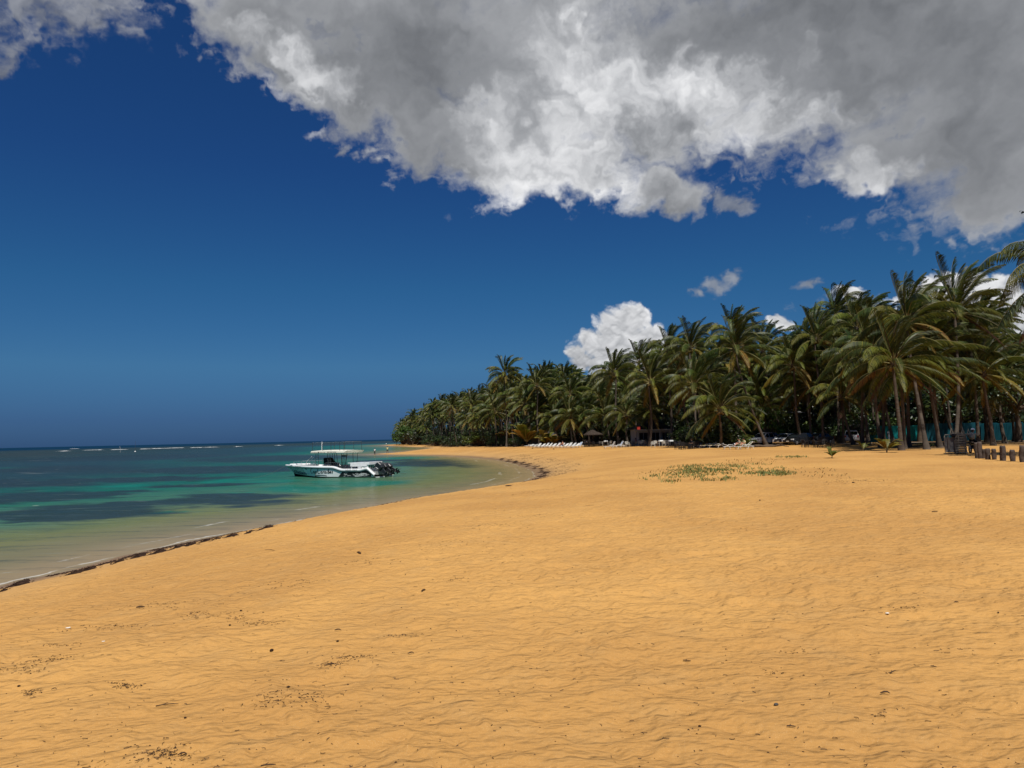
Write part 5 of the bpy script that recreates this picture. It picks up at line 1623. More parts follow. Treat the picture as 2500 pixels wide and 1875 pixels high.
for k in range(11):
    lab = ('topmost', 'second from the top', 'third from the top', 'fourth from the top', 'fifth from the top', 'middle', 'fifth from the bottom', 'fourth from the bottom', 'third from the bottom', 'second from the bottom', 'lowest')[10 - k]
    lab = 'brown sunbed in the stack beside the posts, ' + lab
    z = sp_.z + .06 + .112 * k
    q_ = by_stack(_pr.uniform(-.02, .02), .9); rz = PI / 2 - VA + _pr.uniform(-.03, .03) + .03
    if st0 is None:
        st0 = stacked('brown'); st0.location = (q_[0], q_[1], z); st0.rotation_euler = (0, 0, rz); st0['label'] = lab; st0['group'] = 'stacked sunbeds'
    else: copy_tree(st0, (q_[0], q_[1], z), rz, lab, 'stacked sunbeds')
# two beds upside down on top, legs in the air
for k, (dx, lab) in enumerate([(-.18, 'upturned sunbed on top of the stack with its pale legs in the air'), (.14, 'second upturned sunbed on the stack beside the motorcyclist')]):
    root = thing('sun_lounger', lab, 'sun lounger', by_stack(dx, .9, 1.32 + .07 * (1 - k)), -VA + .05, 'upturned sunbeds')
    f = MB(); f.box((0, -.8, 0), (.70, .05, .05), 0); f.box((0, .8, 0), (.70, .05, .05), 0); f.box((-.33, 0, 0), (.05, 1.6, .05), 0); f.box((.33, 0, 0), (.05, 1.6, .05), 0); f.build('frame', wood_pl, root)
    for x in (-.33, .33):
        m2 = MB(); m2.tube([(x - .07, -.8, .0), (x, -.82, .36), (x + .07, -.8, .0)], .028, 5); m2.build('leg', wood_pl, root)
    m2 = MB(); m2.box((0, 0, -.03), (.60, 1.5, .02), 0); m2.build('sling', dark_sling, root)
# two folded beds leaning upright at its left side
for k, (dx, lab) in enumerate([(-.62, 'folded sunbed standing on end at the left of the stack'), (-.42, 'second folded sunbed standing on end against the stack')]):
    root = thing('sun_lounger', lab, 'sun lounger', by_stack(dx, .1, 0), -VA - 1.2 + .1 * k, 'folded sunbeds beside the stack')
    f = MB()
    for y in (-.3, .3): f.tube([(0, y, 0), (.04, y, .6), (.0, y, 1.15), (.03, y * .9, 1.30)], [.02, .045, .04, .02], 6)
    f.tube([(.03, -.27, 1.3), (.03, .27, 1.3)], .025, 5)
    f.build('frame', wood_pl, root)
    m2 = MB(); m2.box((.06, 0, .62), (.02, .54, 1.0), 0); m2.build('sling', slings['grey'], root)
mb = MB(); mb.ball((0, 0, 0), .15, 9, 6, 0, (1.2, .8, .8)); mb.tube([(0, 0, -.05), (.15, 0, -.15), (.28, 0, -.22)], .05, 5)
tag(mb.build('rolled_cloth', cl['black'], None, by_stack(-.36, -.05, 1.24)), 'black rolled cloth draped over the corner of the sunbed stack', 'cloth')

# motorcyclist with a backpack behind the stack
mp_ = hit(2366, 1106); mp_ = Vector(by_stack(.72, 1.6)); mp_.z = gz(mp_.x, mp_.y)
moto = thing('motorcycle', 'dark motorcycle parked beside the sunbed stack, its rider in a cap and backpack', 'motorcycle', tuple(mp_), -VA - 0.25)
for y in (-.65, .65):
    m2 = MB(); n = 16; vs = []
    for i in range(n):
        a = 2 * PI * i / n
        for rr, xx in ((.22, 0), (.29, -.045), (.32, 0), (.29, .045)): vs.append((xx, y + rr * math.cos(a), .32 + rr * math.sin(a)))
    m2.add(vs, [(i * 4 + k, ((i + 1) % n) * 4 + k, ((i + 1) % n) * 4 + (k + 1) % 4, i * 4 + (k + 1) % 4) for i in range(n) for k in range(4)], 0)
    w = m2.build('wheel', matte_black, moto)
    m3 = MB()
    for i in range(6):
        a = PI * i / 6; m3.tube([(0, y + .22 * math.cos(a), .32 + .22 * math.sin(a)), (0, y - .22 * math.cos(a), .32 - .22 * math.sin(a))], .008, 4)
    m3.build('rim', steel, w)
mb = MB(); mb.ball((0, .05, .72), .2, 10, 7, 0, (.7, 1.5, .7)); mb.box((0, -.38, .76), (.22, .6, .09), 0); mb.box((0, 0, .42), (.22, .4, .26), 0); mb.tube([(0, .65, .32), (0, .48, .72), (0, .42, .98)], .03, 6); mb.tube([(-.32, .36, 1.02), (0, .42, .98), (.32, .36, 1.02)], .016, 5); mb.tube([(.1, -.2, .3), (.13, -.8, .36)], .035, 6)
mb.build('body', black, moto)
mb = MB(); mb.ball((0, .56, .86), .09, 8, 6, 0); mb.build('headlight', steel, moto)
person((mp_.x, mp_.y, mp_.z), -VA - 0.25, 'ride', 'person with a pale cap and olive backpack sitting on the motorcycle by the stack', cl['olive'], cl['black'], hat=cl['white'], scale=1.02)
mb = MB(); mb.ball((0, 0, 0), .21, 10, 8, 0, (.95, .6, 1.2)); mb.ball((0, -.12, -.06), .12, 8, 6, 0, (1, .5, .8))
a_ = -VA - 0.25; tag(mb.build('backpack', cl['olive'], None, (mp_.x + math.sin(a_) * .16, mp_.y - math.cos(a_) * .16, mp_.z + 1.18), a_), 'rounded olive backpack on the motorcyclist\'s back', 'backpack')
px_, py_ = px_ground(2166, 90); person((px_, py_, gz(px_, py_)), PI * 0.9, 'stand', 'person in white clothes standing before the lit turquoise fence', cl['white'], cl['white'], hat=None)

# ------------------------------------------------------------------ weathered posts
post_m = MAT('weathered_post', (0.085, 0.066, 0.055), 0.95, 0.1, var=0.45, vscale=4, bump=1.0, bscale=9)
posts = [(2385, 1118, 37, .09, 'leftmost weathered post, standing against the stack of sunbeds'), (2393.5, 1119, 40, .12, 'tallest thick round post, second from the sunbed stack'), (2402.5, 1119, 22, .11, 'short squat post between the tall round post and the square pair'),
         (2413, 1121.5, 26, .13, 'left one of the two stout middle posts'), (2427.5, 1122, 26, .12, 'right one of the two stout middle posts'), (2449, 1124.5, 36, .12, 'tall square-sawn post standing alone'),
         (2473, 1125.5, 27, .13, 'short rough round post with a dark bark'), (2497, 1128, 40, .13, 'post cut by the edge of the photo')]
for i, (px, py, hp, r, lab) in enumerate(posts):
    p = hit(px, py); h = hp * p.y / F_PX + .25
    rg2 = random.Random(i); mb = MB(); n = 12; m_ = 12; vs = []
    sq = (i == 5)
    for j in range(m_ + 1):
        t = j / m_
        for k in range(n):
            a = 2 * PI * k / n + PI / 4
            rr = r * (1 + (0.10 * math.sin(9 * t + k) + rg2.uniform(-.05, .05)) * (0.3 if sq else 1)) * (1.0 if j < m_ else .86)
            if sq: rr *= 1.0 / max(abs(math.cos(a)), abs(math.sin(a))) * .86
            vs.append((rr * math.cos(a) + .02 * math.sin(3 * t + i), rr * math.sin(a), -.3 + (h + .05) * t + (0.02 * math.sin(k) if j == m_ else 0)))
    mb.add(vs, [(j * n + k, j * n + (k + 1) % n, (j + 1) * n + (k + 1) % n, (j + 1) * n + k) for j in range(m_) for k in range(n)] + [tuple(m_ * n + k for k in range(n))], 0, True)
    tag(mb.build('wooden_post', post_m, None, (p.x, p.y, p.z), rg2.uniform(0, 6) if not sq else .2), 'grey brown wooden post in the sand: ' + lab if len(lab.split()) < 9 else lab, 'post', 'weathered wooden posts in the sand')

# ------------------------------------------------------------------ corrugated fence
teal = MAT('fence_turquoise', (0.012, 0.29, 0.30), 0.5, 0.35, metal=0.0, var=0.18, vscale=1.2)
teal_shaded = MAT('fence_turquoise_shaded', (0.008, 0.085, 0.115), 0.5, 0.35, var=0.2, vscale=1.0)  # same turquoise fence, its shade put into the colour as dark blue
def fence(p0, p1, h, mat, label, split=0):
    p0 = Vector(p0); p1 = Vector(p1); d = p1 - p0; L = d.length; ang = math.atan2(d.y, d.x)
    z0 = min(gz(p0.x, p0.y), gz(p1.x, p1.y))
    root = thing('corrugated_fence', label, 'fence', (p0.x, p0.y, z0), ang, 'corrugated fences behind the palms')
    n = max(1, round(L / 0.95)); w = L / n
    me_c = {}
    for i in range(n):
        k = i % 3
        if k not in me_c:
            mb = MB(); rows = []
            m_ = 28
            hh = h + (0, .04, -.03)[k]
            for j in range(m_ + 1):
                u = j / m_ * (w + .04); yy = .035 * (1 if (j // 2) % 2 else -1)
                rows += [(u, yy, .02), (u, yy, hh)]
            mb.add(rows, [(2 * j, 2 * j + 2, 2 * j + 3, 2 * j + 1) for j in range(m_)], 0)
            mb.add([(x, y + .012, z) for x, y, z in rows], [(2 * j + 1, 2 * j + 3, 2 * j + 2, 2 * j) for j in range(m_)], 0)
            me_c[k] = mb.mesh('panel', mat)
        o = link('panel', me_c[k], root, (i * w, .008 * (i % 2), 0), 0)
    for i in range(0, n + 1, 3):
        m2 = MB(); m2.box((i * w, .1, h / 2 - .1), (.07, .07, h + .1), 0); m2.build('post', wood, root)
    m2 = MB(); m2.box((L / 2, .07, h - .25), (L, .05, .07), 0); m2.box((L / 2, .07, .4), (L, .05, .07), 0); m2.build('rail', wood, root)
    return root
def gp(px, dep): x, y = px_ground(px, dep); return (x, y, 0)
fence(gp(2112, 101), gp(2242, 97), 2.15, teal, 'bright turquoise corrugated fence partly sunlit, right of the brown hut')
fence(gp(2243, 96.5), gp(2388, 95.2), 2.35, teal_shaded, 'turquoise corrugated fence in deep shade behind the stack of sunbeds')
fence(gp(2389, 95), gp(2492, 92), 2.25, teal_shaded, 'shaded turquoise corrugated fence behind the leaning palm and the posts')
fence(gp(2493, 92), gp(2640, 88), 2.15, teal_shaded, 'shaded turquoise corrugated fence running out of the photo at the right')

# grey track in front of the fence
def strip_on_ground(name, pts, width, mat, lift=0.012, kind='structure'):
    mb = MB(); n = len(pts); vs = []
    for i, (x, y) in enumerate(pts):
        x0, y0 = pts[max(0, i - 1)]; x1, y1 = pts[min(n - 1, i + 1)]
        l = math.hypot(x1 - x0, y1 - y0); nx, ny = -(y1 - y0) / l, (x1 - x0) / l
        for s in (-.5, -.17, .17, .5):
            xx, yy = x + nx * s * width, y + ny * s * width
            vs.append((xx, yy, gz(xx, yy) + lift))
    mb.add(vs, [(i * 4 + k, i * 4 + k + 1, (i + 1) * 4 + k + 1, (i + 1) * 4 + k) for i in range(n - 1) for k in range(3)], 0, True)
    return tag(mb.build(name, mat), kind=kind)
track_m = MAT('packed_dirt', (0.20, 0.165, 0.13), 0.95, 0.1, var=0.25, vscale=.6)
a0 = px_ground(2060, 94); b0_ = px_ground(2640, 84)
strip_on_ground('dirt_track', [(a0[0] + (b0_[0] - a0[0]) * i / 60, a0[1] + (b0_[1] - a0[1]) * i / 60 + .5 * math.sin(i * .7)) for i in range(61)], 4.2, track_m, .03)

# ------------------------------------------------------------------ cars
def paint(name, c): return MAT(name, c, 0.25, 0.5, coat=0.6)
tyre_m = MAT('tyre', (0.02, 0.02, 0.02), 0.9, 0.1)
lamp_m = MAT('lamp_lens', (0.55, 0.56, 0.56), 0.1, 0.7)
red_lens = MAT('red_lens', (0.35, 0.01, 0.01), 0.2, 0.6)
rim_m = MAT('alloy', (0.35, 0.35, 0.36), 0.3, 0.5, metal=.8)
plate_m = MAT('number_plate', (0.6, 0.6, 0.55), 0.5, 0.3)
def car(loc, rz, label, body_mat, style='suv', cat='car', spare=False, trim=black):
    """front at +x"""
    root = thing('parked_car', label, cat, tuple(loc), rz, 'cars parked under the palms')
    if style == 'suv':
        low = [(-2.28, .42), (-2.32, .75), (-2.26, 1.02), (-1.2, 1.06), (0.9, 1.04), (1.35, 1.03), (2.05, .93), (2.28, .80), (2.34, .55), (2.25, .32), (-2.2, .32)]
        top = [(-2.22, 1.02), (-2.02, 1.58), (-1.75, 1.70), (-0.4, 1.74), (0.35, 1.66), (1.28, 1.04)]
        W = 1.86
    elif style == 'hatch':
        low = [(-2.0, .40), (-2.05, .80), (-1.98, 1.0), (-1.0, 1.0), (0.8, .96), (1.2, .93), (1.85, .78), (2.05, .62), (2.08, .42), (2.0, .26), (-1.95, .26)]
        top = [(-2.0, .98), (-1.75, 1.36), (-1.3, 1.50), (-0.4, 1.53), (0.2, 1.47), (1.28, .94)]
        W = 1.76
    else:
        low = [(-2.25, .42), (-2.3, .80), (-2.2, .98), (-1.5, 1.0), (0.8, .94), (1.2, .90), (1.95, .78), (2.25, .62), (2.28, .42), (2.2, .24), (-2.2, .24)]
        top = [(-1.75, .97), (-1.15, 1.36), (-0.7, 1.44), (-0.2, 1.44), (0.25, 1.36), (1.15, .92)]
        W = 1.80
    bm = bmesh.new()
    def loft(poly, levels):
        rings = []
        cx_ = sum(x for x, z in poly) / len(poly); cz_ = sum(z for x, z in poly) / len(poly)
        for y, k in levels:
            rings.append([bm.verts.new((cx_ + (x - cx_) * k, y, cz_ + (z - cz_) * (k if k < 1 else 1))) for x, z in poly])
        n = len(poly)
        for a, b in zip(rings, rings[1:]):
            for i in range(n): bm.faces.new((a[i], a[(i + 1) % n], b[(i + 1) % n], b[i]))
        bm.faces.new(rings[0][::-1]); bm.faces.new(rings[-1])
    h = W / 2
    loft(low, [(-h, .955), (-h + .07, .985), (-h * .5, 1.0), (0, 1.012), (h * .5, 1.0), (h - .07, .985), (h, .955)])
    bmesh.ops.recalc_face_normals(bm, faces=bm.faces)
    me = bpy.data.meshes.new('body'); bm.to_mesh(me); bm.free()
    me.materials.append(body_mat)
    for p in me.polygons: p.use_smooth = abs(p.normal.y) < .5 and len(p.vertices) == 4
    link('body', me, root)
    # greenhouse: tapered inwards towards the roof
    mb = MB(); zt = max(z for x, z in top)
    def yy(z): return (h - .06) - (z - 1.0) * .30
    n = len(top)
    vs = [(x, -yy(z), z) for x, z in top] + [(x, yy(z), z) for x, z in top]
    mb.add(vs, [(i, i + n, i + n + 1, i + 1) for i in range(n - 1)] + [tuple(range(n)), tuple(range(2 * n - 1, n - 1, -1))], 0)
    mb.build('cabin', body_mat, root)
    def inset(poly, k, off):
        cx_ = sum(x for x, z in poly) / len(poly); cz_ = sum(z for x, z in poly) / len(poly)
        return [(cx_ + (x - cx_) * k, cz_ + (z - cz_) * k) for x, z in poly]
    zb = top[0][1] + .03
    def winpoly(xa, xb):
        out = []
        def topz(x):
            for (x0, z0), (x1, z1) in zip(top, top[1:]):
                if x0 <= x <= x1: return z0 + (z1 - z0) * (x - x0) / (x1 - x0)
            return zb
        xs_ = [xa + (xb - xa) * i / 6 for i in range(7)]
        return [(xa, zb)] + [(x, max(zb, min(zt - .10, topz(x) - .09))) for x in xs_] + [(xb, zb)]
    spans = [(top[0][0] + .22, -1.15 if style != 'sedan' else -.95), (-1.05 if style != 'sedan' else -.88, -.12), (-.03, top[-1][0] - .22)]
    for xa, xb in spans:
        if xb - xa < .2: continue
        for sg in (1, -1):
            m2 = MB(); pl = winpoly(xa, xb)
            m2.add([(x, sg * (yy(z) + .008), z) for x, z in pl], [tuple(range(len(pl)))[::sg]], 0)
            m2.build('side_window', glass, root)
    (xa, za), (xb, zb2) = top[-2], top[-1]
    ww = MB(); f = lambda t: (xa + (xb - xa) * t, za + (zb2 - za) * t)
    q0, q1 = f(.08), f(.92)
    ww.add([(q0[0] + .012, -yy(q0[1]) + .06, q0[1] + .012), (q0[0] + .012, yy(q0[1]) - .06, q0[1] + .012), (q1[0] + .012, yy(q1[1]) - .05, q1[1] + .012), (q1[0] + .012, -yy(q1[1]) + .05, q1[1] + .012)], [(0, 3, 2, 1)], 0)
    ww.build('windscreen', glass, root)
    (xa, za), (xb, zb2) = top[1], top[0]
    rw = MB(); q0, q1 = f(.1), f(.85)
    rw.add([(q0[0] - .012, -yy(q0[1]) + .08, q0[1]), (q0[0] - .012, yy(q0[1]) - .08, q0[1]), (q1[0] - .012, yy(q1[1]) - .06, q1[1]), (q1[0] - .012, -yy(q1[1]) + .06, q1[1])], [(0, 1, 2, 3)], 0)
    rw.build('rear_window', glass, root)
    R_ = .36 if style == 'suv' else .31
    for x in (1.42, -1.38):
        for sg in (1, -1):
            m2 = MB(); m2.tube([(x, sg * (h - .20), R_), (x, sg * (h + .015), R_)], R_, 18, 0); w = m2.build('wheel', tyre_m, root)
            m3 = MB(); m3.tube([(x, sg * (h), R_), (x, sg * (h + .025), R_)], R_ * .62, 14, 0)
            for k in range(5):
                a = k * 2 * PI / 5; m3.tube([(x, sg * (h + .03), R_), (x + R_ * .55 * math.cos(a), sg * (h + .03), R_ + R_ * .55 * math.sin(a))], .035, 4)
            m3.build('rim', rim_m, w)
            m4 = MB(); pts = [(x + (R_ + .07) * math.cos(a), sg * (h + .004), R_ + (R_ + .07) * math.sin(a)) for a in [PI * i / 10 for i in range(11)]]
            m4.tube(pts, .03, 4, flat=.4); m4.build('wheel_arch', trim, root)
    fx = low[8][0]
    for sg in (1, -1):
        m2 = MB(); m2.box((fx - .17, sg * (h - .28), .74 if style != 'suv' else .82), (.26, .42, .14), 0, taper=.85); m2.build('headlight', lamp_m, root)
        m2 = MB(); m2.box((-abs(low[1][0]) + .03, sg * (h - .16), .88), (.10, .22, .26), 0); m2.build('tail_light', red_lens, root)
        m2 = MB(); m2.ball((.95, sg * (h + .10), 1.05), .11, 8, 6, 0, (.7, 1, .7)); m2.build('mirror', body_mat, root)
        m2 = MB(); m2.box((-.35, sg * (h + .0), .85), (.18, .03, .03), 0); m2.box((.62, sg * (h + .0), .85), (.18, .03, .03), 0); m2.build('door_handle', trim, root)
    mb = MB(); mb.box((fx + .0, 0, .52), (.10, W * .62, .22), 0); mb.box((fx - .02, 0, .74), (.12, W * .5, .12), 0); mb.build('grille', black, root)
    mb = MB(); mb.box((fx + .065, 0, .50), (.02, .42, .12), 0); mb.build('number_plate', plate_m, root)
    mb = MB(); mb.box((-abs(low[1][0]) - .01, 0, .62), (.08, .42, .13), 0); mb.build('number_plate', plate_m, root)
    mb = MB(); mb.box((0, 0, .30), (3.9, W * .9, .14), 0); mb.build('underbody', matte_black, root)
    if style == 'suv':
        mb = MB()
        for sg in (1, -1): mb.tube([(-1.7, sg * .62, 1.74), (-1.5, sg * .62, 1.79), (.1, sg * .62, 1.78), (.3, sg * .62, 1.70)], .022, 5)
        mb.build('roof_rail', trim, root)
    if spare:
        mb = MB(); mb.tube([(-2.30, .1, .95), (-2.52, .1, .95)], .34, 18, 0); mb.build('spare_wheel', tyre_m, root)
        mb = MB(); mb.tube([(-2.50, .1, .95), (-2.55, .1, .95)], .22, 14, 0); mb.build('spare_wheel_cover', body_mat, root)
    return root
silver = paint('paint_silver', (0.66, 0.67, 0.68)); whitep = paint('paint_white', (0.80, 0.81, 0.81)); blackp = paint('paint_black', (0.012, 0.013, 0.016)); darkp = paint('paint_dark_grey', (0.05, 0.055, 0.06))
def cpos(px, dep): x, y = px_ground(px, dep); return (x, y, gz(x, y) + .01)
car(cpos(1860, 103), PI + .62, 'silver off-road car parked left of the others behind the leaning palm trunk', silver, 'suv')
car(cpos(1912, 100), PI + .75, 'white hatchback with sloping windscreen parked between the silver and black cars', whitep, 'hatch')
car(cpos(1943, 97.0), PI + .55, 'black car parked in front of the white hatchback', blackp, 'hatch')
car(cpos(1990, 99), PI + .5, 'dark grey car half hidden by palm trunks right of the black car', darkp, 'sedan')
car(cpos(2073, 100), .55 + .6, 'white off-road car seen from behind with a spare wheel, left of the brown hut', whitep, 'suv', spare=True)
car(cpos(1706, 112), PI + .3, 'white car mostly hidden behind the blue lounger and the palm', whitep, 'hatch')

# ------------------------------------------------------------------ tables, chairs, parasols of the terrace
pl_dark = MAT('dark_plastic', (0.018, 0.017, 0.018), 0.5, 0.3)
pl_mid = MAT('grey_plastic', (0.115, 0.11, 0.105), 0.55, 0.3)
pl_pale = MAT('pale_plastic', (0.52, 0.50, 0.44), 0.5, 0.3)
def make_table(mat, w=.95, l=.95, cloth=None):
    root = thing('terrace_table', 'x', 'table')
    m2 = MB(); m2.box((0, 0, .72), (l, w, .035), 0); m2.box((0, 0, .685), (l - .08, w - .08, .04), 0); m2.build('table_top', mat, root)
    for x in (-1, 1):
        for y in (-1, 1):
            m2 = MB(); m2.tube([(x * (l / 2 - .08), y * (w / 2 - .08), .68), (x * (l / 2 - .03), y * (w / 2 - .03), 0)], [.035, .025], 6); m2.build('leg', mat, root)
    return root
def make_chair(mat):
    root = thing('terrace_chair', 'x', 'chair')
    m2 = MB(); m2.box((0, 0, .43), (.44, .44, .03), 0); m2.build('seat', mat, root)
    m2 = MB()
    for k in range(5): m2.box((-.20 + .10 * k, -.245, .63), (.055, .03, .36), 0)
    m2.tube([(-.24, -.22, .43), (-.25, -.26, .80), (0, -.28, .87), (.25, -.26, .80), (.24, -.22, .43)], .024, 6); m2.build('backrest', mat, root)
    m2 = MB()
    for s in (1, -1): m2.tube([(s * .25, -.25, .64), (s * .28, 0, .66), (s * .26, .2, .62), (s * .23, .22, .43)], .022, 5)
    m2.build('armrest', mat, root)
    for x in (-1, 1):
        for y in (-1, 1):
            m2 = MB(); m2.tube([(x * .20, y * .19, .43), (x * .24, y * .24, 0)], [.028, .020], 5); m2.build('leg', mat, root)
    return root
lib = {}
def put(kind, mk, mats, x, y, rz, label, group, z=None):
    k = (kind, mats.name)
    z = gz(x, y) if z is None else z
    if k not in lib:
        lib[k] = mk(mats); o = lib[k]; o.location = (x, y, z); o.rotation_euler = (0, 0, rz); o['label'] = label; o['group'] = group; return o
    return copy_tree(lib[k], (x, y, z), rz, label, group)
tr = random.Random(31)
# (photo column, row of the feet, material, chairs, words)
sets = [(1672, 1097.0, pl_dark, 5, 'dark plastic', 'standing furthest out on the open sand'), (1693, 1094.5, pl_dark, 3, 'dark plastic', 'left of the blue lounger'),
        (1640, 1090.5, pl_mid, 3, 'grey plastic', 'behind the outermost dark table'), (1614, 1090.0, pl_pale, 2, 'cream plastic', 'in front of the white building'),
        (1592, 1089.5, pl_mid, 3, 'grey plastic', 'beside the palm in the terrace'), (1565, 1089.0, pl_pale, 2, 'cream plastic', 'below the red lantern'),
        (1541, 1090.0, pl_mid, 3, 'grey plastic', 'at the sand edge of the terrace'), (1524, 1089.5, pl_dark, 3, 'dark plastic', 'right of the blue-grey lounger'),
        (1478, 1088.5, pl_pale, 2, 'cream plastic', 'behind the beige lounger'), (1446, 1090.5, pl_dark, 4, 'dark plastic', 'under the thatched parasol'), (1432, 1089.0, pl_dark, 2, 'dark plastic', 'right of the long row of loungers'),
        (1500, 1084.5, pl_pale, 2, 'cream plastic', 'in the second line of the terrace'), (1552, 1084.0, pl_mid, 2, 'grey plastic', 'in the second line below the lantern'), (1604, 1084.5, pl_mid, 3, 'grey plastic', 'at the wall of the white building'),
        (1982, 1092.0, pl_dark, 4, 'dark plastic', 'in the shade before the dark grey car'), (2012, 1093.0, pl_dark, 3, 'dark plastic', 'in the deepest shade beside the parked cars')]
tabs = []
for i, (px, py, mt, nc, mw, wh) in enumerate(sets):
    p = hit(px, py); tabs.append((p, mt))
    put('table', make_table, mt, p.x, p.y, tr.uniform(-.2, .2), f'{mw} terrace table {wh}', 'tables of the beach terrace')
    a0_ = tr.uniform(0, 6)
    for k in range(nc):
        a = a0_ + k * 2 * PI / nc + tr.uniform(-.2, .2)
        r_ = .88
        put('chair', make_chair, mt, p.x + r_ * math.cos(a), p.y + r_ * math.sin(a), a + PI / 2 + tr.uniform(-.3, .3), f'{mw} armchair at the {mw.split()[0]} terrace table {wh}', 'armchairs at the terrace tables')
# a few loose pale chairs facing the sea
for (px, py, rz, lab) in [(1595, 1092.5, PI - .4, 'grey armchair alone at the edge of the terrace sand'), (1532, 1092.0, PI + .3, 'pale armchair alone beside the blue-grey lounger'), (1648, 1092.0, PI - .7, 'grey armchair turned towards the outermost dark table')]:
    p = hit(px, py); put('chair', make_chair, pl_pale if px < 1640 else pl_mid, p.x, p.y, rz, lab, 'loose armchairs')
# drink boxes, white cloths on tables
for (i, dx, c_, lab) in [(3, 0, cl['white'], 'white folded cloth on the cream table before the white building'), (8, .1, cl['white'], 'white cloth on the cream table behind the beige lounger'), (11, 0, cl['white'], 'white cloth on the cream table in the second line'), (2, -.1, cl['white'], 'white box on the grey table behind the outermost dark table'), (12, .1, cl['white'], 'white cloth on the grey table below the lantern')]:
    p, mt = tabs[i]; mb = MB(); mb.box((0, 0, .09), (.55, .5, .18), 0, taper=.92)
    tag(mb.build('folded_cloth' if 'cloth' in lab else 'white_box', c_, None, (p.x + dx, p.y, p.z + .74), .2), lab, 'cloth' if 'cloth' in lab else 'box')
# guests
for (i, dx, dy, tp, lab) in [(10, .9, .3, 'black', 'seated guest in dark clothes right of the long row of loungers'), (9, -.85, .4, 'white', 'seated guest in white under the thatched parasol'), (6, .85, .5, 'red', 'seated guest in a dark red top at the sand edge of the terrace'), (0, .95, .55, 'black', 'seated guest in black beside the outermost dark table')]:
    p, mt = tabs[i]; person((p.x + dx, p.y + dy, p.z), tr.uniform(1.2, 2.4), 'chair', lab, cl[tp], cl['black'])
p = hit(1602, 1083); person((p.x, p.y, p.z), 2.6, 'stand', 'person in red and white clothes standing before the white building', cl['red'], cl['white'])
# thatched parasol
thatch = MAT('thatch', (0.050, 0.038, 0.030), 0.95, 0.05, var=0.35, vscale=5, bump=1, bscale=18)
p = hit(1448, 1090)
par = thing('thatched_parasol', 'dark thatched parasol over the dark tables right of the lounger row', 'parasol', (p.x, p.y, p.z))
mb = MB(); mb.tube([(0, 0, 0), (0, 0, 2.5)], .05, 7); mb.build('pole', wood, par)
mb = MB(); n = 22
for (r0_, z0_, r1_, z1_) in ((1.75, 2.02, .95, 2.42), (1.0, 2.36, .04, 2.85)):
    for k in range(n):
        a0_, a1_ = 2 * PI * k / n, 2 * PI * (k + 1.12) / n; j = _pr.uniform(-.06, .06)
        mb.add([(r0_ * math.cos(a0_), r0_ * math.sin(a0_), z0_ + j), (r0_ * math.cos(a1_), r0_ * math.sin(a1_), z0_ - j), (r1_ * math.cos(a1_), r1_ * math.sin(a1_), z1_), (r1_ * math.cos(a0_), r1_ * math.sin(a0_), z1_)], [(0, 1, 2, 3)], 0)
        mb.add([(r0_ * math.cos(a0_), r0_ * math.sin(a0_), z0_ + j), (r0_ * math.cos(a1_), r0_ * math.sin(a1_), z0_ - j), (r0_ * math.cos(a1_) * .99, r0_ * math.sin(a1_) * .99, z0_ - .14), (r0_ * math.cos(a0_), r0_ * math.sin(a0_), z0_ - .10)], [(3, 2, 1, 0)], 0)
mb.build('canopy', thatch, par)
for k in range(8):
    a = k * PI / 4; m2 = MB(); m2.tube([(.03 * math.cos(a), .03 * math.sin(a), 2.30), (1.6 * math.cos(a), 1.6 * math.sin(a), 2.02)], .018, 4); m2.build('rib', wood, par)
# red lantern on its cable
p = at_depth(1559, 1048, 108)
lan = thing('hanging_lantern', 'small red square lantern hanging in the dark palms above the terrace', 'lantern', (p.x, p.y, p.z))
redm = MAT('red_shade', (0.35, 0.035, 0.025), 0.6, 0.2)
mb = MB(); mb.box((0, 0, .14), (.40, .40, .34), 0); mb.box((0, 0, .33), (.44, .44, .04), 0); mb.box((0, 0, -.04), (.44, .44, .03), 0); mb.build('lamp_shade', redm, lan)
mb = MB(); mb.tube([(0, 0, .33), (0, 0, 1.6)], .012, 4); mb.tube([(-3.5, 0, 1.9), (0, 0, 1.6), (3.5, 0, 1.85)], .014, 4); mb.build('cable', matte_black, lan)

# ------------------------------------------------------------------ buildings among the palms
plaster = MAT('plaster_white', (0.30, 0.29, 0.27), 0.9, 0.1, var=0.1, vscale=.8)
roof_dark = MAT('roof_dark', (0.022, 0.020, 0.020), 0.9, 0.1, var=0.3, vscale=2)
zinc = MAT('zinc_roof', (0.24, 0.235, 0.24), 0.45, 0.4, metal=.3, var=0.2, vscale=1.5)
brown_w = MAT('brown_wall', (0.07, 0.032, 0.024), 0.9, 0.1, var=0.2, vscale=1)
shade_w = MAT('old_grey_wall', (0.13, 0.12, 0.115), 0.9, 0.1, var=0.2, vscale=.8)
def window(root, x, z, w, h, y, frame, pane=glass, louvre=0):
    f = MB(); t = .07
    f.box((x, y - .03, z + h / 2 + t / 2), (w + 2 * t, .10, t), 0); f.box((x, y - .03, z - h / 2 - t / 2), (w + 2 * t, .10, t), 0)
    f.box((x - w / 2 - t / 2, y - .028, z), (t, .095, h), 0); f.box((x + w / 2 + t / 2, y - .028, z), (t, .095, h), 0); f.box((x, y - .026, z), (.05, .06, h), 0)
    fo = f.build('window', frame, root)
    g = MB(); g.box((x, y + .012, z), (w, .02, h), 0); g.build('pane', pane, fo)
    for k in range(louvre):
        l = MB(); l.box((x, y - .015, z - h / 2 + (k + .5) * h / louvre), (w * .98, .03, h / louvre * .55), 0); l.build('slat', frame, fo)
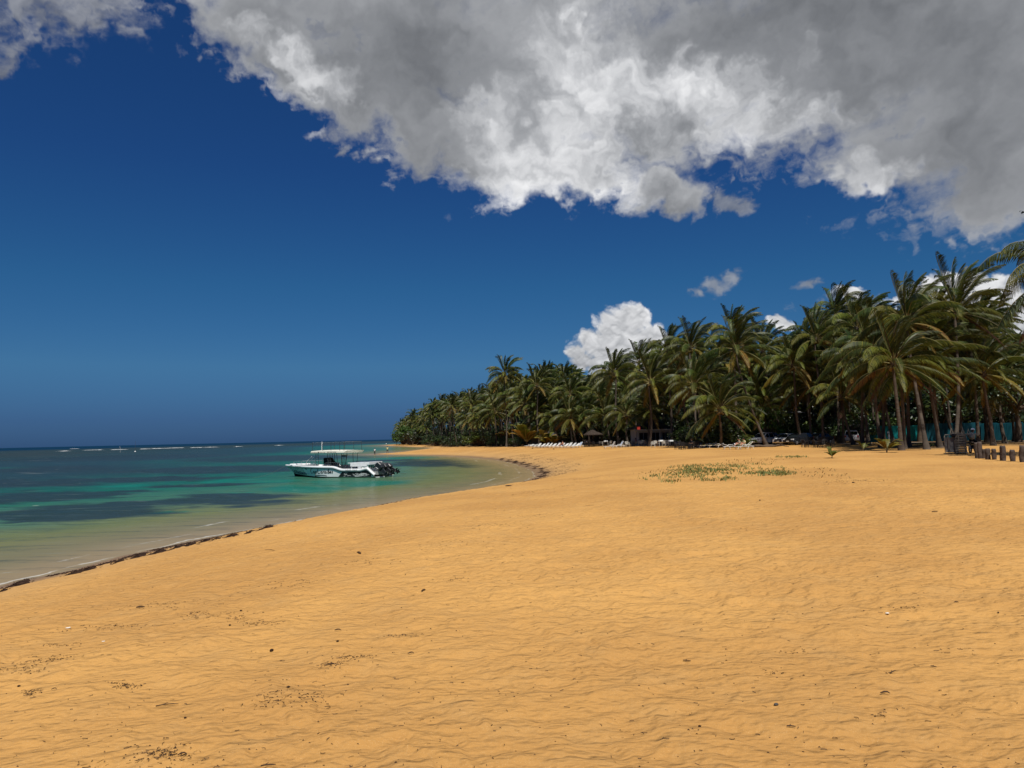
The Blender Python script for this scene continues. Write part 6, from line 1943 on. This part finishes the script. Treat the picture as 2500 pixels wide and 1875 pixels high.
def house(px, dep, w, d, h, label, wall, roofm, rh, eave=.5, rz=0.0, name='house', cat='house', posts_=0):
    x, y = px_ground(px, dep)
    root = thing(name, label, cat, (x, y, gz(x, y)), rz)
    mb = MB(); t = .18
    mb.box((0, d / 2, h / 2), (w, d, h), 0)
    mb.build('wall', wall, root)
    mb = MB()
    a = [(-w / 2 - eave, -eave - .0, h + .01), (w / 2 + eave, -eave, h + .01), (w / 2 + eave, d + eave, h + .01), (-w / 2 - eave, d + eave, h + .01)]
    r_ = min(w, d) / 2
    tp = [(-w / 2 + r_, d / 2, h + rh), (w / 2 - r_, d / 2, h + rh)] if w > d else [(0, r_, h + rh), (0, d - r_ + .01, h + rh)]
    mb.add(a + tp, [(0, 1, 5, 4), (1, 2, 5), (2, 3, 4, 5), (3, 0, 4), (3, 2, 1, 0)] if w > d else [(0, 1, 4), (1, 2, 5, 4), (2, 3, 5), (3, 0, 4, 5), (3, 2, 1, 0)], 0)
    mb.build('roof', roofm, root)
    return root
r = house(1592, 116, 5.6, 5, 2.55, 'low white building with a dark hipped roof and open serving front behind the terrace', plaster, roof_dark, 1.7, .55, name='beach_bar', cat='building')
mb = MB(); mb.box((0, -.30, 2.42), (6.2, .5, .26), 0); mb.build('fascia', plaster, r)
for x in (-2.55, -.9, .9, 2.55):
    m2 = MB(); m2.box((x, -.45, 1.14), (.16, .16, 2.26), 0); m2.build('column', plaster, r)
window(r, -1.6, 1.45, 1.3, 1.1, -.02, plaster, matte_black); window(r, .3, 1.45, 1.2, 1.1, -.02, plaster, matte_black); window(r, 1.8, 1.45, .9, 1.1, -.02, plaster, matte_black)
mb = MB(); mb.box((0, -.25, .95), (5.0, .5, .08), 0); mb.build('counter', wood, r)
r = house(1322, 153, 4.6, 4.4, 1.9, 'small hut with a curved grey metal roof behind the row of white sunbeds', shade_w, zinc, .05, .3, name='beach_hut', cat='hut')
mb = MB(); n = 14; vs = []
for i in range(n + 1):
    a = PI * i / n; vs += [(-2.9 * math.cos(a), -.5, 1.93 + 1.05 * math.sin(a)), (-2.9 * math.cos(a), 4.9, 1.93 + 1.05 * math.sin(a))]
mb.add(vs, [(2 * i, 2 * i + 1, 2 * i + 3, 2 * i + 2) for i in range(n)], 0, True); mb.add([vs[2 * i] for i in range(n + 1)], [tuple(range(n + 1))[::-1]], 0); mb.add([vs[2 * i + 1] for i in range(n + 1)], [tuple(range(n + 1))], 0)
mb.build('vaulted_roof', zinc, r)
mb = MB(); mb.box((0, -.05, .95), (.8, .06, 1.8), 0); mb.build('door', brown_w, r)
r = house(1916, 117, 5.0, 5, 4.6, 'shadowy two-storey house with louvred shutters behind the parked cars', shade_w, zinc, 1.2, .7, rz=.2)
window(r, -.9, 3.2, .9, 1.2, -.02, shade_w, matte_black, 6); window(r, .9, 3.2, .9, 1.2, -.02, plaster, matte_black, 6); window(r, -.9, 1.2, .9, 1.2, -.02, shade_w, matte_black, 6)
r = house(2104, 103, 1.9, 2.6, 2.25, 'small brown wooden hut with a white-framed window beside the turquoise fence', brown_w, roof_dark, .5, .25, name='wooden_hut', cat='hut')
window(r, .1, 1.45, .55, .8, -.02, plaster, matte_black)
for k in range(6):
    m2 = MB(); m2.box((-.80 + .32 * k, -.02, .48), (.30, .03, .9), 0); m2.build('plank', brown_w, r)
r = house(2172, 118, 6.5, 5, 3.6, 'pale house partly visible above the turquoise fence', plaster, zinc, 1.1, .6)
window(r, -1.2, 2.6, 1.1, .9, -.02, plaster, matte_black)
# low planked fence and log before the cars
log_p = hit(1864, 1091.5)
mb = MB(); rg3 = random.Random(2)
pts = [(-2.6 + .5 * i, .1 * math.sin(i), .14 + .03 * math.sin(2.1 * i)) for i in range(11)]
mb.tube(pts, [.10, .16, .15, .17, .15, .14, .15, .13, .12, .1, .07], 8)
tag(mb.build('driftwood_log', wood, None, tuple(log_p), .03), 'bleached log lying on the sand in front of the silver car', 'log')
p = hit(1893, 1092)
mb = MB(); mb.tube([(-1.2, 0, .1), (-.3, .1, .12), (.5, 0, .3), (1.1, -.1, .12), (1.6, 0, .05)], [.05, .09, .08, .06, .03], 6); mb.tube([(.4, 0, .25), (.7, -.2, .5)], [.05, .02], 5)
tag(mb.build('driftwood_branch', wood, None, tuple(p), .0), 'crooked branch on the sand right of the bleached log', 'branch')

# ------------------------------------------------------------------ plants and litter on the sand
def sample_px(cx, cy, rx, ry, rng):
    while True:
        a, b = rng.uniform(-1, 1), rng.uniform(-1, 1)
        if a * a + b * b < 1: return cx + a * rx, cy + b * ry
gr = random.Random(77)
grass_m = MAT('beach_grass_blade', (0.16, 0.185, 0.05), 0.6, 0.3, transl=.25, var=.3, vscale=2)
dry_m = MAT('dry_grass_blade', (0.20, 0.14, 0.05), 0.8, 0.1, var=.3, vscale=2)
gb = MB()
patches = [(1590, 1160, 30, 5, 60, 0), (1640, 1168, 18, 4, 40, 0), (1690, 1140, 60, 10, 250, 0), (1740, 1142, 80, 13, 420, 0), (1670, 1155, 70, 7, 160, 0), (1740, 1164, 55, 5, 120, 0), (1830, 1140, 90, 10, 330, 0), (1860, 1154, 60, 5, 170, 0), (1900, 1150, 50, 6, 90, 0),
           (1930, 1117, 45, 2.2, 150, 0), (1890, 1120, 60, 3, 50, 1), (1830, 1125, 70, 6, 80, 1), (1960, 1143, 80, 8, 90, 1), (2020, 1158, 60, 6, 50, 1), (1610, 1145, 60, 6, 60, 1), (2270, 1086, 30, 2.5, 260, 0), (2350, 1075, 60, 2, 120, 0), (2430, 1076, 50, 2, 160, 0), (1770, 1090, 22, 2, 120, 1), (1880, 1088, 40, 2, 120, 1)]
ccx, ccy = [], []
items = []
for (cx_, cy_, rx_, ry_, n_, dry) in patches:
    for _ in range(n_):
        a, b = sample_px(cx_, cy_, rx_, ry_, gr)
        q = at_z(a, b, 1.85)
        if float(fbm(np.array([q[0] * 1.1]), np.array([q[1] * .8]), 3)[0]) < -.08 and gr.random() < .9: continue
        items.append((q[0], q[1], dry if gr.random() < .85 else 1))
zz = ground_z(np.array([i[0] for i in items]), np.array([i[1] for i in items])) + relief(np.array([i[0] for i in items]), np.array([i[1] for i in items])) * np.clip((70 - np.array([i[1] for i in items])) / 35, 0, 1)
for (x, y, dry), z in zip(items, zz):
    for _ in range(2 if not dry else 1):
        bx, by = x + gr.gauss(0, .10), y + gr.gauss(0, .16)
        h = gr.uniform(.05, .14) * (1.0 if not dry else .7); a = gr.uniform(0, 6.28); l = gr.uniform(.03, .14)
        w = .02
        gb.add([(bx - w * math.sin(a), by + w * math.cos(a), z - .01), (bx + w * math.sin(a), by - w * math.cos(a), z - .01), (bx + l * .5 * math.cos(a) + w * math.sin(a) * .8, by + l * .5 * math.sin(a), z + h * .75), (bx + l * math.cos(a), by + l * math.sin(a), z + h)], [(0, 1, 2), (0, 2, 3)], dry)
tag(gb.build('beach_grass', [grass_m, dry_m]), 'low green creeping grass spreading in a patch over the dry sand', 'grass', kind='stuff')

weed_m = MAT('dried_seaweed', (0.040, 0.022, 0.014), 0.9, 0.1, var=.4, vscale=6)
twig_m = MAT('twig', (0.075, 0.045, 0.028), 0.9, 0.1, var=.4, vscale=5)
pale_m = MAT('pale_shell', (0.70, 0.66, 0.58), 0.6, 0.2)
def mound(x, y, l, w, h, ang, rng):
    mb = MB(); n, m_ = 20, 8; vs = []
    for j in range(m_ + 1):
        t = j / m_
        for k in range(n):
            a = 2 * PI * k / n; rr = t * (1 + .25 * math.sin(3 * a + x) + rng.uniform(-.12, .12))
            vs.append((rr * l * math.cos(a), rr * w * math.sin(a), h * (1 - t) ** .8 * rng.uniform(.7, 1.15) - .01))
    mb.add(vs, [(j * n + k, (j + 1) * n + k, (j + 1) * n + (k + 1) % n, j * n + (k + 1) % n) for j in range(m_) for k in range(n)], 0)
    for _ in range(int(160 * l)):
        a = rng.uniform(0, 6.28); t = math.sqrt(rng.random()) * 1.25; px_, py_ = t * l * math.cos(a), t * w * math.sin(a); zz_ = h * max(0, 1 - t) ** .8
        b = rng.uniform(0, 6.28); s = rng.uniform(.03, .09)
        mb.add([(px_, py_, zz_), (px_ + s * math.cos(b), py_ + s * math.sin(b), zz_ + rng.uniform(0, .03)), (px_ + s * math.cos(b + .25), py_ + s * math.sin(b + .25), zz_ + .012)], [(0, 1, 2)], 0)
    return mb
lumps = [(40, 1422, 30, 'largest dark heap of seaweed at the left edge of the photo'), (8, 1437, 12, 'small seaweed heap cut by the left edge of the photo'), (182, 1396, 22, 'long low seaweed heap, second along the shore from the left'), (216, 1386, 20, 'peaked seaweed heap right of the long low one'),
         (290, 1367, 14, 'thin seaweed heap in a gap of the shore line'), (335, 1352, 20, 'seaweed heap with a ragged tail'), (382, 1344, 22, 'broad seaweed heap in the middle of the near shore'), (430, 1333, 18, 'dense dark seaweed heap with two humps'), (462, 1326, 16, 'low seaweed heap after the double hump'),
         (500, 1318, 14, 'small peaked seaweed heap'), (528, 1314, 10, 'tiny seaweed heap between two larger ones'), (565, 1306, 14, 'seaweed heap before the smooth part of the shore'), (650, 1288, 16, 'last larger seaweed heap before the boat'), (610, 1297, 9, 'minor seaweed lump below the boat')]
for (px, py, rp, lab) in lumps:
    q = hit(px, py); q2 = hit(px + rp, py - rp * .30)
    l = max(.10, math.hypot(q2.x - q.x, q2.y - q.y)) * 1.05; ang = math.atan2(q2.y - q.y, q2.x - q.x)
    o = mound(0, 0, l, l * .22, min(.09, .03 + l * .07), ang, gr).build('seaweed_heap', weed_m, None, (q.x, q.y, q.z), ang)
    tag(o, lab, 'seaweed', 'seaweed heaps along the waterline')
# continuous wrack line
wl = MB()
path = [Vector((a, b)) for a, b in shore[:22]]
cand = []
for a, b in zip(path, path[1:]):
    d = b - a; L = d.length; nrm = Vector((d.y, -d.x)).normalized()
    for _ in range(int(L * (60 + min(60, a.y)))):
        t = gr.random(); off = abs(gr.gauss(0, .28)) + .55 + .35 * math.sin((a + d * t).y * .9); p = a + d * t + nrm * off
        cand.append((p.x, p.y, d.normalized()))
    for _ in range(int(L * 22)):
        t = gr.random(); off = gr.uniform(1.2, 4.5); p = a + d * t + nrm * off
        cand.append((p.x, p.y, d.normalized()))
keep = fbm(np.array([c[0] for c in cand]) * .9, np.array([c[1] for c in cand]) * .9, 3) > -0.12
zc = ground_z(np.array([c[0] for c in cand]), np.array([c[1] for c in cand]))
for (x, y, d), z, k in zip(cand, zc, keep):
    if not k or z < .01: continue
    fs_ = 1 + y / 45; s = gr.uniform(.05, .16) * fs_; a = math.atan2(d.y, d.x) + gr.gauss(0, .4); w = gr.uniform(.008, .02) * fs_; h = gr.uniform(.005, .03)
    c_, s_ = math.cos(a), math.sin(a)
    wl.add([(x - s_ * w, y + c_ * w, z), (x + s_ * w, y - c_ * w, z), (x + c_ * s, y + s_ * s, z + .01), (x + c_ * s * .5, y + s_ * s * .5, z + h)], [(0, 1, 3), (1, 2, 3), (2, 0, 3)], 0)
tag(wl.build('seaweed_litter', weed_m), 'thin broken line of dark seaweed along the waterline', 'seaweed', kind='stuff')

# fine litter: threads and crumbs lying in drifts
ll = MB(); pts_ = []
clumps_px = [(250, 1800, 120, 30, 90), (420, 1765, 110, 30, 100), (300, 1835, 70, 22, 70), (400, 1760, 40, 12, 40), (720, 1640, 100, 20, 120), (860, 1545, 60, 10, 60), (810, 1560, 26, 8, 70), (60, 1545, 70, 12, 80), (130, 1515, 90, 10, 90), (310, 1590, 40, 7, 60), (80, 1600, 26, 8, 50),
             (640, 1455, 60, 8, 60), (560, 1440, 80, 9, 70), (480, 1430, 50, 8, 50), (1100, 1375, 40, 6, 30), (2200, 1460, 60, 8, 30), (1900, 1600, 60, 10, 20), (1930, 1545, 50, 8, 20), (2150, 1700, 60, 12, 18), (150, 1480, 60, 6, 40), (980, 1500, 50, 6, 40),
             (1200, 1260, 90, 5, 70), (1300, 1240, 90, 4, 70), (1080, 1300, 120, 8, 60), (900, 1330, 100, 8, 60), (2090, 1165, 70, 5, 200), (2050, 1170, 50, 4, 110), (2150, 1166, 50, 3, 60), (1590, 1135, 60, 3, 60), (700, 1370, 110, 10, 60), (420, 1400, 120, 10, 80), (250, 1440, 120, 10, 80)]
for (cx_, cy_, rx_, ry_, n_) in clumps_px:
    for _ in range(n_):
        a, b = cx_ + gr.gauss(0, .5) * rx_, cy_ + gr.gauss(0, .5) * ry_
        q = at_z(a, max(b, 1100), 1.9); pts_.append((q[0], q[1]))
for line in ([(1000, 1115.6), (1150, 1121), (1250, 1129), (1340, 1141), (1364, 1152), (1350, 1163), (1290, 1180), (1200, 1197)], [(1130, 1116), (1300, 1124), (1450, 1127), (1560, 1119)], [(1290, 1136), (1380, 1121), (1440, 1113)], [(1250, 1212), (1400, 1190), (1470, 1183)]):
    for (ax, ay), (bx_, by_) in zip(line, line[1:]):
        for _ in range(int(abs(bx_ - ax) * 1.1)):
            t = gr.random(); q = at_z(ax + (bx_ - ax) * t + gr.gauss(0, 3), ay + (by_ - ay) * t + gr.gauss(0, .8), 1.2 if ay < 1200 else 1.5)
            pts_.append((q[0], q[1]))
for _ in range(1500):
    a = gr.uniform(-100, 2600); b = 1140 + 735 * gr.random() ** 1.3
    q = at_z(a, b, 1.85)
    pts_.append((q[0], q[1]))
A_ = np.array(pts_); zt_ = ground_z(A_[:, 0], A_[:, 1]); dd_ = coast_dist(A_[:, 0], A_[:, 1])
rr_ = np.sqrt((A_ ** 2).sum(1)); zt_ = zt_ + relief(A_[:, 0], A_[:, 1]) * np.clip((dd_ - .8) / 4, 0, 1) * np.clip((70 - rr_) / 35, 0, 1)
for (x, y), z, dd0 in zip(pts_, zt_, dd_):
    if dd0 < .5: continue
    k = gr.random(); r0 = math.hypot(x, y); mi = 0 if gr.random() < .6 else 1
    if k < .72:                    # curled thread
        a = gr.uniform(0, 6.28); l = gr.uniform(.01, .045) * (1 + r0 / 30); w = .0009 + .0011 * r0 / 10; cur = gr.uniform(-9, 9) / 3
        px_, py_ = x, y; L_ = []; R_ = []
        for i in range(4):
            L_.append((px_ - math.sin(a) * w, py_ + math.cos(a) * w, z + .004)); R_.append((px_ + math.sin(a) * w, py_ - math.cos(a) * w, z + .007))
            px_ += math.cos(a) * l / 3; py_ += math.sin(a) * l / 3; a += cur / 3
        ll.add(L_ + R_, [(i, i + 1, i + 5, i + 4) for i in range(3)], mi)
    else:
        s = gr.uniform(.003, .010) * (1 + r0 / 30)
        ll.add([(x - s, y, z), (x + s, y - s * .4, z), (x, y + s, z), (x, y, z + s * .8)], [(0, 1, 3), (1, 2, 3), (2, 0, 3)], mi)
tag(ll.build('sand_debris', [weed_m, twig_m]), 'small dark plant fibres and crumbs scattered over the dry sand', 'debris', kind='stuff')

def on_sand(px, py):
    p = hit(px, py)
    r_ = math.hypot(p.x, p.y); d_ = float(coast_dist(np.array([p.x]), np.array([p.y]))[0])
    p.z += float(relief(np.array([p.x]), np.array([p.y]))[0]) * min(1, max(0, (d_ - .8) / 4)) * min(1, max(0, (70 - r_) / 35))
    return p
bits = [  # photo px, px length, direction in degrees, kind, label
    (408, 1720, 50, 12, 'twig', 'forked thin twig lying in the left foreground'), (704, 1681, 11, 30, 'nut', 'dark round seed pod in the lower left of the sand'), (825, 1545, 16, -5, 'stick', 'short thick dark stick left of the centre'),
    (824, 1568, 10, 40, 'nut', 'small dark husk under the short thick stick'), (1895, 1723, 12, 15, 'pebble', 'smooth dark grey pebble right of the centre'), (1003, 1597, 15, 15, 'stick', 'small curved stick in the middle of the sand'),
    (663, 1584, 8, 70, 'nut', 'small curved dark pod left of the middle'), (561, 1525, 8, 10, 'nut', 'dark pod near the drifts of seaweed'), (588, 1492, 8, 10, 'nut', 'dark crumb-like pod closer to the shore'), (343, 1485, 20, 5, 'stick', 'flat dark stick on the left near the shore'),
    (1034, 1435, 9, 60, 'stick', 'small dark stick on the sand below the boat'), (876, 1347, 12, -60, 'stick', 'short upright bit of wood on the sand near the shore'), (660, 1345, 34, -30, 'twig', 'long thin stick slanting on the sand near the shore, below the boat'),
    (1225, 1375, 16, 70, 'twig', 'thin stick lying pointing away from the viewer in the middle'), (1242, 1186, 16, 10, 'stick', 'dark piece of wood at the inner end of the bay'), (2166, 1495, 11, 5, 'shell', 'white scrap of shell lying on the right of the sand'),
    (1677, 1603, 18, -20, 'twig', 'curled dark twig right of the middle'), (2180, 1648, 28, 30, 'twig', 'curved twig in the right foreground'), (2162, 1701, 22, -8, 'stick', 'knobbly flat stick in the right foreground'), (1932, 1778, 20, -15, 'twig', 'straight twig near the bottom right of the pebble'),
    (2280, 1637, 13, -40, 'twig', 'hooked twig at the right'), (2437, 1494, 8, 30, 'nut', 'dark pod near the right edge'), (2335, 1475, 12, 0, 'stick', 'dark chip of wood at the right'), (1712, 1538, 8, 0, 'stick', 'dark chip right of the middle'),
    (1855, 1220, 6, 0, 'nut', 'dark pod on the smooth sand below the grass'), (2083, 1178, 9, 5, 'nut', 'dark stone at the front of the litter patch'), (2282, 1247, 14, -3, 'stick', 'straight dark stick on the sand at the right'), (1440, 1232, 22, 0, 'twig', 'thin pale twig on the sand right of the bay'),
    (252, 1566, 8, 0, 'shell', 'tiny white shell in the left sand'), (166, 1530, 12, 5, 'shell', 'pale flat fragment on the left sand'), (46, 1670, 10, 20, 'nut', 'dark pod at the left edge of the sand'), (132, 1690, 12, 10, 'stick', 'short stick near the left edge'),
    (445, 1847, 20, 20, 'stick', 'dark stick at the bottom left'), (655, 1870, 34, 15, 'twig', 'long dark twig at the bottom edge'), (452, 1751, 8, 0, 'nut', 'round dark pod right below the forked twig'), (1708, 1773, 6, 10, 'nut', 'small dark pod left of the straight twig'),
    (1300, 1095, 5, 0, 'nut', 'dark coconut husk on the sand before the white sunbeds'), (1352, 1097, 5, 0, 'nut', 'second dark coconut husk on the sand before the white sunbeds')]
for i, (px, py, lp, ang, kd, lab) in enumerate(bits):
    p = on_sand(px, py); L = max(.03, lp * p.y / F_PX); L = L * (1.0 if abs(ang) < 45 else 2.0) * (.7 if kd == 'nut' else 1)
    rgb = random.Random(i); mb = MB(); a = math.radians(ang)
    if kd == 'twig':
        pts = [(-L / 2 + L * t, .06 * L * math.sin(3 * t + i), .012 + .02 * L * math.sin(PI * t)) for t in (0, .25, .5, .75, 1)]
        mb.tube(pts, [max(.004, L * .016)] * 4 + [.002], 6)
        mb.tube([pts[1], (pts[1][0] + L * .25, pts[1][1] + L * .16, .02)], [max(.003, L * .012), .0015], 5)
        nm, mt, ct = 'twig', twig_m, 'twig'
    elif kd == 'stick':
        mb.tube([(-L / 2, 0, .012), (-L * .1, L * .05, .02), (L * .2, .0, .022), (L / 2, L * .05, .010)], [L * .06, L * .10, L * .08, L * .04], 7)
        mb.tube([(0, 0, .02), (L * .1, L * .22, .02)], [L * .05, L * .02], 5)
        nm, mt, ct = 'driftwood_stick', twig_m, 'stick'
    elif kd == 'nut':
        mb.ball((0, 0, L * .25), L * .5, 10, 7, 0, (1, .7, .62)); mb.tube([(L * .4, 0, L * .25), (L * .65, 0, L * .28)], [L * .1, L * .04], 5)
        nm, mt, ct = 'seed_pod', weed_m, 'seed pod'
    elif kd == 'pebble':
        mb.ball((0, 0, L * .2), L * .5, 14, 10, 0, (1, .68, .55)); nm, mt, ct = 'pebble', MAT('dark_pebble', (.06, .055, .05), .6, .3, var=.2, vscale=20), 'stone'
    else:
        mb.ball((0, 0, L * .08), L * .5, 9, 6, 0, (1, .6, .22)); mb.ball((L * .2, L * .2, L * .1), L * .25, 7, 5, 0, (1, .6, .4)); nm, mt, ct = 'shell_fragment', pale_m, 'shell'
    tag(mb.build(nm, mt, None, tuple(p), a), lab, ct)
